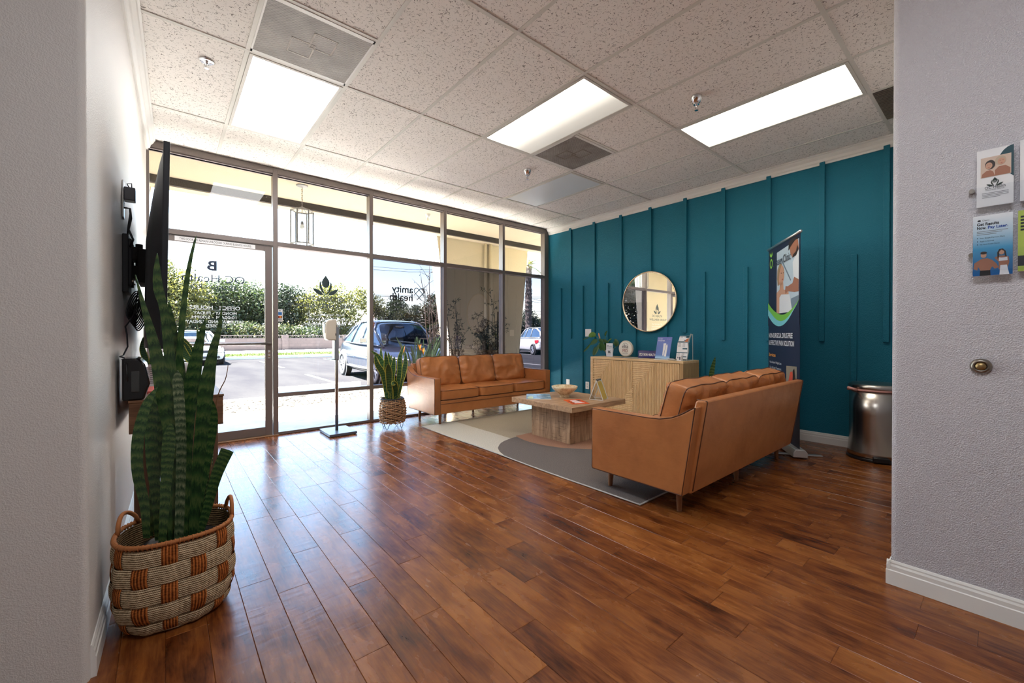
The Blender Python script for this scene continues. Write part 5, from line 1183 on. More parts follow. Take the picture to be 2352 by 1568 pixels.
# acrylic review card
o = thing('acrylic_sign_holder', 'small clear stand with white review card in front of the sideboard plant', 'sign holder', (5.06, -.69, SZ)); f_ = fx(-.632, SZ, 5.055)
m = MB(); f_.box(m, 0, 0, -.004, .112, .19, 0); world_part(m, 'card', PAPER, o); m = MB(); f_.box(m, -.006, 0, -.008, .118, .195, -.004); f_.box(m, -.006, 0, .001, .118, .195, .003); f_.box(m, -.006, 0, -.03, .118, .003, .03); world_part(m, 'acrylic_stand', ACRY, o)
for q, (tx, z, w_, c_) in enumerate((('Your feedback', .166, .03, INK), ('LEAVE US A REVIEW', .155, .09, INK))): letters(f_, tx, .012, .012, z - .01, c_, 'lettering', o, d=.001, width=w_, bold=.03)
m = MB(); [f_.rect(m, .012, .135 - k * .011, .098 - .02 * (k == 2), .138 - k * .011, .001) for k in range(3)]; [f_.rect(m, *q, .001) for q in ((.030, .046, .078, .050), (.030, .088, .078, .092), (.030, .05, .034, .088), (.074, .05, .078, .088))]; f_.rect(m, .02, .024, .09, .027, .001); world_part(m, 'small_print', INKG, o, fix=False)
m = MB(); f_.poly(m, [(.034, .054), (.074, .054), (.07, .07), (.055, .086), (.036, .082)], .0012); world_part(m, 'printed_picture', flat('print_shadow', srgb(92, 96, 100), .5), o, fix=False)
# elta disc
o = thing('round_display', 'round white brand display disc on a clear stand on the sideboard', 'display', (5.09, -.95, SZ)); RY = Matrix.Translation((5.06, -.95, SZ + .122)) @ Matrix.Rotation(-PI / 2, 4, 'Y')
m = MB(); m.lathe([(0, -.0), (.104, .0), (.110, -.005), (.110, -.030), (.104, -.034), (0, -.034)], M=RY, n=64); world_part(m, 'disc', flat('disc_white', srgb(224, 220, 208), .35), o, smooth=False, bevel=.001, seg=1)
m = MB(); m.lathe([(.100, .001), (.106, .001), (.106, .0), (.100, .0)], M=RY, n=64, cap=False); world_part(m, 'rim_ring', flat('disc_rim', srgb(206, 186, 160), .4), o)
m = MB(); m.lathe([(0, -.040), (.118, -.040), (.118, -.046), (0, -.046)], M=RY, n=48); m.box((5.04, -1.02, SZ), (5.11, -.88, SZ + .004)); m.box((5.045, -1.0, SZ), (5.05, -.90, SZ + .03)); world_part(m, 'acrylic_stand', ACRY, o)
f_ = fx(-.95, SZ + .122, 5.058); letters(f_, 'elta', .075, 0, .006, flat('elta_grey', srgb(70, 74, 80), .4), 'lettering', o, d=.002, align='CENTER', width=.098); letters(f_, 'MD', .062, 0, -.05, flat('elta_red', srgb(140, 58, 54), .4), 'lettering', o, d=.002, align='CENTER', width=.082)
letters(f_, 'SKIN CARE', .016, 0, -.072, INKG, 'lettering', o, d=.002, align='CENTER', width=.085)
m = MB(); f_.line(m, [(.045 * math.cos(a), .03 + .045 * math.sin(a)) for a in [.5 + 2.14 * k / 12 for k in range(13)]], .003, .002); world_part(m, 'arc_line', INK, o, fix=False)
# ZO block
o = thing('brand_block', 'long dark blue skin health name block on the sideboard', 'display', (5.12, -1.27, SZ)); f_ = fx(-1.125, SZ, 5.10); m = MB(); f_.box(m, 0, .004, -.035, .29, .104, 0); world_part(m, 'block', flat('royal_blue_gloss', srgb(12, 10, 110), .12), o, bevel=.002)
letters(f_, "ZO", .045, .018, .034, PAPER, 'lettering', o, d=.001, width=.055, bold=.03); letters(f_, "SKIN HEALTH", .045, .082, .034, PAPER, 'lettering', o, d=.001, width=.18, bold=.02); m = MB(); f_.rect(m, .075, .062, .078, .07, .001); world_part(m, 'small_mark', PAPER, o, fix=False)
# poster
o = thing('counter_poster', 'lavender blue skincare poster on an easel stand on the sideboard', 'poster', (5.02, -1.55, SZ)); f_ = Fr((4.985, -1.445, SZ + .012), (0, -1, 0), (.16, -.06, 1.0))
t = MT('poster_blue_fade'); tc = t.n('TexCoord'); sx = t.n('SeparateXYZ', ins={0: tc.outputs['Object']}); t.pr(Base_Color=t.ramp(t.n('MapRange', ins={0: sx.outputs[2], 1: SZ, 2: SZ + .28}).outputs[0], [(0, srgb(196, 220, 240)), (.13, srgb(150, 190, 226)), (.2, srgb(96, 130, 196)), (1, srgb(110, 122, 196))]), Roughness=.4)
m = MB(); f_.box(m, 0, 0, -.005, .195, .275, 0); world_part(m, 'poster_board', t.m, o); m = MB()
f_.poly(m, [(.092, .195), (.128, .196), (.112, .04), (.096, .04)][::-1], .001); f_.poly(m, [(.118, .03), (.148, .03), (.152, .16), (.143, .185), (.136, .185), (.128, .16)], .0012); world_part(m, 'printed_bottles', PAPER, o, fix=False)
letters(f_, 'GO DEEP', .016, .012, .245, PW, 'lettering', o, d=.001, width=.06, bold=.02); letters(f_, 'ON REDNESS', .018, .012, .222, PAPER, 'lettering', o, d=.001, width=.09, bold=.03); letters(f_, 'ZO SKIN', .012, .13, .245, flat('print_lilac', srgb(200, 170, 214), .5), 'lettering', o, d=.001, width=.05)
m = MB(); m.lathe([(0, 0), (.13, 0), (.13, .005), (0, .005)], (5.0, -1.56, SZ), 40, sx=.62, sy=1.0); world_part(m, 'base', PAPER, o)
# leaflets flat
o = thing('leaflet_stack', 'overlapping grey and white leaflets lying before the round display', 'leaflets', (4.96, -1.05, SZ))
for k, (dx, dy, rz, c_) in enumerate(((0, .12, .2, srgb(120, 116, 130)), (.01, -.02, -.1, srgb(190, 190, 196)), (-.005, -.14, .15, srgb(226, 226, 230)))):
    m = MB(); M_ = Matrix.Translation((dx, dy, .001 + .002 * k)) @ Matrix.Rotation(rz, 4, 'Z'); m.box((-.05, -.07, 0), (.05, .07, .002), M=M_); m.build('leaflet', flat('leaflet_' + str(k), c_, .4), o)
# tiered rack
o = thing('brochure_holder', 'tiered clear brochure holder with white cards at the sideboard end', 'brochure holder', (5.10, -1.80, SZ)); f_ = fx(-1.705, SZ, 5.02)
TD = flat('print_dark_teal', srgb(20, 82, 98), .45)
for k, (v0, v1, d0, d1) in enumerate(((.018, .10, -.0, -.02), (.10, .225, -.02, -.045), (.215, .30, -.05, -.10))):
    g_ = Fr(f_.p(0, v0, d0), (0, -1, 0), f_.p(0, v1, d1) - f_.p(0, v0, d0)); h_ = (f_.p(0, v1, d1) - f_.p(0, v0, d0)).length
    m = MB(); g_.box(m, .004, 0, -.006, .142, h_, 0); world_part(m, 'card', PAPER, o)
    m = MB(); g_.rect(m, .004, h_ - .010, .142, h_ - .002, .001); g_.rect(m, .075, h_ * .28, .135, h_ * .40, .001)
    if k == 2: g_.rect(m, .004, .004, .09, .02, .001); g_.rect(m, .09, h_ - .03, .142, h_ - .002, .001)
    world_part(m, 'teal_print', TD, o, fix=False); m = MB(); [g_.rect(m, .016 + .055 * (q % 2), h_ * (.82 - .1 * (q // 2)), .05 + .055 * (q % 2), h_ * (.85 - .1 * (q // 2)), .001) for q in range(8 if k < 2 else 4)]; world_part(m, 'small_print', INKG, o, fix=False)
    if k == 2: m = MB(); g_.poly(m, [(.085, .012), (.135, .012), (.14, .04), (.125, .065), (.10, .05)], .0014); world_part(m, 'orange_picture', flat('print_copper', srgb(190, 110, 70), .5), o, fix=False)
m = MB(); m.prism([(5.0, -1.857, SZ + .002), (5.015, -1.857, SZ + .002), (5.06, -1.857, SZ + .12), (5.05, -1.857, SZ + .22), (5.12, -1.857, SZ + .31), (5.14, -1.857, SZ + .31), (5.15, -1.857, SZ + .002), (5.16, -1.857, SZ + .002), (5.155, -1.857, SZ + .32), (5.10, -1.857, SZ + .325), (5.03, -1.857, SZ + .22), (5.045, -1.857, SZ + .12)], (0, .004, 0)); m.box((5.0, -1.86, SZ), (5.16, -1.70, SZ + .003)); world_part(m, 'acrylic_frame', flat('acrylic_frame_edge', srgb(196, 198, 196), .15), o)
o = thing('business_card_stack', 'white business cards fanned beside the tiered brochure holder', 'cards', (4.955, -1.70, SZ)); m = MB()
for k in range(5): M_ = Matrix.Translation((0, .006 * k, .004 * k)) @ Matrix.Rotation(.3, 4, 'Y'); m.box((-.02, -.045, 0), (.02, .045, .0015), M=M_)
m.build('cards', PAPER, o)
o = thing('small_box', 'tiny white printed box in front of the tiered brochure holder', 'box', (4.945, -1.80, SZ)); m = MB(); m.box((-.02, -.03, 0), (.02, .03, .062)); m.build('carton', PAPER, o, bevel=.001); m = MB(); m.box((-.0206, -.02, .012), (-.0201, .0, .05)); m.box((-.0206, .008, .03), (-.0201, .02, .05)); m.build('printed_mark', flat('print_slate', srgb(96, 106, 120), .5), o)
# trailing plant in white pot
o = thing('potted_plant', 'green broad leaved plant in a white pot on the sideboard end', 'plant', (5.17, -.60, SZ)); m = MB(); m.lathe([(0, 0), (.04, 0), (.058, .07), (.062, .11), (.056, .112), (.05, .09), (0, .088)], n=32); m.build('pot', flat('white_glazed_pot', srgb(226, 222, 214), .25), o, smooth=True)
GLF = leafm('glossy_green_leaf', (.05, .16, .02, 1), (.02, .07, .02, 1), .25, .3); GLB = leafm('bright_green_leaf', (.16, .33, .03, 1), (.12, .28, .03, 1), .35, .35)
def broad(px_, w_, mat):
    pts = [at(x, y, 'x', X_) for x, y, X_ in px_]; m = MB(); blade(m, pts, w_, (-.8, -.5, .35), prof=lambda t_: math.sin(PI * min(1, max(0, (t_ - .06) / .94)) ** .85) ** .75 + .03, fold=.25, thick=.001); q = m.build('leaf', mat, o, smooth=True, fix=False); q.matrix_parent_inverse = parent_matrix(o).inverted()
def stem(px_):
    m = MB(); m.tube([at(x, y, 'x', X_) for x, y, X_ in px_], .003, 6); world_part(m, 'stem', flat('green_stem', (.16, .25, .06, 1), .5), o, smooth=True)
for s_ in ([(1390, 808, 5.17), (1384, 790, 5.16), (1378, 778, 5.15)], [(1384, 790, 5.16), (1374, 776, 5.12), (1366, 771, 5.1)], [(1388, 795, 5.16), (1390, 775, 5.18), (1391, 765, 5.2)], [(1388, 800, 5.16), (1398, 783, 5.2), (1405, 777, 5.22)], [(1386, 790, 5.16), (1374, 788, 5.1)], [(1388, 806, 5.17), (1410, 800, 5.22), (1416, 795, 5.22)]): stem(s_)
for px_, w_, mt_ in [([(1368, 772, 5.1), (1361, 769, 5.09), (1352, 772, 5.08)], .085, GLB), ([(1353, 774, 5.08), (1346, 777, 5.06), (1339, 780, 5.05)], .02, GLF), ([(1372, 779, 5.08), (1366, 784, 5.06), (1356, 791, 5.05)], .070, GLF), ([(1358, 788, 5.05), (1349, 799, 5.04), (1340, 808, 5.02)], .032, GLF),
    ([(1376, 790, 5.06), (1371, 803, 5.03), (1365, 816, 5.0)], .048, GLF), ([(1368, 795, 5.06), (1364, 806, 5.04), (1362, 817, 5.02)], .03, GLF), ([(1380, 784, 5.10), (1384, 795, 5.07), (1388, 806, 5.05)], .066, GLF), ([(1384, 783, 5.12), (1379, 794, 5.07), (1381, 806, 5.04)], .05, GLF), ([(1390, 772, 5.18), (1391, 766, 5.2), (1395, 759, 5.21)], .030, GLF),
    ([(1381, 780, 5.14), (1391, 784, 5.12), (1397, 790, 5.1)], .05, GLF), ([(1396, 784, 5.2), (1401, 780, 5.22), (1405, 777, 5.24)], .022, GLB), ([(1420, 795, 5.22), (1416, 785, 5.23), (1412, 778, 5.23)], .055, GLF), ([(1418, 796, 5.22), (1412, 790, 5.22), (1409, 784, 5.22)], .03, GLF), ([(1375, 779, 5.1), (1380, 782, 5.1), (1386, 788, 5.1)], .05, GLF), ([(1388, 788, 5.12), (1392, 794, 5.1), (1391, 804, 5.08)], .05, GLF)]: broad(px_, w_, mt_)
m = MB(); blade(m, [at(1378, 777, 'x', 5.12), at(1376, 770, 'x', 5.12), at(1375, 764, 'x', 5.12)], .022, (-.8, -.5, .2), thick=.001); q = m.build('bud', flat('salmon_bud', srgb(206, 140, 96), .5), o, smooth=True, fix=False); q.matrix_parent_inverse = parent_matrix(o).inverted()
# snake plant on the floor between sideboard and banner
o = thing('potted_snake_plant', 'dark snake plant half hidden behind the foreground sofa', 'plant', (5.10, -2.13, 0)); m = MB(); m.lathe([(0, 0), (.11, 0), (.13, .24), (.12, .245), (.115, .22), (0, .22)], n=32); m.build('pot', flat('charcoal_pot', (.03, .03, .035, 1), .5), o, smooth=True)
for pts, w_ in [([(0, 0, .22), (.0, .02, .45), (0, .02, .65), (0, -.02, .84)], .06), ([(.02, .03, .22), (.02, .07, .42), (.02, .10, .60)], .055), ([(-.02, -.04, .22), (-.02, -.08, .4), (-.02, -.12, .52)], .05), ([(.0, .05, .22), (.0, .13, .36), (.0, .17, .52)], .045), ([(0, 0, .22), (-.03, .05, .4), (-.03, .06, .56)], .05)]:
    m = MB(); blade(m, pts, w_, (-.8, -.5, 0)); m.build('leaf', SNK, o, smooth=True, fix=False)
# ================================================================ OUTDOORS
ZL = -.12
t = MT('concrete_walk'); co = t.co(); a = t.noise(co, 3, 5, .6); b = t.noise(co, 80, 3, .6); t.pr(Base_Color=t.ramp(a.outputs[0], [(.3, srgb(176, 176, 175)), (.7, srgb(194, 192, 188))]), Roughness=.9, Specular_IOR_Level=0.0, Normal=t.bump(b.outputs[0], .3, .003)); CONC = t.m
t = MT('pale_gravel'); co = t.co(); v = t.n('TexVoronoi', ins={'Vector': co, 'Scale': 28.0}); t.pr(Base_Color=t.ramp(v.outputs['Distance'], [(.0, srgb(104, 100, 94)), (.45, srgb(78, 75, 68)), (.75, srgb(22, 20, 18))]), Roughness=.9, Specular_IOR_Level=0.0, Normal=t.bump(v.outputs['Distance'], 1.0, .012)); GRAV = t.m
t = MT('asphalt'); co = t.co(); a = t.noise(t.co((1, .25, 1)), 1.2, 5, .6); b = t.noise(co, 70, 3, .7); t.pr(Base_Color=t.ramp(t.math('ADD', t.math('MULTIPLY', a.outputs[0], .7), t.math('MULTIPLY', b.outputs[0], .3)), [(.35, srgb(31, 31, 34)), (.65, srgb(40, 40, 41))]), Roughness=.95, Specular_IOR_Level=0.0, Normal=t.bump(b.outputs[0], .4, .004)); ASPH = t.m
m = MB(); xs = -3.0
while xs < 12: m.box((xs + .006, YW + .1, -.15), (xs + 1.62, 2.65, -.012), ); xs += 1.63
m.box((-3, YW + .1, -.15), (12, 2.64, -.018)); struct(m.build('sidewalk', CONC, bevel=.006), 'pale concrete walkway outside the windows')
m = MB(); m.grid(lambda u, v: (-3 + 15 * u, 2.65 + 1.3 * v, -.03 + .012 * noise.noise(Vector((u * 60, v * 8, 0)))), 120, 14); struct(m.build('gravel_bed', GRAV, fix=False), 'pale gravel planting strip beyond the walkway')
m = MB(); m.box((-3, 3.95, -.3), (12, 4.10, 0.0)); struct(m.build('planter_curb', CONC, bevel=.02), 'concrete curb between the gravel bed and the parking lot')
m = MB(); m.add([(-40, 4.1, ZL), (60, 4.1, ZL), (60, 60, ZL), (-40, 60, ZL)], [(0, 1, 2, 3)]); lot = struct(m.build('parking_lot', ASPH, fix=False), 'pale grey asphalt parking lot')
LN = flat('white_road_paint', srgb(94, 94, 93), .8)
for k in range(-5, 9):
    for y0, y1 in ((4.9, 9.3), (12.5, 17.3)):
        m = MB(); x = 3.42 + 2.72 * k; m.box((x, y0, ZL), (x + .10, y1, ZL + .004)); m.build('painted_line', LN, lot)
def wstop(x, y, label, L=1.8):
    m = MB(); m.prism([(x, y - .075, ZL), (x, y + .075, ZL), (x, y + .05, ZL + .10), (x, y - .05, ZL + .10)], (L, 0, 0)); tag(m.build('wheel_stop', flat('pale_concrete', srgb(170, 165, 157), .9), bevel=.012), label, 'wheel stop', 'concrete wheel stops')
wstop(1.95, 5.55, 'concrete wheel stop in the empty parking bay left of the dark car'); wstop(4.95 - .9, 4.75, 'concrete wheel stop in front of the dark car'); wstop(6.6, 26.5, 'white wheel stop in front of the far block wall', 1.9)
m = MB(); m.box((-30, 19.2, ZL), (14, 19.4, .02)); m.box((14, 19.2, ZL), (14.2, 40, .02)); struct(m.build('lot_curb', CONC, bevel=.02), 'concrete curb at the far side of the parking lot')
m = MB(); m.box((-30, 23.2, ZL), (14, 27.8, .01)); struct(m.build('far_sidewalk', CONC), 'pale sidewalk in front of the block wall')
GR = leafm('grass_blades', (0.0780, 0.1020, 0.0180, 1), (0.0540, 0.0780, 0.0150, 1), .3, .7)
m = MB(); m.add([(-30, 19.4, .0), (14, 19.4, .0), (14, 23.2, .0), (-30, 23.2, .0)], [(0, 1, 2, 3)])
for k in range(9000):
    x, y = R.uniform(-6, 13), 19.42 + 3.75 * R.random(); h_ = R.uniform(.03, .08); a_ = R.uniform(0, PI); dx, dy = .02 * math.cos(a_), .02 * math.sin(a_); m.add([(x - dx, y - dy, 0), (x + dx, y + dy, 0), (x + R.uniform(-.02, .02), y, h_)], [(0, 1, 2)])
tag(m.build('grass_strip', GR, fix=False), 'bright green grass strip along the far curb', 'grass', kind='stuff')
# block wall with screen-block top course
t = MT('block_masonry'); br = t.n('TexBrick', ins={'Vector': t.n('Mapping', ins={0: t.n('TexCoord').outputs['Object'], 2: (PI / 2, 0, 0)}).outputs[0], 'Color1': srgb(64, 54, 53), 'Color2': srgb(57, 48, 47), 'Mortar': srgb(46, 41, 40), 'Scale': 1.0, 'Mortar Size': .012, 'Brick Width': .41, 'Row Height': .21}); t.pr(Base_Color=br.outputs[0], Roughness=.9)
bw = thing('block_wall', 'pinkish concrete block wall with pierced top course across the lot', 'wall', (3, 28, ZL)); m = MB()
m.box((-14, 28.0, ZL), (30, 28.18, .80)); [m.box((k * 4.1 - 10, 27.94, ZL), (k * 4.1 - 9.6, 28.24, 1.06)) for k in range(10)]; world_part(m, 'masonry', t.m, bw)
m = MB(); m.box((-14, 28.02, .80), (30, 28.16, .83)); m.box((-14, 28.02, 1.0), (30, 28.16, 1.03))
for k in range(150): x = -12 + k * .28; m.tube([(x, 28.09, .83), (x + .09, 28.09, .915), (x, 28.09, 1.0), (x - .09, 28.09, .915)], .022, 4, close=True)
world_part(m, 'screen_blocks', flat('screen_block', srgb(76, 68, 67), .9), bw)

# ---- canopy, pillars, downspouts
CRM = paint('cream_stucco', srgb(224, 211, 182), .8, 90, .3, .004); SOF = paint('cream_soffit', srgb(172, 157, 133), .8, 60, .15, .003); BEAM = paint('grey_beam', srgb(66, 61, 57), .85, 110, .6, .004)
m = MB(); m.box((-6, YW + .1, 2.95), (14, 2.0, 3.25)); cpy = struct(m.build('canopy', SOF), 'cream soffit of the walkway canopy')
m = MB(); m.box((-6, 2.0, 2.857), (14, 2.21, 3.30)); m.build('fascia_beam', BEAM, cpy)
m = MB(); m.box((-6, 2.03, 2.851), (14, 2.21, 2.857)); m.build('lit_underside', SOF, cpy)  # beam underside: sun bounce put into its paler soffit colour
m = MB(); m.box((-6, YW + .1, 2.908), (14, YW + .14, 3.0)); m.box((-6, YW, 2.96), (14, YW + .1, 3.3)); struct(m.build('wall_front_header', SOF), 'building front above the windows')
m = MB(); m.box((XT, YW, -.1), (XT + 3, YW + .15, 3.0)); m.box((-4, YW, -.1), (.04, YW + .15, 3.0)); struct(m.build('wall_front', CRM), 'building front beside the windows')
def pillar(xl0, xr0, xl1, xr1, label, y=2.2, d=.30):
    m = MB(); m.add([(xl1, y, -.05), (xr1, y, -.05), (xr1, y + d, -.05), (xl1, y + d, -.05), (xl0, y, 2.95), (xr0, y, 2.95), (xr0, y + d, 2.95), (xl0, y + d, 2.95)], [(0, 3, 2, 1), (4, 5, 6, 7), (0, 1, 5, 4), (1, 2, 6, 5), (2, 3, 7, 6), (3, 0, 4, 7)])
    return struct(m.build('pillar', CRM, bevel=.006), label)
pillar(3.90, 6.11, 4.30, 5.77, 'wide tapered cream pillar outside the right windows'); pillar(-2.4, .09, -2.05, -.25, 'wide tapered cream pillar outside the left wall')
for x, r_, lb in ((4.955, .024, 'thin vertical cream pipe on the outdoor pillar, left of the thicker one'), (5.075, .038, 'thicker vertical cream pipe on the outdoor pillar')):
    m = MB(); m.cyl((x, 2.16, -.03), (x, 2.16, 2.95), r_, n=16); tag(m.build('downpipe', flat('cream_pipe_' + str(r_), srgb(232, 222, 194), .5), smooth=True), lb, 'pipe')
sprinkler(3.31, 1.41, 2.95, 'white sprinkler under the outdoor canopy', False, flat('white_sprinkler', srgb(210, 206, 198), .5))

# ---- hanging lantern
LX, LY = 1.515, 1.31; lnt = thing('hanging_lantern', 'hexagonal glass lantern hanging from the outdoor canopy by a chain', 'lantern', (LX, LY, 2.95)); LMT = flat('lantern_metal', srgb(140, 138, 134), .5, .4)
zt_, zb_ = at(694, 481, 'y', LY).z, at(694, 562, 'y', LY).z; LR = .125; LX = at(694, 520, 'y', LY).x
m = MB(); m.lathe([(.068, 0), (.066, -.008), (.05, -.018), (.012, -.024), (0, -.024)], (LX, LY, 2.95), 28); world_part(m, 'ceiling_canopy', LMT, lnt, smooth=True)
m = MB(); z = 2.93; k = 0
while z > zt_ + .03:
    pts = [(LX + .009 * math.cos(a) * (k % 2), LY + .009 * math.cos(a) * ((k + 1) % 2), z - .014 + .017 * math.sin(a)) for a in [2 * PI * q / 10 for q in range(10)]]; m.tube(pts, .0025, 5, close=True); z -= .026; k += 1
world_part(m, 'chain', LMT, lnt)
hexp = [(LX + LR * math.cos(PI / 3 * k + .9), LY + LR * math.sin(PI / 3 * k + .9)) for k in range(6)]
m = MB(); m.tube([(x, y, zb_ + .01) for x, y in hexp], .010, 4, close=True); m.tube([(x, y, zt_ - .02) for x, y in hexp], .010, 4, close=True)
for x, y in hexp: m.cyl((x, y, zb_), (x, y, zt_ - .02), .009, n=6)
for x, y in hexp: m.tube([(x, y, zt_ - .02), (LX + (x - LX) * .4, LY + (y - LY) * .4, zt_ + .012), (LX, LY, zt_ + .03)], .005, 5)
world_part(m, 'lantern_frame', LMT, lnt)
m = MB(); [m.add([(hexp[k][0], hexp[k][1], zb_), (hexp[(k + 1) % 6][0], hexp[(k + 1) % 6][1], zb_), (hexp[(k + 1) % 6][0], hexp[(k + 1) % 6][1], zt_ - .02), (hexp[k][0], hexp[k][1], zt_ - .02)], [(0, 1, 2, 3)]) for k in range(6)]; world_part(m, 'glass_panel', glassm('lantern_glass', (.93, .95, .97, 1), 0, .35), lnt, fix=False)
m = MB(); zc_ = (zt_ + zb_) / 2; m.cyl((LX, LY, zt_), (LX, LY, zc_ + .07), .003, n=8); m.cyl((LX, LY, zc_ + .07), (LX, LY, zc_ + .03), .015, .018, n=14); sk_ = world_part(m, 'socket', LMT, lnt)
m = MB(); m.lathe([(0, -.035), (.018, -.03), (.030, -.008), (.027, .012), (.015, .035), (.012, .04)], (LX, LY, zc_), 20); world_part(m, 'bulb', flat('bulb_glass', srgb(236, 234, 226), .2), lnt, smooth=True)

# ================================================================ CARS
TIRE = flat('tire', (.02, .02, .022, 1), .8); RIM = flat('alloy_rim', srgb(170, 172, 176), .3, .7); GLSS = flat('car_glass', (.10, .17, .25, 1), .04, .75, 1.0); PLATE = flat('license_plate', srgb(200, 206, 220), .4)
def wheel(m_, r_, cx_, cy_, cz_, side, parent, wdt=.22):
    """wheel with its axle along local x; parts: tire, rim"""
    M_ = Matrix.Translation((cx_, cy_, cz_)) @ Matrix.Rotation(PI / 2, 4, 'Y'); m = MB(); m.lathe([(r_ * .66, -wdt / 2), (r_ * .93, -wdt / 2), (r_, -wdt * .36), (r_, wdt * .36), (r_ * .93, wdt / 2), (r_ * .66, wdt / 2), (r_ * .66, -wdt / 2)], M=M_, n=36); tr_ = m.build('wheel', TIRE, parent, smooth=True)
    m = MB(); s_ = side * wdt / 2 * .9
    m.lathe([(r_ * .62, s_), (r_ * .68, s_), (r_ * .68, s_ * .6), (r_ * .62, s_ * .6), (r_ * .62, s_)], M=M_, n=36); m.lathe([(0, s_ * .95), (r_ * .14, s_ * .92), (r_ * .14, s_ * .4), (0, s_ * .4)], M=M_, n=16)
    for k in range(10):
        a = 2 * PI * k / 10; m.tube([M_ @ Vector((r_ * .1 * math.cos(a), r_ * .1 * math.sin(a), s_ * .85)), M_ @ Vector((r_ * .64 * math.cos(a + .12), r_ * .64 * math.sin(a + .12), s_ * .95))], [r_ * .05, r_ * .035], 6)
    m.build('rim', RIM, tr_)
    m = MB(); m.lathe([(0, s_ * .3), (r_ * .66, s_ * .3)], M=M_, n=24); m.build('brake_shadow', BLACKM, tr_, fix=False)
def car(name, label, loc, rz, paintm, L, W, H, st, roof, wheels, wr, glass=GLSS, cabin_in=.12):
    """y runs front (0) to rear (L); st = (y, half width, top z, bottom z); roof = (y, half width, z)"""
    o = thing(name, label, 'car', loc, rz); m = MB()
    def sec(y, w_, zt, zb):
        zm = zb + (zt - zb) * .55
        h_ = [(0, zt + .012), (w_ * .45, zt + .01), (w_ * .80, zt - .008), (w_ * .93, zt - .05), (w_ * .99, zm + .06), (w_, zm - .04), (w_ * .985, zb + .14), (w_ * .95, zb + .02), (w_ * .80, zb), (0, zb)]
        return [(x, y, z) for x, z in h_] + [(-x, y, z) for x, z in h_[-2:0:-1]]
    S_ = [sec(*s_) for s_ in st]; n = len(S_[0]); vs = [p for s_ in S_ for p in s_]
    fs = [(j * n + i, j * n + (i + 1) % n, (j + 1) * n + (i + 1) % n, (j + 1) * n + i) for j in range(len(S_) - 1) for i in range(n)] + [tuple(range(n)), tuple((len(S_) - 1) * n + i for i in range(n))[::-1]]
    m.add(vs, fs); body = m.build('body', paintm, o, smooth=True, sub=2)
    # wheel arches
    for x, y in wheels:
        m = MB(); s_ = 1 if x > 0 else -1; m.lathe([(0, 0), (wr * 1.20, 0), (wr * 1.20, .02), (0, .02)], M=Matrix.Translation((s_ * (W / 2 - .030), y, wr)) @ Matrix.Rotation(s_ * PI / 2, 4, 'Y'), n=36); m.build('wheel_arch', BLACKM, o)
    # greenhouse: glass with painted roof skin and pillars
    m = MB(); R_ = []
    for (y, wb, zb), (y2, wt, zt) in zip(*roof): R_.append([(-wb, y, zb), (-(wb * .45 + wt * .55), y * .45 + y2 * .55, zb + (zt - zb) * .62), (-wt, y2, zt - .03), (-wt * .86, y2, zt), (0, y2, zt + .025), (wt * .86, y2, zt), (wt, y2, zt - .03), ((wb * .45 + wt * .55), y * .45 + y2 * .55, zb + (zt - zb) * .62), (wb, y, zb)])
    n = 9; vs = [p for r_ in R_ for p in r_]; N = len(R_)
    fs = [(j * n + i, j * n + i + 1, (j + 1) * n + i + 1, (j + 1) * n + i) for j in range(N - 1) for i in range(n - 1)]
    m.add(vs, fs); m.build('windows', glass, o, smooth=True, sub=1)
    m = MB()
    def up(p, d=.012): c_ = Vector((0, p[1], .6)); v = Vector(p) - c_; return Vector(p) + v.normalized() * d
    V = [[up(p) for p in r_] for r_ in R_]
    top = [(j * n + i, j * n + i + 1, (j + 1) * n + i + 1, (j + 1) * n + i) for j in range(1, N - 2) for i in range(3, 5)]
    m.add([p for r_ in V for p in r_], top + [(j * n + i, j * n + i + 1, (j + 1) * n + i + 1, (j + 1) * n + i) for j in range(1, N - 2) for i in (2, 5)]); m.build('roof', paintm, o, smooth=True, sub=1)
    m = MB()
    for i in (0, 8):
        for js in ((0, 1), (N - 2, N - 1)):
            for q in (0, 1): pass
    for sgn in (0, 1):
        ix = (lambda k: 8 - k) if sgn else (lambda k: k)
        m.tube([up(R_[0][ix(0)], .004), up(R_[1][ix(1)] if N > 3 else R_[1][ix(1)], .006), up(R_[1][ix(2)], .006), up(R_[1][ix(3)], .0)], [.035, .03, .028, .028], 8)
        for j in range(1, N - 2): m.tube([up(R_[j][ix(2)], .004), up(R_[j + 1][ix(2)], .004)], .022, 8)
        for j in range(2, N - 2): m.tube([up(R_[j][ix(0)], .002), up(R_[j][ix(1)], .003), up(R_[j][ix(2)], .003)], .025, 8)
        m.tube([up(R_[N - 2][ix(2)], .004), up(R_[N - 1][ix(1)], .004), up(R_[N - 1][ix(0)], .004)], .05, 8)
        m.tube([up(r_[ix(0)], .0) for r_ in R_], .018, 8)
    m.build('pillars', paintm, o, smooth=True)
    for x, y in wheels: wheel(m, wr, (W / 2 - .085) * (1 if x > 0 else -1), y, wr, 1 if x > 0 else -1, o)
    return o
def carpaint(name, c, rough=.12): return flat(name, c, rough, 0.0, .8, Coat_Weight=1.0, Coat_Roughness=.02)
DP = carpaint('dark_blue_grey_paint', (.02, .026, .04, 1)); WP = carpaint('white_car_paint', srgb(179, 179, 176))
W2 = .955
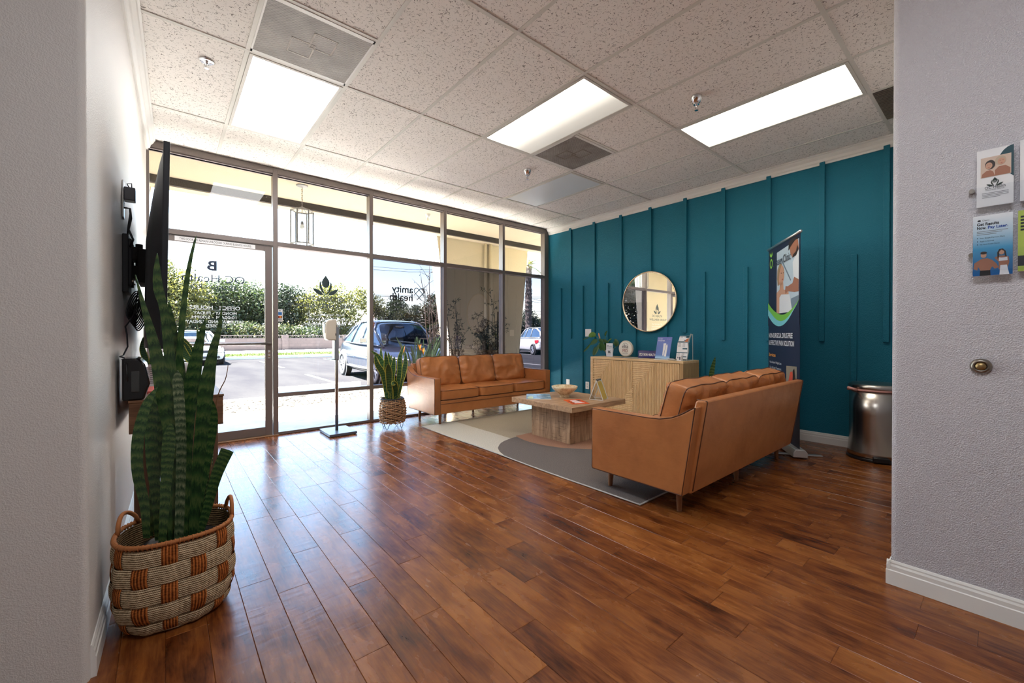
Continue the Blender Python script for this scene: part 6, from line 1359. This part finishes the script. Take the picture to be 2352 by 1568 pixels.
suv = car('suv', 'dark blue-grey electric SUV parked facing the windows', (5.02, 4.60, ZL), math.radians(-3), DP, 4.75, 1.92, 1.62,
    [(0.0, .62, .60, .26), (.10, .80, .66, .22), (.40, .91, .76, .20), (.9, W2, .86, .20), (1.5, W2, .93, .21), (2.2, W2 - .01, .95, .21), (3.2, W2, .98, .21), (4.0, W2 - .01, 1.02, .22), (4.5, .88, 1.02, .30), (4.72, .76, .96, .40)],
    ([(1.05, .70, .90), (1.5, .84, .95), (2.3, .86, .96), (3.2, .86, .98), (4.1, .80, 1.0), (4.55, .70, 1.03)], [(1.75, .58, 1.50), (1.85, .60, 1.54), (2.35, .62, 1.61), (3.1, .60, 1.60), (3.7, .56, 1.50), (4.25, .52, 1.26)]),
    [(-.83, .90), (.83, .90), (-.83, 3.78), (.83, 3.78)], .355)
m = MB()
for g in (-1, 1):
    m.prism([(.44 * g, .055, .62), (.60 * g, .09, .645), (.80 * g, .22, .69), (.86 * g, .40, .73), (.84 * g, .38, .70), (.78 * g, .20, .655), (.60 * g, .07, .615), (.46 * g, .05, .60)], (0, -.02, .012))
m.build('headlights', flat('headlight_lens', srgb(226, 232, 240), .05, .3), suv)
m = MB(); m.box((-.55, -.012, .30), (.55, .05, .42)); m.build('lower_grille', BLACKM, suv, bevel=.02)
for g in (-1, 1):
    m = MB(); m.box((min(.93 * g, 1.10 * g), 1.62, 1.0), (max(.93 * g, 1.10 * g), 1.72, 1.12)); m.cyl((.86 * g, 1.66, 1.0), (.95 * g, 1.66, 1.03), .02, n=8); m.build('side_mirror', BLACK if g > 0 else DP, suv, bevel=.03, seg=3)
m = MB()
for g in (-1, 1): m.tube([(g * (W2 + .002), 1.0, .34), (g * (W2 + .008), 2.2, .33), (g * (W2 + .002), 3.3, .34)], .03, 8)
m.build('sill_trim', BLACKM, suv, smooth=True)
m = MB(); m.tube([(.12, 1.75, 1.42), (.0, 1.72, 1.40), (-.12, 1.75, 1.42)], .03, 8); m.build('rear_view_mirror', BLACK, suv)

sed = car('sedan', 'white sedan parked facing the entrance across the lot', (1.17, 15.5, ZL), math.radians(2), WP, 4.6, 1.76, 1.40,
    [(0.0, .70, .52, .24), (.08, .80, .60, .20), (.4, .87, .68, .20), (1.0, .88, .78, .20), (1.5, .88, .84, .2), (3.0, .88, .88, .2), (4.2, .86, .86, .24), (4.6, .76, .80, .34)],
    ([(1.1, .72, .80), (1.5, .78, .85), (2.2, .80, .87), (3.0, .80, .88), (3.6, .76, .88), (4.0, .70, .88)], [(1.8, .54, 1.28), (1.9, .56, 1.32), (2.4, .58, 1.38), (3.0, .57, 1.37), (3.3, .54, 1.30), (3.8, .54, 1.0)]),
    [(-.77, .85), (.77, .85), (-.77, 3.5), (.77, 3.5)], .31)
m = MB()
for g in (-1, 1): m.box((min(.42 * g, .78 * g), -.015, .50), (max(.42 * g, .78 * g), .12, .62))
m.build('headlights', flat('headlight_amber_clear', srgb(236, 224, 206), .1), sed, bevel=.02)
m = MB(); m.box((-.36, -.02, .50), (.36, .05, .60)); m.box((-.40, -.02, .28), (.40, .04, .36)); m.build('grille', BLACKM, sed, bevel=.01)
m = MB(); [m.lathe([(0, 0), (.05, 0), (.05, .02), (0, .02)], M=Matrix.Translation((.62 * g, -.005, .32)) @ Matrix.Rotation(PI / 2, 4, 'X'), n=14) for g in (-1, 1)]; m.build('fog_lamps', BLACK, sed)
m = MB(); m.box((-.15, -.03, .38), (.15, -.02, .46)); m.build('number_plate', PLATE, sed)
for g in (-1, 1): m = MB(); m.box((min(.86 * g, 1.04 * g), 1.62, .88), (max(.86 * g, 1.04 * g), 1.72, 1.0)); m.build('side_mirror', WP, sed, bevel=.03)

hb = car('hatchback', 'white retro styled hatchback parked beyond the right pillar', (17.6, 13.3, ZL), math.radians(180 - 12), WP, 4.2, 1.7, 1.6,
    [(0.0, .60, .66, .26), (.10, .72, .80, .24), (.6, .82, .92, .22), (1.2, .85, .98, .22), (2.4, .86, 1.0, .22), (3.6, .86, 1.02, .24), (4.1, .80, 1.0, .28), (4.25, .72, .94, .34)],
    ([(1.1, .68, .98), (1.5, .76, 1.0), (2.2, .78, 1.01), (3.0, .78, 1.02), (3.7, .75, 1.03), (4.15, .66, 1.02)], [(1.6, .54, 1.48), (1.75, .56, 1.54), (2.3, .60, 1.62), (3.0, .60, 1.62), (3.5, .58, 1.57), (3.85, .54, 1.50)]),
    [(-.75, .85), (.75, .85), (-.75, 3.45), (.75, 3.45)], .33)
hb.location = (17.35, 17.0, ZL) if False else (17.35, 13.0 + 4.2, ZL)
hb.rotation_euler = (0, 0, math.radians(-16))
hb.rotation_euler = (0, 0, PI - math.radians(20)); hb.location = (18.75, 16.75, ZL)
m = MB()
for g in (-1, 1): m.prism([(.80 * g, 4.0, .70), (.86 * g, 3.8, .68), (.86 * g, 3.72, .86), (.78 * g, 4.16, .90)], (0, .03, 0))
m.build('tail_lights', flat('tail_light_red', srgb(176, 30, 44), .2), hb, bevel=.01)
m = MB(); m.box((-.16, 4.22, .42), (.16, 4.26, .54)); m.build('number_plate', PLATE, hb)
m = MB(); m.box((-.16, 4.24, .62), (.02, 4.27, .67)); m.build('bumper_sticker', flat('red_sticker', srgb(206, 90, 80), .5), hb)
hb.rotation_euler = (0, 0, -math.radians(0))
# rear end toward the room: car heading away, so turn it half round about its own base
hb.rotation_euler = (0, 0, PI - math.radians(18))

# ================================================================ TREES AND SHRUBS
TRN = wood('tree_bark', (.10, .075, .055, 1), (.26, .21, .16, 1), 2, .6, .9, bump=.5)
LYG = leafm('yellow_green_leaves', (0.1140, 0.1080, 0.0180, 1), (0.0270, 0.0390, 0.0096, 1), .5); LGR = leafm('mid_green_leaves', (0.0360, 0.0510, 0.0144, 1), (0.0084, 0.0180, 0.0060, 1), .4); LDK = leafm('dark_green_leaves', (0.0168, 0.0270, 0.0096, 1), (0.0048, 0.0108, 0.0048, 1), .3)
LOL = leafm('olive_leaves', (0.0600, 0.0600, 0.0216, 1), (0.0144, 0.0228, 0.0096, 1), .4); LBR = leafm('brown_green_leaves', (0.13, 0.10, 0.07, 1), (0.07, 0.07, 0.045, 1), .25)
def foliage(m, blobs, n, ls, rnd):
    tot = sum(b[3] ** 2 * (b[4] if len(b) > 4 else 1) for b in blobs)
    for b in blobs:
        x, y, z, r_ = b[:4]; k_ = int(n * r_ * r_ / tot)
        for q in range(k_):
            u = rnd.uniform(-1, 1); a = rnd.uniform(0, 2 * PI); rr = r_ * (rnd.random() ** .45) * (1 + .22 * noise.noise(Vector((math.cos(a) * 1.6 + x, math.sin(a) * 1.6, u * 1.6))) * 1.8); s_ = math.sqrt(1 - u * u)
            c = Vector((x + rr * s_ * math.cos(a), y + rr * s_ * math.sin(a), z + rr * u * .85)); l_ = ls * rnd.uniform(.6, 1.3)
            d = Vector((rnd.gauss(0, 1), rnd.gauss(0, 1), rnd.gauss(0, 1))).normalized(); e = d.cross(Vector((rnd.gauss(0, 1), rnd.gauss(0, 1), rnd.gauss(0, 1)))).normalized()
            m.add([c - d * l_, c + e * l_ * .45, c + d * l_, c - e * l_ * .45], [(0, 1, 2, 3)])
def tree(name, label, x, y, blobs, mat, n=7000, ls=.09, trunk=.14, group=None, z0=ZL):
    rnd = random.Random(len(label) * 7 + int(x * 10))
    if y >= 20 and 'hedge' not in name: y = sum(q[1] for q in blobs) / len(blobs); x = sum(q[0] for q in blobs) / len(blobs)
    o = thing(name, label, 'shrub' if 'hedge' in name else 'tree', (x, y, z0), 0, group); m = MB()
    B_ = sorted(blobs, key=lambda b: -b[3])[:6]; fork = z0 + (min(b[2] for b in blobs) - z0) * .6 + .3
    m.tube([(x, y, z0), (x + .05, y, (z0 + fork) / 2), (x - .03, y, fork)], [trunk, trunk * .8, trunk * .7], 9)
    for b in B_: m.tube([(x - .03, y, fork - .05), ((x + b[0]) / 2 + .1, (y + b[1]) / 2, (fork + b[2]) / 2 - .1), (b[0], b[1], b[2])], [trunk * .55, trunk * .35, trunk * .12], 7)
    world_part(m, 'trunk', TRN, o, smooth=True); m = MB(); foliage(m, blobs, n, ls, rnd); world_part(m, 'crown', mat, o, fix=False); return o
YS = {}
def TP(px_, py_, y, r_):
    y2 = 30.5 + (y - 22) * .55 if y < 28 else y + 3; p = at(px_, py_, 'y', y2); return (p.x, y2 + R.uniform(-.4, .4), p.z, r_ * y2 / y)
Y1 = 23.5
tree('tree', 'large yellow-green tree above the car seen through the clear bay', at(762, 770, 'y', Y1).x, Y1, [TP(*q) for q in ((700, 700, Y1, .85), (735, 690, Y1, 1.0), (775, 680, Y1, .95), (820, 690, Y1, .9), (760, 720, Y1, 1.0), (800, 725, Y1, .8), (715, 735, Y1, .8), (850, 700, Y1, .85), (870, 715, Y1, .6), (745, 660, Y1, .5), (830, 668, Y1, .45), (790, 760, Y1, .5))], LYG, 14000, .10, .17)
tree('tree', 'dense green tree left of the yellow tree in the clear bay', at(665, 770, 'y', 25).x, 25, [TP(*q) for q in ((650, 680, 25, 1.0), (675, 680, 25, .9), (650, 720, 25, 1.2), (685, 725, 25, .8), (660, 755, 25, .8), (630, 700, 25, 1.0))], LDK, 10000, .10, .15)
tree('tree', 'round green tree on the right behind the entrance door glass', at(590, 770, 'y', 26).x, 26, [TP(*q) for q in ((575, 690, 26, 1.4), (540, 680, 26, 1.3), (600, 700, 26, 1.2), (560, 730, 26, 1.4), (600, 745, 26, .9), (530, 735, 26, 1.1))], LGR, 13000, .11, .15)
tree('tree', 'yellow-green tree at the left edge of the entrance door glass', at(400, 770, 'y', 22).x, 22, [TP(*q) for q in ((385, 660, 22, 1.0), (420, 655, 22, .9), (395, 700, 22, 1.1), (450, 680, 22, .8), (430, 720, 22, 1.0), (370, 620, 22, .7), (350, 680, 22, 1.2))], LYG, 11000, .10, .13)
tree('tree', 'mid green tree in the middle of the entrance door glass', at(490, 770, 'y', 25.5).x, 25.5, [TP(*q) for q in ((480, 690, 25.5, 1.1), (500, 675, 25.5, 1.0), (470, 730, 25.5, 1.1), (510, 725, 25.5, 1.0))], LGR, 9000, .10, .12)
for q_, (px_, py_, w_) in enumerate(((440, 758, 1.3), (520, 755, 1.3), (600, 758, 1.2), (700, 762, 1.0))):
    x = at(px_, 770, 'y', 30.2).x; m = MB(); tree('hedge_shrub', ('leftmost low green shrub behind the block wall, by the white sedan', 'low green shrub behind the block wall in the door middle', 'low green shrub behind the block wall at the door edge', 'low green shrub behind the block wall below the yellow tree')[q_], x, 30.2, [(x + dx, 30.2, 1.0, w_ * .9) for dx in (-1.4, -.5, .5, 1.4)], LGR if q_ % 2 else LOL, 4500, .10, .06)
# through the tinted bay
Y3 = 34
tree('tree', 'rounded green tree beside the utility pole', at(915, 750, 'y', 36).x, 36, [TP(*q) for q in ((915, 712, 36, 1.2), (905, 725, 36, 1.1), (888, 728, 36, 1.0), (912, 700, 36, .9))], LGR, 5000, .14, .12)
tree('tree', 'olive tree left of the bare branches in the tinted bay', at(935, 750, 'y', 30).x, 30, [TP(*q) for q in ((930, 730, 30, 1.0), (945, 745, 30, 1.0), (925, 750, 30, .9), (955, 730, 30, .9), (957, 712, 30, .6))], LOL, 6500, .11, .13)
tree('tree', 'sunlit yellow-olive tree behind the bare branches', at(990, 770, 'y', 26).x, 26, [TP(*q) for q in ((985, 715, 26, .9), (1000, 730, 26, 1.0), (975, 740, 26, .9), (990, 755, 26, .9), (1005, 700, 26, .7), (992, 685, 26, .45))], LOL, 8000, .10, .13)
tree('tree', 'dark feathery tree behind the palm trunk', at(1200, 760, 'y', 27).x, 27, [TP(*q) for q in ((1196, 745, 27, 1.0), (1212, 725, 27, .8), (1218, 750, 27, 1.0), (1200, 765, 27, .9), (1228, 735, 27, .5))], LDK, 6000, .10, .12)
tree('hedge_shrub', 'bright green shrubs above the white hatchback', at(1240, 760, 'y', 30).x, 30, [TP(*q) for q in ((1240, 745, 30, .8), (1250, 752, 30, 1.0), (1232, 762, 30, .8), (1255, 735, 30, .7))], LGR, 5000, .11, .08)
# greenery that only the mirror shows, left of the entrance
tree('tree', 'tall leafy tree left of the building, seen in the round mirror', -6.5, 6.0, [(-6.5, 6, 3.2, 1.7), (-5.2, 6.6, 2.6, 1.4), (-7.5, 6.5, 2.4, 1.5), (-4.2, 6.2, 3.4, 1.1), (-5.6, 6, 4.2, 1.3), (-8.5, 7, 3.6, 1.6)], LGR, 12000, .09, .12)
tree('hedge_shrub', 'dark clipped hedge left of the building, seen in the round mirror', -5.5, 5.2, [(-8 + k * .9, 5.2 + .3 * k * .4, .7, .85) for k in range(7)] + [(-8 + k * .9, 5.2 + .12 * k, 1.4, .7) for k in range(7)], LDK, 11000, .07, .05)
# palm
PX_, PY_ = at(1214, 770, 'y', 20).x, 20.0; zt_ = at(1217, 612, 'y', 20).z
pm = thing('palm_tree', 'tall shaggy palm tree right of the pillar', 'tree', (PX_, PY_, ZL)); m = MB()
def prad(v): return .26 - .03 * v + .06 * math.sin(v * 14) * .3
m.lathe([(prad(k / 40) * (1 + .10 * (k % 2)), ZL + (zt_ - ZL) * k / 40) for k in range(41)], (PX_, PY_, 0), 18)
rr = random.Random(11)
for k in range(420):
    v = rr.random(); a = rr.uniform(0, 2 * PI); r_ = prad(v); z = ZL + (zt_ - ZL) * v; c_, s_ = math.cos(a), math.sin(a); d = rr.uniform(.08, .2); m.add([(PX_ + r_ * c_ - .05 * s_, PY_ + r_ * s_ + .05 * c_, z), (PX_ + r_ * c_ + .05 * s_, PY_ + r_ * s_ - .05 * c_, z), (PX_ + (r_ + d * .7) * c_, PY_ + (r_ + d * .7) * s_, z + d)], [(0, 1, 2)])
world_part(m, 'trunk', flat('palm_trunk', srgb(89, 79, 73), .95), pm, fix=False)
m = MB()
for k in range(26):
    a = rr.uniform(0, 2 * PI); el = rr.uniform(-.7, 1.2); L = rr.uniform(1.1, 1.7); pts = []
    for q in range(9): t_ = q / 8; h_ = L * t_; pts.append(Vector((PX_ + math.cos(a) * h_ * math.cos(el * (1 - .3 * t_)), PY_ + math.sin(a) * h_ * math.cos(el * (1 - .3 * t_)), zt_ + .1 + h_ * math.sin(el) - .5 * h_ * h_ * .6)))
    m.tube(pts, .015, 4)
    for q in range(2, 9):
        d = (pts[q] - pts[q - 1]).normalized(); sd = d.cross(Vector((0, 0, 1))).normalized()
        for g in (-1, 1):
            for w_ in (0, .5): c = pts[q - 1].lerp(pts[q], w_); e = c + sd * g * .38 + d * .22 + Vector((0, 0, -.12)); m.add([c, c + d * .05, e], [(0, 1, 2)])
world_part(m, 'fronds', LYG, pm, fix=False)

# utility pole and wires
up_ = thing('utility_pole', 'dark wooden utility pole with wires behind the far roofs', 'utility pole', (at(903, 730, 'y', 40).x, 40, ZL)); m = MB(); xq = at(903, 730, 'y', 40).x; m.cyl((xq, 40, ZL), (xq + .15, 40, at(903, 678, 'y', 40).z), .20, .16, n=10); world_part(m, 'pole', flat('weathered_pole', srgb(74, 68, 64), .9), up_)
m = MB()
for px0, py0, px1, py1, y in ((640, 672, 1270, 682, 40), (640, 675, 1270, 685, 40), (640, 705, 1270, 715, 40), (640, 724, 1270, 728, 40), (858, 612, 1010, 620, 38), (858, 619, 1010, 624, 38), (1200, 682, 1270, 692, 36), (1200, 688, 1270, 697, 36), (1200, 716, 1270, 722, 36), (1200, 728, 1270, 732, 36)):
    a, b = at(px0, py0, 'y', y), at(px1, py1, 'y', y); m.tube([a, (a + b) / 2 + Vector((0, 0, -.12)), b], .022, 4)
world_part(m, 'wires', flat('wire_grey', srgb(76, 78, 82), .7), up_)
def house(label, x0, x1, y, zb, ze, zr, wm, rm):
    o = thing('house', label, 'house', ((x0 + x1) / 2, y, ZL)); m = MB(); m.box((x0, y, zb), (x1, y + 6, ze)); world_part(m, 'wall', wm, o)
    m = MB(); m.prism([(x0 - .3, y - .4, ze), (x0 - .3, y + 3, zr), (x0 - .3, y + 6.4, ze)], (x1 - x0 + .6, 0, 0)); world_part(m, 'roof', rm, o); return o
a, b = at(640, 735, 'y', 45), at(918, 735, 'y', 45); house('low house with long grey roof behind the dark car', at(730, 735, 'y', 45).x, b.x, 45, ZL, 2.2, 3.15, flat('house_wall_pale', srgb(151, 151, 151), .8), flat('grey_shingle', srgb(119, 119, 124), .9))
hx = at(968, 760, 'y', 34).x; o = thing('house', 'small pale blue gabled house between the olive trees', 'house', (hx, 34, ZL)); m = MB(); m.prism([(hx - 1.1, 34, ZL), (hx + 1.6, 34, ZL), (hx + 1.6, 34, 1.0), (hx + .25, 34, 2.0), (hx - 1.1, 34, 1.0)], (0, 5, 0)); world_part(m, 'wall', flat('blue_siding', srgb(101, 119, 133), .8), o); m = MB(); m.box((hx - .8, 33.97, .6), (hx - .5, 34, 1.15)); world_part(m, 'window', PAPER, o)
hx = at(1240, 740, 'y', 38).x; house('brown tiled house behind the shrubs at the right', hx - .5, hx + 5, 38, ZL, 1.6, 2.9, flat('house_wall_tan', srgb(155, 140, 119), .8), flat('brown_tile', srgb(119, 98, 87), .9))

# ---- planting strip: bird of paradise, bare tree, brown feathery shrubs
bq = thing('bird_of_paradise', 'bird of paradise clump with grey-green blades outside the tinted bay', 'plant', (4.15, 3.2, -.03)); rr = random.Random(21)
SG = leafm('strelitzia_leaf', (0.1200, 0.1800, 0.0900, 1), (0.0480, 0.0960, 0.0360, 1), .3, .45)
for k in range(54):
    a = rr.uniform(0, 2 * PI); tl_ = rr.uniform(.05, .6); L = rr.uniform(.65, 1.08); bx_, by_ = 4.15 + rr.uniform(-.2, .2), 3.2 + rr.uniform(-.2, .2); dx, dy = math.cos(a) * math.sin(tl_), math.sin(a) * math.sin(tl_) * .6
    pts = [(bx_, by_, -.03), (bx_ + dx * L * .4, by_ + dy * L * .4, L * .45), (bx_ + dx * L * .75, by_ + dy * L * .75, L * .8), (bx_ + dx * L * 1.05, by_ + dy * L * 1.05, L * 1.0)]
    m = MB(); blade(m, pts, rr.uniform(.022, .040), (-.5, -.8, .1), prof=lambda t_: .12 if t_ < .35 else .12 + .9 * math.sin(PI * min(1, (t_ - .35) / .65) ** .8) ** .8, n=12, thick=.001); q = m.build('leaf', SG, bq, smooth=True, fix=False); q.matrix_parent_inverse = parent_matrix(bq).inverted()
OR = flat('strelitzia_orange', srgb(246, 150, 30), .5)
for fx_, fy_, fz_ in ((4.0, 3.0, .78), (4.15, 3.15, .70), (3.75, 3.2, .74), (2.405, 1.32, 1.28), (2.43, 1.36, 1.18)):
    m = MB()
    if fy_ < 2: sm_ = MB(); sm_.tube([(fx_, fy_ + .01, -.02), (fx_, fy_ + .005, fz_ * .6), (fx_, fy_, fz_ + .01)], .005, 6); world_part(sm_, 'flower_stem', flat('strelitzia_stem', (.12, .2, .06, 1), .5), bq, smooth=True)
    for g in range(4): m.prism([(fx_, fy_, fz_), (fx_ + .012, fy_, fz_ + .03), (fx_ - .05 + .035 * g, fy_ + .02 * g, fz_ + .12)], (0, .006, 0))
    world_part(m, 'flower', OR, bq)
def branchy(name, label, x, y, H, n, spread, mat, leafn, ls, seed, r0=.012, z0=-.03, lean=0, cat='shrub', dens=1):
    o = thing(name, label, cat, (x, y, z0)); rr = random.Random(seed); m = MB(); F_ = MB()
    for k in range(n):
        a = rr.uniform(0, 2 * PI); L = H * rr.uniform(.55, 1.0); dx, dy = math.cos(a) * spread * rr.uniform(.2, 1), math.sin(a) * spread * .35 * rr.uniform(.2, 1); P_ = []
        for q in range(8): t_ = q / 7; P_.append(Vector((x + dx * t_ ** 1.3 + .03 * math.sin(t_ * 9 + k) + lean * t_, y + dy * t_, z0 + L * t_)))
        m.tube(P_, [r0 * (1 - .8 * q / 7) for q in range(8)], 5)
        for q in range(3, 8):
            for g in range(2 * dens):
                c = P_[q].lerp(P_[q - 1], rr.random()); e = c + Vector((rr.uniform(-1, 1) * .22, rr.uniform(-1, 1) * .10, rr.uniform(-.02, .22))) * (H / 2); m.tube([c, (c + e) / 2 + Vector((0, 0, .02)), e], [r0 * .3, r0 * .22, r0 * .12], 4)
                for w_ in range(leafn):
                    s_ = c.lerp(e, .3 + .7 * rr.random()); d = Vector((rr.uniform(-1, 1), rr.uniform(-.5, .5), rr.uniform(-.7, .7))).normalized() * ls; sd = d.cross(Vector((0, 1, 0))).normalized() * ls * .13; F_.add([s_, s_ + d * .5 + sd, s_ + d, s_ + d * .5 - sd], [(0, 1, 2, 3)])
    world_part(m, 'branches', flat('twig_' + str(seed), srgb(92, 80, 70), .9), o, smooth=True)
    if leafn: world_part(F_, 'foliage', mat, o, fix=False)
branchy('shrub', 'sparse brown feathery shrub at the left of the grey pillar', 4.02, 1.78, 1.75, 9, .28, LBR, 5, .055, 31)
branchy('shrub', 'dense brown feathery shrub in front of the pillar pipes', 4.72, 1.80, 1.45, 12, .30, LBR, 9, .055, 32, dens=2)
branchy('shrub', 'tall thin shrub tied to a stake beside the second sofa cushion', 4.90, 1.78, 2.2, 5, .16, LBR, 7, .055, 33)
m = MB(); m.cyl((4.93, 1.76, -.03), (4.95, 1.76, 1.52), .014, n=8); tag(m.build('garden_stake', flat('stake_wood', srgb(96, 74, 58), .9)), 'wooden garden stake standing in the brown shrub', 'stake')
branchy('tree', 'slender bare tree just left of the outdoor pillar', 4.46, 3.3, 2.75, 6, .26, LOL, 1, .05, 34, r0=.02, lean=-.08, cat='tree')
for k, (x, y) in enumerate(((4.9, 3.5), (5.6, 3.4), (6.6, 3.5))): pass
